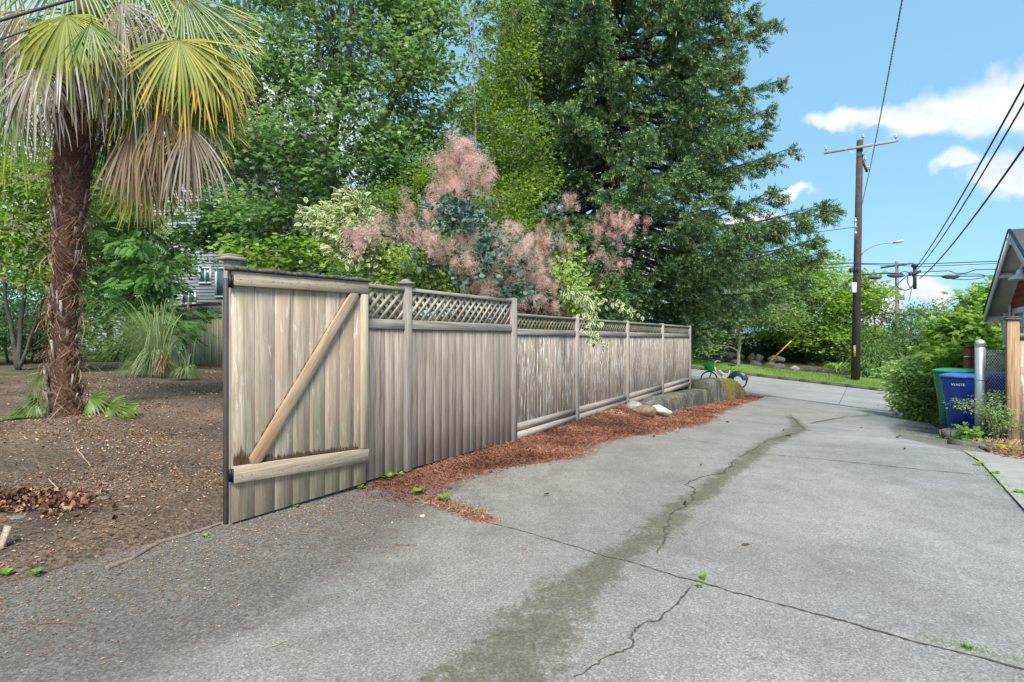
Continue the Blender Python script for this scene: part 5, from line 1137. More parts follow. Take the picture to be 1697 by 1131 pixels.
# rockery across the street
def rockery():
    root = empty('rockery_wall', UV(34.8, -12, float(TA(34.8, -12)))); tag(root, 'low dark boulder wall behind the grass verge across the street', 'rock wall'); b = np.array(root.location); k = 0; v = -28.0
    rr = np.random.default_rng(12)
    while v < -.6:
        w = rr.uniform(.45, .8); z = float(TA(33.2, v))+.22
        for lay in range(2):
            if lay == 1 and v > -4: continue
            m = MB(); V, Fc = rock(np.array(UV(34.9+lay*.35, v+rr.uniform(-.2, .2), z+.16+lay*.40))-b, (w*.55, w*.45, rr.uniform(.20, .30)), 2, .5, 100+k, 16); m.add(V, Fc); 
            m.build('boulder', M['rock'] if rr.random() < .2 else M['rock_dark'], root); k += 1
        v += w*1.0
rockery()
# ================================================================== TREES AND SHRUBS
G3 = lambda *c: [(p, tuple(q)) for p, q in c]
M['maple'] = leaf_mat('maple_leaf', [(0, (0.075, 0.15, 0.05)), (.45, (0.135, 0.245, 0.08)), (.8, (0.21, 0.335, 0.11)), (1, (0.31, 0.44, 0.16))], .5, .36, spec=.6)
M['lime'] = leaf_mat('lime_leaf', [(0, (0.07, 0.12, 0.018)), (.5, (0.16, 0.26, 0.03)), (1, (0.31, 0.42, 0.06))], .42, .5)
M['spruce'] = leaf_mat('spruce_needle', [(0, (0.032, 0.075, 0.034)), (.5, (0.065, 0.135, 0.052)), (1, (0.12, 0.215, 0.075))], .22, .55, tip=(0.30, 0.42, 0.13), spec=.3)
M['conecol'] = leaf_mat('green_cone', [(0, (0.22, 0.20, 0.06)), (1, (0.38, 0.31, 0.11))], .1, .6)
M['dark'] = leaf_mat('dark_leaf', [(0, (0.03, 0.065, 0.025)), (.5, (0.06, 0.13, 0.04)), (1, (0.12, 0.21, 0.065))], .38, .35, spec=.6)
M['mid'] = leaf_mat('mid_leaf', [(0, (0.05, 0.11, 0.03)), (.5, (0.10, 0.20, 0.045)), (1, (0.20, 0.32, 0.08))], .45, .45)
M['bright'] = leaf_mat('bright_leaf', [(0, (0.09, 0.17, 0.03)), (.5, (0.19, 0.32, 0.05)), (1, (0.34, 0.48, 0.11))], .45, .42)
M['ash'] = leaf_mat('ash_leaf', [(0, (0.04, 0.11, 0.03)), (.5, (0.09, 0.21, 0.05)), (1, (0.17, 0.33, 0.09))], .4, .38, spec=.5)
M['varieg'] = leaf_mat('cream_edged_leaf', [(0, (0.13, 0.21, 0.05)), (1, (0.24, 0.33, 0.08))], .35, .45, margin=(0.80, 0.78, 0.52), mcut=.5)
M['varieg_y'] = leaf_mat('yellow_edged_leaf', [(0, (0.13, 0.24, 0.03)), (1, (0.25, 0.38, 0.05))], .4, .45, margin=(0.60, 0.66, 0.24), mcut=.6)
M['smokeleaf'] = leaf_mat('blue_green_leaf', [(0, (0.025, 0.065, 0.045)), (.6, (0.055, 0.11, 0.08)), (1, (0.14, 0.19, 0.15))], .2, .5, spec=.45)
M['plume'] = leaf_mat('pink_plume_hair', [(0, (0.44, 0.27, 0.22)), (.5, (0.68, 0.49, 0.42)), (1, (0.90, 0.78, 0.70))], .5, .8, spec=.1)
M['plume_red'] = leaf_mat('rose_plume_hair', [(0, (0.56, 0.28, 0.24)), (.5, (0.80, 0.50, 0.44)), (1, (0.92, 0.72, 0.66))], .45, .8, spec=.1)
M['redleaf'] = leaf_mat('red_leaf', [(0, (0.5, 0.05, 0.03)), (1, (0.65, 0.12, 0.06))], .4, .5)
M['grassb'] = leaf_mat('arching_grass', [(0, (0.13, 0.19, 0.07)), (.5, (0.24, 0.32, 0.13)), (.8, (0.36, 0.43, 0.21)), (1, (0.50, 0.46, 0.27))], .35, .5)
M['straw_m'] = leaf_mat('dry_grass', [(0, (0.17, 0.10, 0.05)), (.6, (0.36, 0.25, 0.13)), (1, (0.55, 0.44, 0.27))], .2, .8)
M['turf'] = leaf_mat('turf_blade', [(0, (0.07, 0.12, 0.02)), (1, (0.17, 0.25, 0.04))], .3, .6)
M['lilac'] = leaf_mat('faded_lilac_flower', [(0, (0.28, 0.13, 0.07)), (.5, (0.42, 0.25, 0.16)), (1, (0.42, 0.32, 0.48))], .2, .8)
M['layered'] = leaf_mat('acid_green_leaf', [(0, (0.11, 0.19, 0.03)), (.5, (0.22, 0.36, 0.045)), (1, (0.38, 0.52, 0.08))], .45, .5)
M['pale'] = leaf_mat('pale_leaf', [(0, (0.10, 0.18, 0.05)), (.5, (0.21, 0.31, 0.10)), (1, (0.38, 0.47, 0.21))], .45, .5)

def wob(p, q, n, a, rr):
    t = np.linspace(0, 1, n)[:, None]; P = p+(q-p)*t; L = np.linalg.norm(q-p); P[1:-1] += rr.normal(size=(n-2, 3))*a*L; return P
def plant(name, label, cat, base, trunks, blobs, tpl, lsize, mat, bark='bark', nl=26, seed=0, spread=.22, flat=.55, up=1.0, droop=-.1, twig=.010, limb=.06, group=None, gap=.0, shell=.5, crownname='crown', trunkname='trunk', mats2=None, frac2=0, rowmat=True):
    """trunks: list of (points, r0, r1); blobs: (x, y, z, rx, ry, rz, clusters), all in world metres"""
    rr = np.random.default_rng(seed); base = np.array(base, float); root = empty(name, tuple(base)); tag(root, label, cat, group)
    tm = MB(); TP = []
    for pts, r0, r1 in trunks:
        P = np.array(pts, float); t = np.linspace(0, len(P)-1, 5*len(P)); Q = np.stack([np.interp(t, range(len(P)), P[:, k]) for k in range(3)], 1); Q[1:-1] += rr.normal(size=(len(Q)-2, 3))*r0*.22
        tm.add(*tube(Q-base, [r0, r1], 9)); TP.append(Q)
    TP = np.concatenate(TP) if TP else base[None]
    pos, dr, nm = [], [], []
    for (x, y, z, rx, ry, rz, nc) in blobs:
        c = np.array([x, y, z]); R = np.array([rx, ry, rz])
        below = TP[TP[:, 2] < z+.1*rz]; TT = below if len(below) else TP
        a = TT[np.argmin(np.linalg.norm((TT-c)*[1, 1, .7], axis=1))]; a = a if np.linalg.norm(a-c) > .01 else a+[0, 0, .02]
        lr = limb*(max(R)/1.5)**.5; LB = wob(a, c, 6, .05, rr)
        tm.add(*tube(LB-base, [lr, lr*.45], 6, cap=False))
        d = rr.normal(size=(nc, 3)); d /= np.linalg.norm(d, axis=1)[:, None]; rad = shell+(1.03-shell)*rr.random(nc)**.6; C = c+d*rad[:, None]*R*(1+.12*rr.normal(size=(nc, 1)))
        if gap: 
            q = np.sin(C[:, 0]*2.3+seed)+np.sin(C[:, 1]*2.0+1.3*seed)+np.sin(C[:, 2]*2.9+2*seed); C = C[q > -2.2+gap*2.6-rr.random(len(C))*.8]
        for cc in C:
            s = c+(cc-c)*rr.uniform(.1, .35); tm.add(*tube(wob(s, cc, 4, .07, rr)-base, [twig*1.4, twig*.5], 3, cap=False))
        m = len(C); k = rr.poisson(nl, m); idx = np.repeat(np.arange(m), k); off = rr.normal(size=(len(idx), 3))*spread*np.array([1, 1, flat]); p = C[idx]+off
        o = (C[idx]-c)/R; o[:, 2] = np.abs(o[:, 2])*.4
        dd = off/(spread)+o*.9+rr.normal(size=off.shape)*.5; dd[:, 2] += droop*3
        nn = rr.normal(size=off.shape)*.55+o*.5; nn[:, 2] += up
        pos.append(p); dr.append(dd); nm.append(nn)
    pos, dr, nm = map(np.concatenate, (pos, dr, nm)); n = len(pos)
    sz = lsize*rr.uniform(.65, 1.25, n)
    lm = MB(); scatter(lm, tpl, pos-base, dr, nm, sz, np.clip(rr.beta(2, 2, n), 0, 1))
    tm.build(trunkname, M[bark], root, smooth=True); lm.build(crownname, M[mat], root)
    return root
def PB(px, py, Z, rp, n, ry=None, dz=None):
    c = P3(px, py, Z); k = Z/F; return (c[0], c[1], c[2], rp*k, (dz if dz else rp*k*.9), (ry or rp)*k, n)

# ---- big maple behind the gate
Zm = 14.5; b = P3(548, 560, Zm); b[2] = gz(b[0], b[1])
bl = [PB(*q) for q in [(335, 385, 14.6, 40, 20, 24), (560, 60, 14.5, 150, 170), (440, 150, 14.5, 110, 105), (660, 150, 14.3, 105, 120), (560, 250, 13.9, 130, 150), (430, 300, 14, 100, 100), (680, 270, 14.4, 85, 80), (330, 250, 14.8, 110, 60), (350, 90, 15, 120, 80),
      (700, 60, 15, 75, 60), (620, 350, 13.8, 80, 60), (480, 390, 13.6, 100, 80, 50), (400, 350, 14.2, 70, 46, 40), (560, -90, 14.8, 190, 120), (400, -60, 15, 140, 70), (220, 130, 15.5, 150, 60), (680, -40, 15, 90, 50)]]
tr = [([b+[0, 0, -.3], P3(540, 420, Zm), P3(542, 280, Zm), P3(575, 120, Zm), P3(590, -60, Zm)], .19, .05), ([P3(538, 400, Zm), P3(480, 280, Zm), P3(420, 120, Zm), P3(400, -30, Zm)], .11, .03), ([P3(540, 330, Zm), P3(620, 230, Zm), P3(680, 120, Zm)], .09, .03),
      ([P3(535, 420, Zm), P3(440, 330, Zm), P3(350, 250, Zm)], .08, .03), ([P3(541, 360, Zm), P3(600, 330, Zm-.4), P3(650, 300, Zm-.4)], .06, .02)]
plant('maple_tree', 'large spreading green maple behind the braced gate', 'tree', b, tr, bl, MAPLE, .13, 'maple', 'bark', nl=30, seed=1, spread=.25, flat=.45, up=1.0, droop=-.12, gap=.52)
# ---- low big-leaved boughs left of the gate top
b = P3(450, 520, 12.5); b[2] = gz(b[0], b[1]); plant('hazel_shrub', 'light green leafy shrub looking over the gate top, below the maple', 'shrub', b, [([b, P3(450, 470, 12.5)], .05, .03), ([b, P3(420, 430, 12.5)], .04, .02)],
      [PB(420, 415, 12.5, 42, 14, 22), PB(470, 425, 12.3, 48, 18, 26), PB(520, 420, 12.3, 40, 12, 28), PB(560, 430, 12.4, 40, 12, 28)], ROUND, .14, 'bright', nl=20, seed=2, spread=.2, up=1.6, flat=.35)
# ---- ivy-clad slender tree
Zi = 12.6; b = P3(822, 560, Zi); b[2] = gz(b[0], b[1])
tr = [([b, P3(822, 400, Zi), P3(818, 250, Zi), P3(825, 100, Zi), P3(840, -80, Zi)], .085, .02), ([P3(822, 380, Zi), P3(790, 260, Zi), P3(785, 120, Zi), P3(775, -20, Zi)], .04, .012), ([P3(821, 360, Zi), P3(870, 250, Zi), P3(880, 150, Zi)], .04, .012)]
bl = [PB(*q) for q in [(848, 40, 12.4, 34, 36, 60), (855, 120, 12.4, 38, 42, 55), (820, 190, 12.5, 40, 36, 50), (865, 240, 12.4, 45, 40, 40), (810, 280, 12.6, 42, 34, 45), (885, 300, 12.4, 36, 24, 30), (785, 200, 12.9, 26, 12, 70), (780, 60, 13, 26, 13, 70), (850, 330, 12.3, 45, 30, 30), (800, 120, 12.8, 28, 12, 60), (840, -60, 12.6, 40, 24, 60)]]
plant('ivy_clad_tree', 'slender yellow-green tree between the maple and the spruce', 'tree', b, tr, bl, OVAL, .085, 'lime', 'bark_pale', nl=34, seed=3, spread=.17, flat=.8, up=.6, gap=.25, twig=.007)
b = P3(690, 540, 11.5); b[2] = gz(b[0], b[1]); plant('privet_shrub', 'yellow-green small-leaved shrub behind the pink smoke bush', 'shrub', b, [([b, P3(690, 420, 11.5)], .05, .03), ([b, P3(830, 400, 11.5)], .05, .03)],
      [PB(690, 320, 11.5, 55, 40, 30), PB(730, 290, 11.6, 40, 22, 40), PB(640, 345, 11.4, 50, 30, 25), PB(830, 345, 11.5, 50, 40, 28), PB(730, 380, 11.4, 60, 40, 35), PB(860, 390, 11.4, 60, 40, 35), PB(920, 420, 11.5, 45, 30, 35), PB(650, 420, 11.3, 60, 40, 45)], OVAL, .07, 'lime', nl=34, seed=4, spread=.15, flat=.5, up=1.0)

# ---- spruce
def spruce():
    Zs = 18.0; base = P3(1012, 590, Zs); base[2] = gz(base[0], base[1])-.1; root = empty('spruce_tree', tuple(base)); tag(root, 'huge dark green spruce with drooping boughs and yellowish cones, behind the fence', 'tree')
    rr = np.random.default_rng(10); H = 21.5; tm = MB(); z = np.linspace(0, H, 26); tm.add(*tube(np.stack([.12*np.sin(z*.5), .1*np.cos(z*.4), z], 1), [.40, .30, .2, .04], 12))
    pos, dr, nm, dead = [], [], [], []; cones = []; z = .9; bi = 0
    while z < H-.4:
        nb = 9 if z < 13 else 6
        for k in range(nb):
            az = 2*PI*(k+rr.random()*.8)/nb+bi*.7; zz = z+rr.uniform(-.25, .25)
            L = np.interp(zz, [0, 2, 4.5, 7, 10, 13, 17, 21.5], [2.5, 3.5, 5.5, 5.3, 4.9, 4.4, 2.6, .3])*rr.uniform(.72, 1.1)
            # boughs reach further to the right, over the street, at a few heights
            ca, sa = math.cos(az), math.sin(az)
            if ca > .8 and 3.2 < zz < 6.8 and sa < .55: L *= 1.16
            back = sa > .35
            out = np.array([ca, sa, 0]); side = np.array([-sa, ca, 0]); n = 12; t = np.linspace(0, 1, n)
            dp = rr.uniform(.12, .24)*L; curve = base+np.array([0, 0, zz])+out*(L*t)[:, None]; curve[:, 2] += -dp*np.sin(t*PI*.62)+.16*L*np.maximum(t-.6, 0)*1.2
            curve += side*(np.sin(t*3+rr.random()*6)*.12)[:, None]
            tm.add(*tube(curve-base, [.055+.012*L/4, .012], 5, cap=False))
            ns = int((6+L*4.2)*(.55 if back else 1)*(1 if z < 13.8 else .45))
            for j in range(ns):
                q = rr.uniform(.24, 1.0) if j > 1 else 1.0; q = q**.8; p = np.array([np.interp(q, t, curve[:, m]) for m in range(3)]); sd = rr.choice([-1, 1]); l = (.25+.95*(1-q)**.6*min(1, L/3.5))*rr.uniform(.6, 1.15)
                d0 = out*rr.uniform(.35, .8)+side*sd*rr.uniform(.3, 1.0); d0 /= np.linalg.norm(d0); m = max(4, int(l*7)); s = np.linspace(0.08, 1, m)
                tw = p+d0*(l*s)[:, None]; tw[:, 2] -= l*.50*s**1.6+.02
                tm.add(*tube(np.vstack([p, tw[::2]])-base, [.012, .004], 3, cap=False))
                for e in range(m):
                    for w in range(3):
                        a = d0*rr.uniform(.5, 1)+side*rr.normal()*.5+out*rr.normal()*.4; a[2] = rr.normal()*.25-.30+.55*(q > .9)*(rr.random() < .4); pos.append(tw[e]+rr.normal(size=3)*.045); dr.append(a); nm.append(rr.normal(size=3)+[0, 0, 1])
                if 5.5 < zz < 15 and not back and rr.random() < .19*(1.5 if ca > 0 else .8):
                    for _ in range(rr.integers(1, 4)): cones.append(tw[-1]+rr.normal(size=3)*[.1, .1, .03])
        z += .40 if z < 13.5 else .7; bi += 1
    pos, dr, nm = map(np.array, (pos, dr, nm)); n = len(pos); print('spruce sprigs', n)
    lm = MB(); scatter(lm, SPRIG, pos-base, dr, nm, rr.uniform(.17, .33, n), rr.beta(2, 2, n))
    cones = np.array(cones); n = len(cones); ctp = lathe([(.01, 0), (.10, -.15), (.13, -.5), (.09, -.85), (.01, -1)], 5); ct = (ctp[0], np.array([f for f in ctp[1] if len(f) == 4]), np.zeros(len(ctp[0])))
    d = np.tile([0., 1, 0], (n, 1)); scatter(lm, ct, cones-base, d+rr.normal(size=(n, 3))*.12, np.tile([0., 0, 1], (n, 1))+rr.normal(size=(n, 3))*.12, rr.uniform(.12, .17, n), rr.random(n), 1)
    tm.build('trunk', M['bark_dark'], root, smooth=True); lm.build('crown', [M['spruce'], M['conecol']], root)
spruce()
# ---- young conifer behind the lattice
def conifer(px, py, Z, rp, h, n, name, label, seed):
    rr = np.random.default_rng(seed); top = P3(px, py, Z); base = top.copy(); base[2] = gz(top[0], top[1]); Hh = top[2]-base[2]; root = empty(name, tuple(base)); tag(root, label, 'shrub'); R = rp*Z/F
    tm = MB(); tm.add(*tube([(0, 0, 0), (0, 0, Hh)], [.05, .01], 6)); z = Hh*(1-rr.random(n)**.8*h); a = rr.random(n)*2*PI; q = (1-z/Hh)/h; rad = R*q**.7*rr.uniform(.3, 1.05, n)
    pos = np.stack([np.cos(a)*rad, np.sin(a)*rad, z-rad*.15], 1); d = np.stack([np.cos(a), np.sin(a), rr.normal(size=n)*.3], 1)
    for i in range(0, n, 12): tm.add(*tube([(0, 0, pos[i, 2]+.05), pos[i]], .008, 3, cap=False))
    lm = MB(); scatter(lm, SPRIG, pos, d, rr.normal(size=(n, 3))+[0, 0, 1], rr.uniform(.13, .24, n), np.clip(rr.beta(2, 2, n)+.2, 0, 1)); tm.build('trunk', M['bark_dark'], root); lm.build('crown', M['spruce'], root)
conifer(1012, 455, 12.9, 50, .75, 1500, 'young_conifer', 'young conifer peeping over the lattice under the spruce', 12)

# ---- variegated dogwoods
def boughs(name, label, cat, base, paths, tpl, lsize, mat, bark, nleaf, seed, spread=.09, droop=-.5, up=.6, r0=.02, group=None, trunkname='stem'):
    """paths: leafy arching shoots, world points"""
    rr = np.random.default_rng(seed); base = np.array(base, float); root = empty(name, tuple(base)); tag(root, label, cat, group); tm = MB(); pos, dr, nm = [], [], []
    for P in paths:
        P = np.array(P, float); t = np.linspace(0, len(P)-1, 6*len(P)); Q = np.stack([np.interp(t, range(len(P)), P[:, k]) for k in range(3)], 1); Q[1:-1] += rr.normal(size=(len(Q)-2, 3))*.012
        tm.add(*tube(Q-base, [r0, r0*.25], 6, cap=False)); L = np.linalg.norm(np.diff(P, axis=0), axis=1).sum(); n = int(nleaf*L)
        w = np.linspace(0, 1, len(Q)); f = rr.random(n)**.55; k = f*(len(Q)-1.01); i = k.astype(int); p = Q[i]+(Q[i+1]-Q[i])*(k-i)[:, None]; T = Q[i+1]-Q[i]; T /= np.linalg.norm(T, axis=1)[:, None]+1e-9
        off = rr.normal(size=(n, 3))*spread; pos.append(p+off); d = T*.6+off/spread*.6; d[:, 2] += droop; dr.append(d); q = rr.normal(size=(n, 3))*.5; q[:, 2] += up; q[:, 1] -= .5; nm.append(q)
    pos, dr, nm = map(np.concatenate, (pos, dr, nm)); n = len(pos); lm = MB(); scatter(lm, tpl, pos-base, dr, nm, lsize*rr.uniform(.7, 1.2, n), rr.beta(2, 2, n)); tm.build(trunkname, M[bark], root, smooth=True); lm.build('foliage', M[mat], root); return root
rr = np.random.default_rng(31)
def arcs(cx, cy, Z, tips, sag=10, zs=.35):
    o = []
    for (tx, ty) in tips:
        dz = rr.uniform(-zs, zs); o.append([P3(cx, cy, Z), P3((cx+tx)/2, min(cy, ty)*.62+max(cy, ty)*.38-sag, Z+dz*.5), P3(tx, ty, Z+dz)])
    return o
b = onv(625, 480, -6.0); Zd = b[1]; b[2] = gz(b[0], b[1])
tips = [(503, 352), (520, 372), (545, 345), (565, 322), (575, 345), (590, 365), (560, 385), (545, 410), (560, 400), (580, 400), (600, 420), (575, 365), (520, 352), (555, 345), (600, 350), (610, 385), (590, 330), (535, 380), (556, 425)]
boughs('variegated_dogwood', 'dogwood with cream-edged leaves leaning out left of the smoke bush', 'shrub', b, arcs(628, 440, Zd, tips), MARG, .105, 'varieg', 'bark', 120, 5, spread=.065, r0=.012)
b = onv(690, 500, -5.6); Zd = b[1]; b[2] = gz(b[0], b[1]); tips = [(x, y) for x, y in zip(rr.uniform(585, 790, 40), rr.uniform(375, 480, 40))]
boughs('golden_dogwood', 'lime-yellow edged shrub just above the near lattice', 'shrub', b, arcs(690, 500, Zd, tips, 4), MARG, .082, 'varieg_y', 'bark', 125, 6, spread=.10, r0=.010)
b = onv(925, 520, -4.75); Zd = b[1]; b[2] = gz(b[0], b[1]); tips = [(935, 440), (950, 460), (960, 480), (975, 465), (930, 500), (945, 520), (985, 500), (960, 510), (925, 470), (950, 430), (940, 480), (975, 520)]
pa = arcs(925, 490, Zd-.3, tips, 6, .25)
hang = [[P3(930, 470, 7.9), P3(965, 490, 7.7), P3(985, 530, 7.6), P3(1000, 582, 7.55)], [P3(935, 480, 7.9), P3(975, 495, 7.7), P3(980, 520, 7.6), P3(985, 560, 7.55)], [P3(950, 480, 7.9), P3(1000, 500, 7.8), P3(1035, 505, 7.8), P3(1068, 520, 7.8)], [P3(960, 500, 7.9), P3(975, 540, 7.6), P3(992, 570, 7.5)]]
boughs('trailing_dogwood', 'cream-edged dogwood spilling down over the peeling fence', 'shrub', b, pa, MARG, .085, 'varieg_y', 'bark', 130, 7, spread=.09, r0=.012)
o_ = bpy.data.objects['trailing_dogwood']
bb = np.array(o_.location); tm = MB(); 
def hang_leaves():
    r_ = np.random.default_rng(8); lm = MB()
    for P in hang:
        P = np.array(P); t = np.linspace(0, len(P)-1, 24); Q = np.stack([np.interp(t, range(len(P)), P[:, k]) for k in range(3)], 1); tm.add(*tube(Q-bb, [.006, .002], 5, cap=False)); n = 46; k = r_.random(n)*22.9; i = k.astype(int); p = Q[i]+(Q[i+1]-Q[i])*(k-i)[:, None]+r_.normal(size=(n, 3))*.05
        d = r_.normal(size=(n, 3))*.5; d[:, 2] -= .9; q = r_.normal(size=(n, 3))*.4; q[:, 1] -= .9; q[:, 2] += .5; scatter(lm, MARG, p-bb, d, q, .085*r_.uniform(.7, 1.2, n), r_.random(n))
    tm.build('trailing_shoot', M['bark'], o_); lm.build('trailing_leaves', M['varieg'], o_)
hang_leaves()

# ---- smoke bush
def smoke_bush():
    rr = np.random.default_rng(77); b = onv(800, 520, -4.9); b[2] = gz(b[0], b[1]); root = empty('smoke_bush', tuple(b)); tag(root, 'smoke bush with hazy pink plumes and blue-green leaves, over the lattice fence', 'shrub')
    pl = [(760, 262, 38, 28, 0), (781, 287, 34, 26, 0), (749, 319, 40, 26, 0), (800, 307, 18, 14, 0), (740, 285, 20, 24, 0), (768, 240, 18, 12, 0), (673, 351, 15, 16, 0), (713, 356, 16, 14, 0), (657, 379, 30, 22, 0), (604, 386, 30, 18, 0), (593, 411, 18, 10, 0), (735, 404, 36, 20, 0), (700, 395, 26, 18, 0), (774, 397, 20, 16, 0),
          (834, 383, 30, 18, 0), (887, 390, 24, 18, 0), (851, 418, 42, 26, 0), (904, 429, 42, 26, 0), (869, 453, 46, 24, 0), (798, 478, 36, 18, 0), (880, 503, 36, 14, 0), (936, 512, 28, 12, 1), (901, 471, 26, 16, 0), (936, 337, 28, 14, 1), (929, 381, 14, 12, 1), (1007, 366, 34, 22, 1), (1044, 376, 30, 22, 1), (1032, 439, 28, 14, 1), (996, 425, 18, 14, 1), (940, 418, 24, 16, 1), (1020, 395, 22, 16, 1), (820, 440, 22, 14, 0), (765, 440, 22, 14, 0), (900, 400, 16, 22, 1), (850, 385, 14, 20, 0)]
    lf = [(763, 351, 32, 22, 60), (756, 376, 22, 16, 30), (809, 397, 32, 24, 70), (795, 436, 38, 26, 80), (678, 386, 32, 16, 36), (703, 429, 32, 24, 44), (922, 351, 28, 22, 44), (1025, 406, 34, 22, 60), (911, 397, 28, 16, 40), (827, 482, 32, 18, 44), (770, 460, 24, 16, 24), (869, 489, 24, 14, 26), (706, 340, 14, 10, 16), (860, 440, 30, 20, 40), (740, 345, 18, 14, 16), (640, 395, 20, 12, 14), (950, 440, 30, 22, 40), (890, 455, 26, 16, 26), (920, 490, 30, 14, 26), (1010, 440, 18, 12, 14)]
    def vd(px, py): return -4.75-.55*math.sin(px*.021+1)-(.35 if py < 330 else 0)+(.75 if py > 468 and px > 860 else 0)
    tm = MB(); cen = []
    hub = np.array([b[0], b[1], b[2]])
    def c3(px, py): return onv(px, py, vd(px, py))
    for (px, py, w, h, *_) in pl+lf:
        c = c3(px, py); k = hub+np.array([rr.normal()*.25, rr.normal()*.2, 0]); mid = (k+c)/2+np.array([0, 0, -.15+.1*rr.normal()])+(c-k)*[.12, .12, -.1]; t = np.linspace(0, 1, 9)[:, None]; Q = (1-t)**2*k+2*t*(1-t)*mid+t*t*c; tm.add(*tube(Q-b, [.009, .003], 5, cap=False))
    tm.build('stem', plain('red_brown_stem', (0.12, 0.045, 0.04), .7, var=.3), root, smooth=True)
    lm = MB()
    for (px, py, w, h, n) in lf:
        c = c3(px, py); k = c[1]/F; n = int(n*2.6); off = rr.normal(size=(n, 3))*np.array([w*k, w*k*.8, h*k])*.55; d = off/(w*k)+rr.normal(size=(n, 3))*.3; q = rr.normal(size=(n, 3))*.5; q[:, 2] += .9; q[:, 1] -= .5; scatter(lm, ROUND, c+off-b, d, q, .075*rr.uniform(.6, 1.2, n), rr.random(n))
    lm.build('foliage', M['smokeleaf'], root)
    HAIR = T_([(-.5, -.02, 0), (0, -.02, .12), (.5, -.015, 0), (.5, .015, 0), (0, .02, .12), (-.5, .02, 0)], [[0, 1, 4, 5], [1, 2, 3, 4]], [0]*6)
    for (px, py, w, h, rd) in pl:
        c = c3(px, py); k = c[1]/F; o = MB(); w, h = w*1.08, h*1.15; nsub = max(6, int(w*h/38)); S = rr.normal(size=(nsub, 3))*np.array([w*k, w*k*.8, h*k])*.46
        n = int(2200*(w*h/900)); i = rr.integers(0, nsub, n); d = rdir(n); rad = (rr.random(n)**.6)*.10*rr.uniform(.6, 1.35, nsub)[i]; p = S[i]+d*rad[:, None]*[.8, .8, 1.25]
        scatter(o, HAIR, p, rdir(n), rdir(n), rr.uniform(.03, .085, n), np.clip(.55*rr.random(n)+.45*rr.random(nsub)[i], 0, 1))
        st = MB()
        for s in S: o.add(*tube([(0, 0, -h*k*.3), s*.6, s], [.002, .0012], 3, cap=False), 1)
        q = o.build('flower_plume', [M['plume_red'] if rd else M['plume'], M['bark']], root, loc=tuple(c-b))
    rl = MB(); c = onv(717, 334, -5.0)
    n = 14; off = rr.normal(size=(n, 3))*.022; dd = np.tile([.1, 0, 1.], (n, 1))+rr.normal(size=(n, 3))*.3; scatter(rl, ROUND, c+off-b, dd, rdir(n)-[0, 1, 0], rr.uniform(.05, .085, n), rr.random(n)); rl.build('red_shoot', M['redleaf'], root)
smoke_bush()

# ---- dense planting behind the lattice and at the back of the garden
for i, (px, py, Z, w, h, n, mt, sz, lab) in enumerate([(640, 470, 10.5, 70, 60, 110, 'mid', .09, 'mid green laurel filling the space behind the lattice, left part'), (780, 470, 11.0, 90, 70, 150, 'dark', .09, 'dark laurel behind the stems of the smoke bush'), (900, 470, 12.0, 80, 70, 120, 'mid', .10, 'mid green laurel behind the right end of the smoke bush'), (975, 500, 14.6, 60, 60, 100, 'dark', .11, 'dark laurel behind the peeling fence, under the spruce'), (1090, 560, 17.5, 50, 50, 70, 'dark', .11, 'dark laurel behind the far fence bays')]):
    b = P3(px, 560, Z); b[2] = gz(b[0], b[1]); k = Z/F; c = P3(px, py, Z); r_ = np.random.default_rng(200+i)
    plant('laurel_shrub', lab, 'shrub', b, [([b, c], .05, .03)], [(c[0]+dx*w*k, c[1]+r_.uniform(-.2, .3), c[2]+dz*h*k, w*k*.62, .7, h*k*.55, n//4) for dx, dz in ((-.6, .1), (0, .35), (.6, .1), (0, -.5))], OVAL, sz, mt, 'bark_dark', nl=30, seed=210+i, spread=.2, up=.8, group='laurels behind the lattice fence')
for i, (px, py, Z, w, h, n, mt, lab) in enumerate([(430, 330, 25, 120, 120, 110, 'mid', 'tree standing behind the maple on its lower left'), (620, 400, 24, 130, 150, 170, 'dark', 'dark tree filling the gaps beneath the maple'), (780, 360, 22, 90, 190, 150, 'mid', 'tall green tree behind the slender ivy-clad tree'), (900, 300, 25, 80, 260, 170, 'dark', 'dark tree behind the left side of the spruce'), (1060, 470, 27, 120, 110, 120, 'dark', 'dark tree seen through the lower spruce boughs')]):
    b = P3(px, 590, Z); b[2] = gz(b[0], b[1])-.1; k = Z/F; c = P3(px, py, Z); r_ = np.random.default_rng(230+i)
    plant('background_tree', lab, 'tree', b, [([b, c, c+[0, 0, h*k*.5]], .18, .06)], [(c[0]+r_.uniform(-.45, .45)*w*k, c[1]+r_.uniform(-.5, .5), c[2]+(j/5-.5)*1.5*h*k, w*k*.6, w*k*.5, h*k*.4, n//6) for j in range(6)], OVAL, .19, mt, 'bark_dark', nl=30, seed=240+i, spread=.33, up=.8)
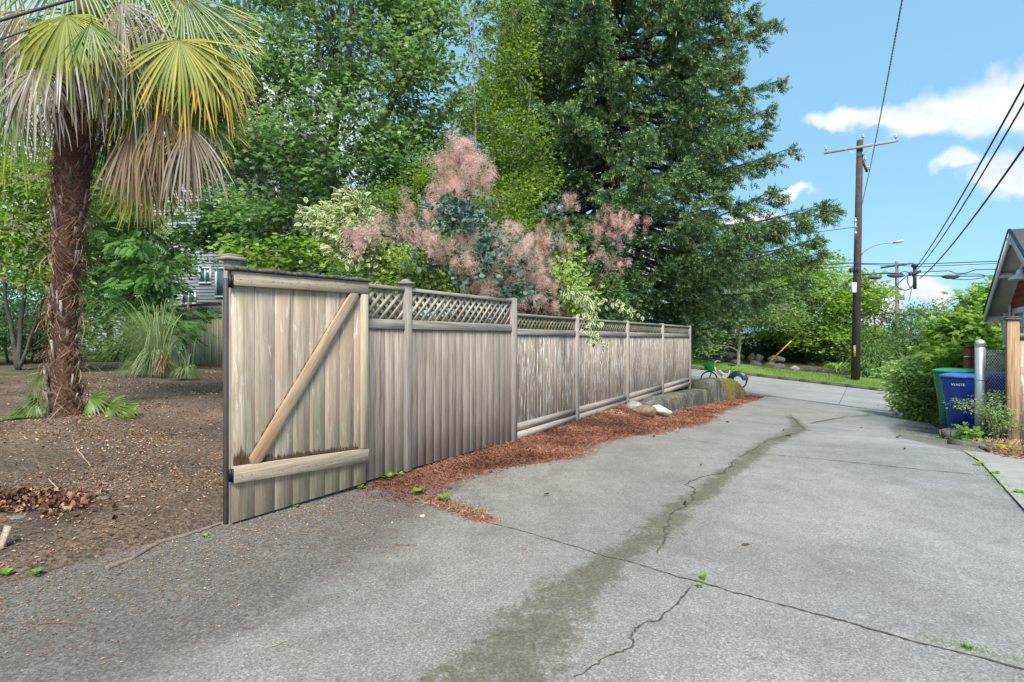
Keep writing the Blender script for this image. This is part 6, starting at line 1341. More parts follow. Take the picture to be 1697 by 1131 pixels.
# ---- yard planting on the left
def PBz(*a, **k): return PB(*a, **k)
b = P3(30, 560, 12.5); b[2] = gz(b[0], b[1])
LANC2 = (LANCE[0]*[1.5, 1, 1], LANCE[1], LANCE[2])
plant('butterfly_bush', 'light green butterfly bush with drooping faded lilac spikes, left of the palm', 'shrub', b, [([b, P3(40, 470, 12.5), P3(50, 380, 12.5)], .05, .03), ([b, P3(0, 430, 12.5)], .05, .03), ([b, P3(90, 450, 12.5)], .04, .02)],
      [PBz(30, 300, 12.5, 75, 60, 45), PBz(95, 310, 12.3, 55, 40, 45), PBz(20, 380, 12.0, 60, 44, 40), PBz(-60, 340, 12.5, 90, 40, 80), PBz(60, 410, 12.0, 50, 20, 30), PBz(110, 380, 12.6, 45, 20, 50), PBz(30, 450, 11.8, 60, 16, 22), PBz(15, 245, 12.6, 60, 30, 30)], LANC2, .13, 'bright', nl=34, seed=41, spread=.2, flat=.7, up=.5, droop=-.25)
def spikes():
    rr = np.random.default_rng(9); root = bpy.data.objects['butterfly_bush']; bb = np.array(root.location); n = 46
    for i in range(n):
        px, py = rr.uniform(-20, 110), rr.uniform(262, 470); c = P3(px, py, rr.uniform(11.0, 11.7)); d = np.array([rr.uniform(-1, 1), rr.uniform(-.3, .2), -rr.uniform(.1, .9)]); d /= np.linalg.norm(d); L = rr.uniform(.14, .26); k = 110; t = rr.random(k); q = rdir(k)*(.028*(1-t*.7))[:, None]
        m = MB(); scatter(m, CHIP, d*(t*L)[:, None]+q, rdir(k), rdir(k), .018*np.ones(k), np.clip(.15+.75*(i % 3 == 0)+rr.random(k)*.3, 0, 1)); m.build('flower_spike', M['lilac'], root, loc=tuple(c-bb))
spikes()
b = P3(40, 595, 16.5); b[2] = gz(b[0], b[1]); plant('rhododendron', 'rounded dark glossy rhododendron at the left end of the yard', 'shrub', b, [([b+[i*.25, 0, 0], P3(40+i*18, 550, 16.5)], .04, .02) for i in (-2, -1, 0, 1, 2)],
      [PBz(20, 530, 16.3, 50, 48, 36), PBz(62, 545, 16.3, 38, 34, 34), PBz(-40, 520, 16.5, 60, 34, 50), PBz(30, 560, 16.0, 48, 34, 22)], LANC2, .12, 'dark', nl=40, seed=42, spread=.17, up=1.2, flat=.6)
# dark evergreen screen at the end of the yard: separate shrubs
for i, (px, py, Z, w, h, n, lab, mt) in enumerate([(-60, 420, 21, 150, 170, 150, 'dark evergreen behind the butterfly bush, at the left picture edge', 'dark'), (100, 470, 20.5, 90, 130, 130, 'dark evergreen screen seen just left and right of the palm trunk', 'dark'),
        (215, 430, 18.5, 80, 140, 150, 'deep green shrub behind the arching grass clump', 'mid'), (180, 260, 21, 130, 130, 130, 'green tree top seen beneath the palm fronds', 'mid')]):
    b = P3(px, 590, Z); b[2] = gz(b[0], b[1]); k = Z/F; c = P3(px, py, Z)
    rr = np.random.default_rng(50+i); bl = [(c[0]+rr.uniform(-.5, .5)*w*k, c[1]+rr.uniform(-.3, .3)*w*k, c[2]+rr.uniform(-.6, .6)*h*k, w*k*.6, w*k*.55, h*k*.5, n//4) for _ in range(6)]+[(c[0], c[1]-.3, b[2]+.7, w*k*.8, w*k*.5, .8, n//3)]*(0 if py < 300 else 1)
    plant('evergreen_shrub' if py > 300 else 'background_tree', lab, 'shrub' if py > 300 else 'tree', b, [([b, c], .12, .05)], bl, OVAL, .15, mt, 'bark_dark', nl=30, seed=60+i, spread=.28, up=.7)
# ash-leaved shrub with pinnate leaves
def pinnate():
    V, Fc, E = [], [], []; tv, tf, te = LANC2
    for i in range(6):
        y = .15+.13*i
        for s in (-1, 1):
            a = s*1.05; c, sn = math.cos(a), math.sin(a); k = len(V)
            for p in tv: q = p*.34; V.append((q[0]*c+q[1]*sn, y-q[0]*sn*1+q[1]*c, q[2]-.03*i**1.3*.5))
            Fc += [[k+j for j in f] for f in tf]; E += list(te*.5)
    k = len(V); V += [(p[0]*.34, .88+p[1]*.34, p[2]*.34-.16) for p in tv]; Fc += [[k+j for j in f] for f in tf]; E += list(te*.5)
    return T_(V, Fc, E)
PINN = pinnate()
b = P3(262, 590, 13.6); b[2] = gz(b[0], b[1]); plant('ash_sapling', 'ash sapling with glossy feather-shaped leaves above the arching grass', 'sapling', b, [([b, P3(255, 480, 13.5), P3(240, 380, 13.6)], .05, .02), ([b, P3(225, 470, 13.4), P3(200, 400, 13.4)], .04, .02)],
      [PBz(262, 505, 13.1, 46, 18, 45), PBz(250, 450, 13.2, 45, 18, 35), PBz(222, 400, 13.5, 55, 18, 45), PBz(278, 545, 13.0, 26, 8, 22), PBz(180, 430, 13.5, 40, 10, 50), PBz(230, 350, 14, 50, 14, 40)], PINN, .36, 'ash', 'bark', nl=9, seed=70, spread=.2, up=.9, droop=-.35, flat=.8)

# ---- arching grass clumps
def strip_blades(mb, base, tips, mids, w, rnd, mi=0, n=7):
    t = np.linspace(0, 1, n)
    for B, Mi, T, r_, ww in zip(base, mids, tips, rnd, w):
        Q = ((1-t)**2)[:, None]*B+(2*t*(1-t))[:, None]*Mi+(t**2)[:, None]*T; d = T-B; s = np.cross(d, [0, 0, 1.0]); s /= np.linalg.norm(s)+1e-9
        k = ww*np.array([.7, 1, 1, .9, .75, .5, .08])[:n]; V = np.concatenate([Q-s*k[:, None]/2, Q+s*k[:, None]/2]); i = np.arange(n-1); mb.add(V, np.stack([i, i+1, n+i+1, n+i], 1), mi, r_)
def grass_clump(name, label, px, py, Z, long_n, short_n, seed, R=1.0, dry=True):
    """a fountain of long arching blades over a skirt of short fallen ones"""
    rr = np.random.default_rng(seed); b = P3(px, py, Z); b[2] = gz(b[0], b[1]); root = empty(name, tuple(b)); tag(root, label, 'grass clump'); mb = MB()
    n = long_n; a = np.where(rr.random(n) < .62, rr.normal(PI-.1, .55, n), rr.random(n)*2*PI); L = R*np.abs(rr.normal(1.2, .5, n)); L = np.where(np.cos(a) > 0, L*.5, L)
    B = np.stack([np.cos(a)*.08, np.sin(a)*.08, 0*a+.15], 1)+rr.normal(size=(n, 3))*.04; h = R*rr.uniform(.9, 2.0, n); T = np.stack([np.cos(a)*L*1.1, np.sin(a)*L*1.1, np.maximum(.05, h*rr.uniform(-.1, .85, n))], 1)
    Mi = B*.55+T*.45; Mi[:, 2] = h*1.25; strip_blades(mb, B, T, Mi, rr.uniform(.007, .014, n), rr.beta(2, 2.2, n), n=7)
    n = short_n; a = rr.random(n)*2*PI; L = R*rr.uniform(.35, .95, n)*np.where(np.cos(a) < 0, 1.0, .55); B = np.stack([np.cos(a)*.1, np.sin(a)*.1, rr.uniform(.1, .55, n)*R], 1); T = np.stack([np.cos(a)*L, np.sin(a)*L*.8, 0*a+.02], 1); Mi = (B+T)/2; Mi[:, 2] = B[:, 2]*1.0+R*rr.uniform(.05, .35, n)
    strip_blades(mb, B, T, Mi, rr.uniform(.010, .018, n), np.clip(rr.beta(2, 2, n)+.15, 0, 1), n=7); mb.build('blades', M['grassb'], root)
    if dry:
        m = MB(); n = 240; a = rr.random(n)*2*PI; r0 = rr.uniform(0, .13, n); B = np.stack([np.cos(a)*r0+.24, np.sin(a)*r0-.22, rr.uniform(.15, .55, n)], 1); T = B+rr.normal(size=(n, 3))*[.12, .12, 0]; T[:, 2] = B[:, 2]*rr.uniform(0, .8, n); Mi = (B+T)/2+rr.normal(size=(n, 3))*.05; Mi[:, 2] += .1
        strip_blades(m, B, T, Mi, rr.uniform(.008, .02, n), rr.random(n)); m.build('dry_stump', M['straw_m'], root)
grass_clump('pampas_grass', 'big arching pale-green pampas grass clump by the back fence', 262, 622, 11.3, 330, 520, 81)
grass_clump('pampas_grass', 'small tuft of pampas grass to the right of the big clump', 312, 626, 11.0, 26, 170, 82, .5, dry=False)

# ---- palm
def palm():
    rr = np.random.default_rng(90); base = hit(112, 692); Zp = base[1]; root = empty('fan_palm', tuple(base)); tag(root, 'fan palm with shaggy brown trunk and yellowing half-dead fronds', 'palm tree')
    k = Zp/F
    cpx = [(112, 700), (106, 640), (106, 560), (108, 480), (113, 400), (120, 320), (124, 240), (132, 160), (140, 90), (146, 30), (150, -60)]
    cr = [.205, .165, .135, .125, .145, .185, .21, .215, .20, .18, .12]
    C = np.array([P3(x, y, Zp) for x, y in cpx])-base; C[0][2] = -.1
    t = np.linspace(0, len(C)-1, 70); Q = np.stack([np.interp(t, range(len(C)), C[:, j]) for j in range(3)], 1); R = np.interp(t, range(len(C)), cr)
    V, Fc = tube(Q, list(R*.88), 28); ph = np.arange(len(V)); V = V+rr.normal(size=V.shape)*.009
    fib = plain('palm_fibre', (0.17, 0.095, 0.063), .95, var=.55, scale=35, bmp=.8); mb = MB(); mb.add(V, Fc); tk = mb.build('trunk', fib, root, smooth=True)
    # shaggy fibre
    hb = MB(); n = 15000; s = rr.random(n)**.8; idx = s*(len(Q)-8); i0 = idx.astype(int); P = Q[i0]+(Q[i0+1]-Q[i0])*(idx-i0)[:, None]; RR = R[i0]; band = (idx/2.6); ringp = (band % 1)
    a = rr.random(n)*2*PI; out = np.stack([np.cos(a), np.sin(a), 0*a], 1); tang = np.stack([-np.sin(a), np.cos(a), 0*a], 1)
    B = P+out*(RR*.86)[:, None]; L = rr.uniform(.03, .11, n)*(1+.9*(ringp > .55))*(1+.6*np.sin(idx*.7+a*2)); sgn = rr.choice([-1, 1], n)
    D = out*rr.uniform(.05, .5, n)[:, None]*(.5+.9*ringp)[:, None]+tang*(sgn*rr.uniform(.2, 1.0, n))[:, None]; D[:, 2] += rr.normal(0, .35, n)-.15; T = B+D*L[:, None]*1.5; T2 = np.linalg.norm((T-P)[:, :2], axis=1); 
    T[:, :2] = P[:, :2]+(T-P)[:, :2]/T2[:, None]*np.maximum(T2, RR*.93)[:, None]; Mi = (B+T)/2+out*(L*.35)[:, None]; Mi[:, 2] += L*.15
    strip_blades(hb, B, T, Mi, rr.uniform(.003, .006, n), rr.random(n), n=4)
    hm = leaf_mat('fibre_strand', [(0, (0.11, 0.055, 0.035)), (.5, (0.25, 0.14, 0.09)), (1, (0.46, 0.33, 0.24))], .1, .8, spec=.15); hb.build('trunk_fibre', hm, root)
    lbm = leaf_mat('cut_leaf_base', [(0, (0.12, 0.09, 0.08)), (1, (0.42, 0.36, 0.32))], 0, .8)
    for j in range(64):
        sm = MB()
        f = rr.random()*58+2; i = int(f); c = Q[i]; a = rr.uniform(PI, 2*PI) if rr.random() < .8 else rr.uniform(0, PI); o = np.array([math.cos(a), math.sin(a), 0]); p = c+o*R[i]*.93; L = rr.uniform(.06, .24)*(1.3 if i < 34 else .6); sm.add(*bar(p, p+o*.045+np.array([0, 0, L]), rr.uniform(.012, .035), .012, up=o), 0, rr.random()); sm.build('leaf_base', lbm, root)
    # fronds: (hub px, py, dZ, aim px, aim py, radius px, kind, spread deg, fold)
    green = leaf_mat('palm_green', [(0, (0.03, 0.07, 0.010)), (.5, (0.09, 0.155, 0.02)), (1, (0.19, 0.26, 0.035))], .35, .38, tip=(0.42, 0.36, 0.03), spec=.5)
    yel = leaf_mat('palm_yellow', [(0, (0.13, 0.17, 0.018)), (.5, (0.25, 0.27, 0.025)), (1, (0.42, 0.38, 0.05))], .35, .45, tip=(0.66, 0.36, 0.05))
    dead = leaf_mat('palm_dead', [(0, (0.13, 0.095, 0.07)), (.5, (0.27, 0.22, 0.175)), (1, (0.46, 0.40, 0.34))], .15, .8, spec=.15)
    brown = leaf_mat('palm_brown', [(0, (0.10, 0.06, 0.035)), (.5, (0.22, 0.15, 0.09)), (1, (0.36, 0.27, 0.18))], .2, .8, spec=.15)
    ytip = leaf_mat('palm_tipped', [(0, (0.12, 0.16, 0.018)), (.5, (0.24, 0.27, 0.025)), (1, (0.38, 0.37, 0.045))], .3, .5, tip=(0.62, 0.56, 0.48))
    MT = {'g': green, 'y': yel, 'd': dead, 'b': brown, 't': ytip}
    top = P3(152, 25, Zp)-base
    def frond(hub, aim, nrm, rad, kind, spread=110, droop=.35, seg=38, ragged=.0, width=1.0):
        d = aim/np.linalg.norm(aim); x = np.cross(d, nrm); x /= np.linalg.norm(x)+1e-9; nz = np.cross(x, d); m = MB(); nst = 8; t = np.linspace(0, 1, nst)
        for i in range(seg):
            if ragged and rr.random() < ragged*.4: continue
            a = math.radians(-spread+2*spread*(i+.5)/seg); L = rad*(1-.28*(abs(a)/2.2)**2)*rr.uniform(.9, 1.06)*(1-ragged*rr.random()*.5); e = d*math.cos(a)+x*math.sin(a)
            sp_ = math.radians(2*spread/seg); w = np.minimum(L*t*sp_*.52, .019*width*np.ones(nst)*1.0)*np.array([1, 1, 1, 1, .85, .66, .42, .08]); w[0] = .002
            P = hub+e*(L*t)[:, None]+nz*(.10*rad*np.sin(t*PI*.5)*(-abs(a)*.3))[:, None]; dd = droop*rr.uniform(.5, 1.9); P[:, 2] -= dd*L*t**2.2; bt = rr.uniform(.5, .9) if rr.random() < .3+ragged else 2; kb_ = np.clip(t-bt, 0, 1)[:, None]; P = P-kb_*e*L*.5; P[:, 2] -= kb_[:, 0]*L*rr.uniform(.4, 1.0)
            P += nz*(rr.normal()*.03)*(t**1.5)[:, None]
            if ragged: P += (rr.normal(size=3)*.05*ragged)[None]*(t**2)[:, None]
            sx = np.cross(e, nz); V = np.concatenate([P-sx*w[:, None]+nz*.25*w[:, None], P-nz*.3*w[:, None], P+sx*w[:, None]+nz*.25*w[:, None]]); j = np.arange(nst-1)
            Fq = np.concatenate([np.stack([j, j+1, nst+j+1, nst+j], 1), np.stack([nst+j, nst+j+1, 2*nst+j+1, 2*nst+j], 1)]); ed = np.clip((t-.35)/.6*rr.uniform(.5, 1.5)-.15, 0, 1.0); m.add(V, Fq, 0, rr.random(), np.tile(ed, 3))
        st = hub-d*.01; mid = (st+top)/2+np.array([0, 0, .10]); tt = np.linspace(0, 1, 7)[:, None]; Qp = (1-tt)**2*top+2*tt*(1-tt)*mid+tt**2*st; m.add(*tube(Qp, [.012, .007], 5, cap=False), 0, .5)
        o = m.build('frond', MT[kind], root, loc=(0, 0, 0)); return o
    cam_dir = np.array([0, -1.0, .0])
    L_ = [ # hub, depth offset, aim, radius px, kind, spread, droop, ragged
        (110, 27, -.75, 128, 120, 98, 't', 105, .50, .15), (58, 115, -.55, 62, 215, 92, 'd', 100, .45, .3), (303, -8, -.35, 340, 80, 98, 'g', 88, .25, 0), (297, 67, -.55, 325, 160, 100, 'y', 105, .35, .1),
        (333, 62, -.2, 400, 120, 92, 'g', 80, .40, 0), (184, 42, -.5, 215, 150, 118, 'g', 38, .20, 0), (200, 6, -.6, 235, 80, 92, 'd', 75, .85, .6), (222, 206, -.3, 235, 300, 105, 'b', 45, .35, .3), (272, 184, -.4, 278, 285, 88, 'b', 48, .35, .3),
        (312, 208, -.45, 330, 300, 95, 'd', 48, .40, .3), (322, 185, -.2, 375, 235, 82, 'g', 85, .35, 0), (243, 262, .1, 250, 350, 102, 'y', 78, .15, 0), (312, 262, .2, 345, 300, 55, 'y', 70, .3, 0), (24, 180, -.2, 15, 280, 88, 'g', 60, .35, .2),
        (30, 20, -.4, 0, 110, 95, 'd', 80, .6, .4), (70, 60, -.1, 20, 130, 75, 'b', 70, .5, .4), (150, 40, -.9, 165, 110, 60, 'g', 60, .3, .1), (255, 30, .1, 300, 100, 100, 'g', 90, .4, 0), (335, 110, .1, 380, 175, 85, 'y', 80, .4, .1), (232, 120, .5, 260, 220, 95, 'g', 80, .4, .1),
        (190, 190, .35, 180, 290, 90, 'b', 70, .35, .3), (30, 60, .4, -20, 140, 110, 'g', 90, .4, .1), (95, 175, .35, 80, 270, 80, 'y', 70, .3, .2), (350, 25, .3, 415, 70, 90, 'g', 85, .4, 0), (0, 90, .2, -60, 170, 110, 'g', 90, .4, .1), (360, 140, .0, 395, 210, 62, 'd', 60, .5, .3),
        (180, 100, .6, 190, 200, 100, 'g', 90, .5, .1), (110, 90, .7, 90, 190, 105, 'g', 90, .5, .1), (230, 60, .7, 280, 160, 110, 'g', 95, .5, .1), (60, 30, .6, 10, 120, 110, 'g', 95, .5, .1), (140, 130, .3, 150, 220, 75, 'b', 55, .4, .4), (320, 130, .6, 370, 200, 85, 'g', 80, .4, .1), (225, 180, .5, 215, 290, 95, 'g', 75, .3, .2), (350, 160, .1, 385, 250, 70, 'y', 70, .4, .2),
        (205, 70, -.15, 225, 160, 92, 'g', 75, .6, .2), (160, 90, -.1, 175, 180, 80, 'b', 60, .5, .4), (250, 110, -.25, 290, 190, 90, 'g', 85, .6, .1), (85, 40, -.4, 60, 130, 90, 't', 80, .8, .3), (285, 150, -.15, 330, 230, 88, 'g', 80, .5, .1), (250, 160, -.1, 235, 250, 85, 'd', 50, .5, .4),
        (215, 240, .0, 205, 330, 80, 'b', 50, .3, .4), (290, 215, -.1, 300, 300, 80, 'd', 45, .3, .5), (20, 140, .1, -10, 230, 90, 'g', 70, .5, .2), (265, 250, .25, 290, 330, 90, 'g', 70, .3, .1), (120, 70, -.6, 130, 150, 78, 'd', 60, .8, .7), (340, 90, -.35, 385, 160, 85, 'y', 80, .5, .1),
        (120, -60, -.5, 100, -20, 110, 'g', 110, .4, 0), (215, -60, -.4, 260, -10, 115, 'g', 100, .4, 0), (300, -90, .2, 380, -80, 110, 'g', 100, .3, 0), (10, -60, 0, -70, -40, 110, 'g', 100, .3, 0), (150, -150, 0, 160, -260, 110, 'g', 110, .15, 0), (220, -130, .6, 280, -220, 110, 'g', 110, .15, 0), (80, -130, .5, 20, -220, 110, 'g', 110, .15, 0)]
    for (hx, hy, dz, ax, ay, rp, kd, sp_, dr_, rg) in L_:
        h = P3(hx, hy, Zp+dz)-base; a = P3(ax, ay, Zp+dz-.10)-base-h; nr = np.array([rr.normal()*.25, -1.0, .55]); frond(h, a, nr, rp*k*1.06, kd, sp_, dr_*.95, 40 if sp_ > 60 else 28, rg)
    return base, Zp, MT, fib
PALM, ZPALM, PMT, FIBM = palm()
# palm seedlings at its foot
def seedling(name, label, px, py, items, seed):
    rr = np.random.default_rng(seed); b = hit(px, py); root = empty(name, tuple(b)); tag(root, label, 'palm seedling', 'palm seedlings at the foot of the palm'); nst = 6; t = np.linspace(0, 1, nst)
    for (hx, hy, ax, ay, rp) in items:
        Z = b[1]-.1; k = Z/F; h = P3(hx, hy, Z)-b; h[2] = max(h[2], .06); d = P3(ax, ay, Z-.1)-b-h; d /= np.linalg.norm(d); x = np.cross(d, [0, -1, .6]); x /= np.linalg.norm(x); m = MB()
        for i in range(15):
            a = math.radians(-80+160*i/14); e = d*math.cos(a)+x*math.sin(a); L = rp*k*rr.uniform(.85, 1.1); w = .013*np.array([.2, .9, 1, .9, .6, .05]); P = h+e*(L*t)[:, None]; P[:, 2] -= .35*L*t**2; P[:, 2] = np.maximum(P[:, 2], .01); sx = np.cross(e, [0, -.5, .8]); sx /= np.linalg.norm(sx)
            V = np.concatenate([P-sx*w[:, None], P+sx*w[:, None]]); j = np.arange(nst-1); m.add(V, np.stack([j, j+1, nst+j+1, nst+j], 1), 0, rr.random(), np.tile(t*.6, 2))
        m.add(*tube([(0, 0, 0), h*.5+[0, 0, .05], h], .005, 4, cap=False), 0, .5); m.build('frond', PMT['g'], root)
seedling('palm_seedling', 'palm seedling with fans spread up beside the trunk foot, left side', 95, 690, [(72, 618, 50, 650, 42), (80, 650, 70, 690, 48), (60, 660, 20, 690, 45), (40, 680, 5, 700, 36)], 1)
seedling('palm_seedling', 'palm seedling lying low on the chips right of the trunk', 150, 690, [(150, 660, 190, 670, 40), (180, 672, 215, 680, 40), (205, 675, 235, 688, 32)], 2)

# ---- right-hand side greenery and the far trees
def pk(px, Z, dz=0): x = (px-CX)/F*Z; return np.array([x, Z, gz(x, Z)+dz])
b = pk(1640, 14.8); plant('bigleaf_tree', 'bright big-leaved young tree behind the bins and garage eave', 'tree', b, [([b, P3(1640, 560, 14.8), P3(1640, 500, 14.8)], .09, .04)],
      [PBz(1640, 515, 14.6, 46, 30, 34), PBz(1600, 555, 14.2, 48, 34, 34), PBz(1660, 570, 14.2, 60, 40, 40), PBz(1640, 620, 13.8, 60, 36, 34), PBz(1590, 600, 13.8, 40, 26, 34), PBz(1720, 540, 15, 70, 30, 50), PBz(1668, 492, 14.8, 28, 10, 22)], MAPLE, .17, 'bright', nl=26, seed=101, spread=.2, up=1.1, droop=-.2)
M['bramble'] = leaf_mat('bramble_leaf', [(0, (0.20, 0.33, 0.09)), (.5, (0.36, 0.50, 0.17)), (1, (0.55, 0.65, 0.34))], .5, .5)
b = pk(1530, 15.2); plant('bramble_thicket', 'pale green bramble thicket spilling onto the alley left of the green bin', 'shrub', b, [([b, P3(1530, 640, 14.6)], .03, .02), ([b, P3(1500, 630, 14.6)], .03, .02), ([b, P3(1560, 630, 14.6)], .03, .02)],
      [PBz(1518, 620, 15.4, 26, 40, 24), PBz(1512, 668, 15.2, 24, 34, 14), PBz(1535, 680, 14.9, 22, 30, 10), PBz(1556, 655, 14.6, 18, 24, 26), PBz(1540, 640, 15.0, 22, 34, 28), PBz(1500, 645, 15.4, 15, 18, 16), PBz(1525, 662, 15.0, 22, 34, 16), PBz(1546, 672, 14.8, 14, 16, 12), PBz(1484, 618, 16, 12, 8, 12), PBz(1550, 605, 15.2, 22, 22, 20)], OVAL, .115, 'bramble', nl=38, seed=102, spread=.17, up=1.2, droop=-.2)
b = pk(1650, 8.6); plant('cotoneaster', 'small-leaved bush growing through the chain-link mesh in front of the blue bins', 'shrub', b, [([b, P3(1640, 690, 8.5)], .02, .01), ([b, P3(1660, 690, 8.6)], .02, .01)],
      [PBz(1650, 690, 8.6, 17, 26, 20), PBz(1604, 670, 8.5, 14, 7, 6), PBz(1660, 708, 8.6, 14, 16, 16), PBz(1648, 664, 8.7, 14, 10, 12)], OVAL, .035, 'pale', nl=34, seed=103, spread=.07, up=.8, twig=.003, limb=.012)
b = pk(1606, 8.75); plant('ivy_clump', 'fresh green leafy clump at the foot of the steel post', 'plant', b, [([b, b+[0, 0, .1]], .01, .005)], [PBz(1606, 718, 8.7, 17, 16, 13)], ROUND, .055, 'bright', nl=18, seed=104, spread=.05, up=1.2, twig=.003, limb=.008)
# dry stems under the mesh
m = MB(); rr = np.random.default_rng(4); b = pk(1655, 8.3)
for i in range(60): a = rr.uniform(0, 2*PI); p = np.array([rr.normal()*.18, rr.normal()*.1, 0]); m.add(*tube([p, p+[math.cos(a)*.1, 0, .12], p+[math.cos(a)*.22, .0, rr.uniform(0, .1)]], .003, 3, cap=False))
tag(m.build('dry_stems', M['straw'], None, loc=tuple(b)), 'tangle of dry pale stems under the chain-link mesh', 'dry stems', kind='stuff')
# across the street
FT = [('street_tree', 'small pale-trunked street tree standing in the verge left of the yellow guy guard', 1222, 614, 31.8, [(1225, 505, 55, 80, 34), (1190, 530, 45, 56, 30), (1265, 530, 50, 60, 28), (1240, 480, 45, 44, 24), (1290, 505, 40, 36, 26), (1160, 560, 36, 34, 34)], 'pale', 'bark_pale', .14, .12),
      ('japanese_maple', 'acid green layered maple with a leaning trunk, left of the tall pole', 1345, 610, 35.5, [(1330, 490, 70, 90, 40), (1280, 460, 60, 66, 36), (1390, 490, 62, 84, 40), (1340, 445, 60, 66, 30), (1390, 540, 50, 54, 26), (1300, 540, 46, 44, 26), (1240, 455, 45, 44, 30), (1430, 485, 35, 34, 34), (1350, 560, 60, 50, 26)], 'layered', 'bark', .16, .16),
      ('background_tree', 'mid green bush immediately behind the foot of the tall pole', 1400, 612, 35, [(1400, 570, 46, 50, 30), (1440, 585, 34, 40, 28), (1370, 575, 34, 34, 26)], 'mid', 'bark', .15, .09),
      ('background_tree', 'airy tree right of the tall pole reaching the distant pole', 1445, 600, 38, [(1450, 510, 34, 26, 36), (1480, 530, 34, 22, 26), (1440, 550, 40, 40, 34), (1500, 520, 26, 8, 16)], 'mid', 'bark_dark', .15, .11),
      ('background_tree', 'rounded green tree closing the view down the far alley', 1520, 600, 44, [(1520, 560, 60, 56, 34), (1560, 548, 50, 44, 38), (1490, 575, 45, 40, 34), (1540, 525, 34, 22, 22), (1600, 560, 50, 34, 40), (1500, 600, 60, 40, 20)], 'mid', 'bark_dark', .2, .15),
      ('background_tree', 'pale green tree behind the street tree under the spruce boughs', 1180, 600, 40, [(1200, 490, 80, 90, 60), (1130, 520, 70, 60, 60), (1280, 500, 70, 90, 70), (1360, 520, 60, 70, 50)], 'pale', 'bark_dark', .2, .15)]
for i, (nm, lab, px, py, Z, bs, mt, bk, ls, tr_) in enumerate(FT):
    b = pk(px, Z); c = P3(bs[0][0], bs[0][1]+10, Z)
    tks = [([b, (b+c)/2+[.1, 0, .2], c], tr_, tr_*.4)]
    if nm == 'japanese_maple': tks = [([b, P3(1335, 590, Z), P3(1350, 545, Z), P3(1345, 500, Z)], .2, .08), ([b, P3(1360, 570, Z), P3(1385, 520, Z)], .12, .05)]
    plant(nm, lab, 'tree', b, tks, [PBz(x, y, Z+np.sin(x)*.8, r_, n, ry) for x, y, r_, n, ry in bs], OVAL if mt != 'layered' else MAPLE, ls*1.25, mt, bk, nl=30, seed=110+i, spread=.42, flat=.30 if mt in ('layered', 'pale') else .6, up=1.4, twig=.02, gap=.0 if i < 3 else .2)
for i, (px, Z, w, h, lab) in enumerate([(1175, 37, 50, 60, 'dark hedge shrub far left above the boulder wall'), (1255, 36.5, 44, 46, 'dark shrub right of the street tree above the boulders'), (1305, 36.5, 40, 50, 'dark shrub behind the yellow guy guard'), (1365, 37.5, 44, 44, 'dark shrub between the leaning maple and the tall pole'), (1420, 40, 60, 60, 'dark shrub mass behind the tall pole foot'), (1100, 38, 60, 70, 'dark shrub hidden mostly by the spruce skirt')]):
    b = pk(px, Z); k = Z/F; plant('hedge_shrub', lab, 'shrub', b, [([b, b+[0, 0, h*k*.5]], .1, .05)], [(b[0]+dx*w*k*.4, b[1], b[2]+h*k*zz, w*k*.75, w*k*.5, h*k*.45, 44) for dx, zz in ((-1, .35), (1, .4), (0, .8))], OVAL, .2, 'dark', 'bark_dark', nl=28, seed=130+i, spread=.3, up=.8, group='dark shrubs above the boulder wall')
# trailing grass bank right of the pole and ferns
def tuft(name, label, px, py, R, Hh, nb, mat, seed, w=.04, cat='fern', Z=None):
    rr = np.random.default_rng(seed); b = hit(px, py) if Z is None else pk(px, Z); b[2] += .1; mb = MB(); a = rr.random(nb)*2*PI; L = R*rr.uniform(.7, 1.1, nb); B = np.zeros((nb, 3)); B[:, :2] = rr.normal(size=(nb, 2))*.04*R; T = np.stack([np.cos(a)*L, np.sin(a)*L, Hh*rr.uniform(.05, .7, nb)], 1); Mi = T*.45; Mi[:, 2] = Hh*rr.uniform(.9, 1.5, nb)
    strip_blades(mb, B, T, Mi, w*rr.uniform(.6, 1.2, nb), rr.random(nb)); o = mb.build(name, M[mat], None, loc=tuple(b)); tag(o, label, cat); return o
tuft('sword_fern', 'bright sword fern at the verge just left of the tall pole', 1390, 628, 1.05, .95, 110, 'layered', 1, .10)
tuft('sword_fern', 'darker sword fern against the boulders, left of the bright fern', 1348, 618, .7, .7, 60, 'mid', 2, .08)
for i, (px, Z, lab) in enumerate([(1432, 29.5, 'shaggy green grass mound immediately right of the tall pole'), (1448, 31, 'tall shaggy grass mound at the verge corner')]):
    b = pk(px, Z); plant('grass_mound', lab, 'ground cover mound', b, [([b, b+[0, 0, .2]], .03, .02)], [(b[0], b[1], b[2]+.45+.5*i, .8, .8, .6+.4*i, 60)], LANCE, .34, 'mid', nl=26, seed=150+i, spread=.22, up=.4, droop=-.6)
# verge turf: blades near kerb as one mass
def turf():
    n = 26000; u = rng.uniform(31.15, 34.4, n); v = rng.uniform(-16, 1.2, n); p = uvpos(u, v, lambda a, b_: TA(a, b_)+.12+.07*(a-31.16)); mb = MB(); scatter(mb, BLADE, p, rdir(n, 1.6), rdir(n), rng.uniform(.06, .13, n), rng.random(n)); tag(mb.build('verge_grass', M['turf'], None), 'mown grass covering the verge across the street', 'grass', kind='stuff')
turf()
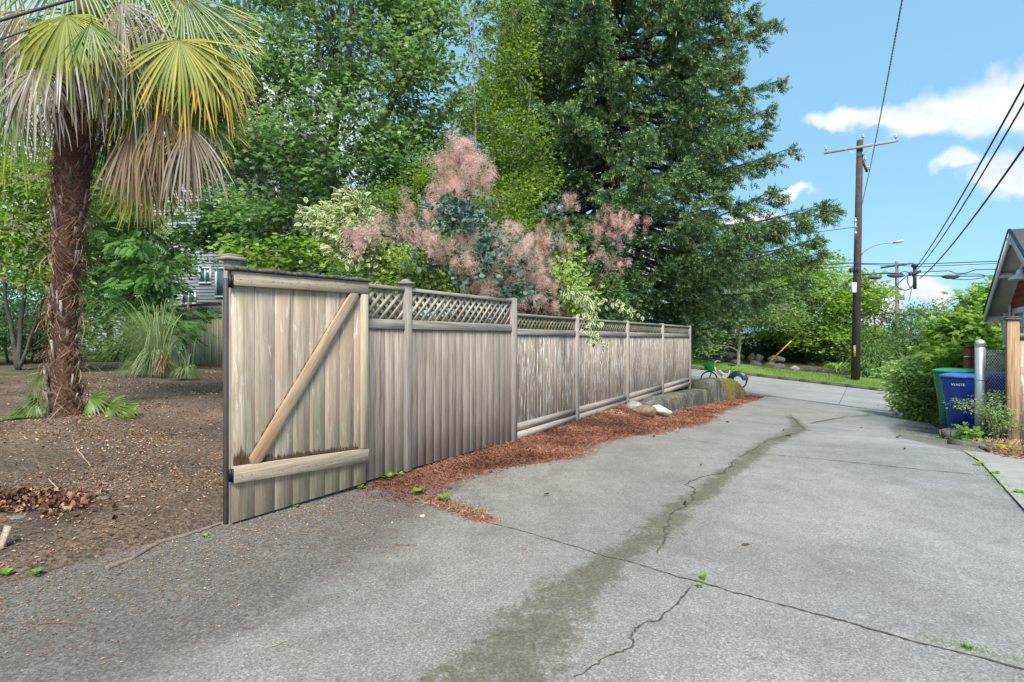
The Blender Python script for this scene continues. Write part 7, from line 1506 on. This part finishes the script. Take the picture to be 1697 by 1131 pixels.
# ---- weeds
def weed():
    m = MB(); rr = np.random.default_rng(3); n = 15; a = np.arange(n)*2.4; d = np.stack([np.cos(a), np.sin(a), rr.uniform(.15, .9, n)], 1); q = np.stack([-.3*np.cos(a), -.3*np.sin(a), np.ones(n)], 1); scatter(m, ROUND, d*.012+[0, 0, .01], d, q, rr.uniform(.022, .055, n), rr.random(n)); return m
def weedobj(px, py, s, lab, rz):
    p = hit(px, py)
    if not hasattr(weedobj, 'o'): weedobj.o = weed().build('weed', M['bright'], None); o = weedobj.o
    else: o = weedobj.o.copy(); COL.objects.link(o)
    o.location = tuple(p+[0, 0, .005]); o.scale = (s, s, s*1.1); o.rotation_euler = (0, 0, rz); tag(o, lab, 'weed', 'weeds along the fence foot and alley edge')
for i, (px, py, s, lab) in enumerate([(596, 812, .9, 'small weed under the gate stile bottom corner'), (645, 795, 1.5, 'largest leafy weed at the near fence foot'), (662, 792, 1.0, 'weed just right of the largest weed at the near fence foot'), (692, 820, 1.1, 'pale weed on the needles midway between fence and alley'), (735, 832, 1.2, 'weed at the start of the needle tail on the alley'), (711, 773, .6, 'tiny weed at the foot of the near fence boards'),
        (674, 808, .5, 'tiny pale weed between the two bigger fence weeds'), (765, 762, .5, 'tiny weed under the near fence right half'), (490, 843, .6, 'yellowish weed under the gate boards'), (60, 957, .65, 'weed near the left edge where yard meets alley'), (10, 962, .7, 'weed at the very left picture edge'), (341, 893, .5, 'tiny weed left of the gate post foot'), (1082, 668, 1.6, 'fresh weed growing against the concrete wall above the rubble'), (1142, 680, 1.1, 'weed at the middle of the concrete wall foot'), (1030, 672, 1.3, 'dark weed at the fence post beside the rubble'),
        (940, 697, .9, 'small weed under the kick boards of the peeling fence'), (1190, 664, 1.2, 'weed at the foot of the mossy shoulder'), (1622, 772, .9, 'weed in the joint at the apron edge'), (1650, 787, .7, 'small weed lower down the apron joint'), (1690, 822, .8, 'weed in the apron joint near the right edge'), (1440, 688, .9, 'weed patch at the alley edge by the brambles'), (1535, 712, 1.1, 'weed on the bare soil before the bins'), (1555, 727, .8, 'small weed between alley edge and concrete block'),
        (1165, 966, .45, 'tiny weed where two slab cracks meet'), (1605, 1078, .4, 'weed in the long slab joint at the lower right'), (1160, 978, .4, 'tiny weed sprouting in the short crack')]): weedobj(px, py, s, lab, i*1.3)
def joint_grass():
    mb = MB(); 
    for (pts, n, sp_) in [([(1520, 1065), (1697, 1108)], 260, .012), ([(1600, 745), (1640, 785), (1697, 835)], 900, .04), ([(745, 835), (790, 855)], 260, .05), ([(1380, 690), (1480, 690), (1560, 700)], 500, .09), ([(1490, 712), (1580, 738)], 700, .12)]:
        Q = np.array([huv(*p) for p in pts]); t = rng.random(n)*(len(Q)-1); i = t.astype(int); q = Q[i]+(Q[i+1]-Q[i])*(t-i)[:, None]+rng.normal(0, sp_, (n, 2)); P = uvpos(q[:, 0], q[:, 1], crown, 0.0); scatter(mb, BLADE, P, rdir(n, .9), rdir(n), rng.uniform(.015, .06, n)*np.where(sp_ > .03, 1, .6), rng.random(n))
    tag(mb.build('joint_grass', M['grassb'], None), 'thin pale grass growing in the slab joints and alley edge', 'grass', kind='stuff')
joint_grass()
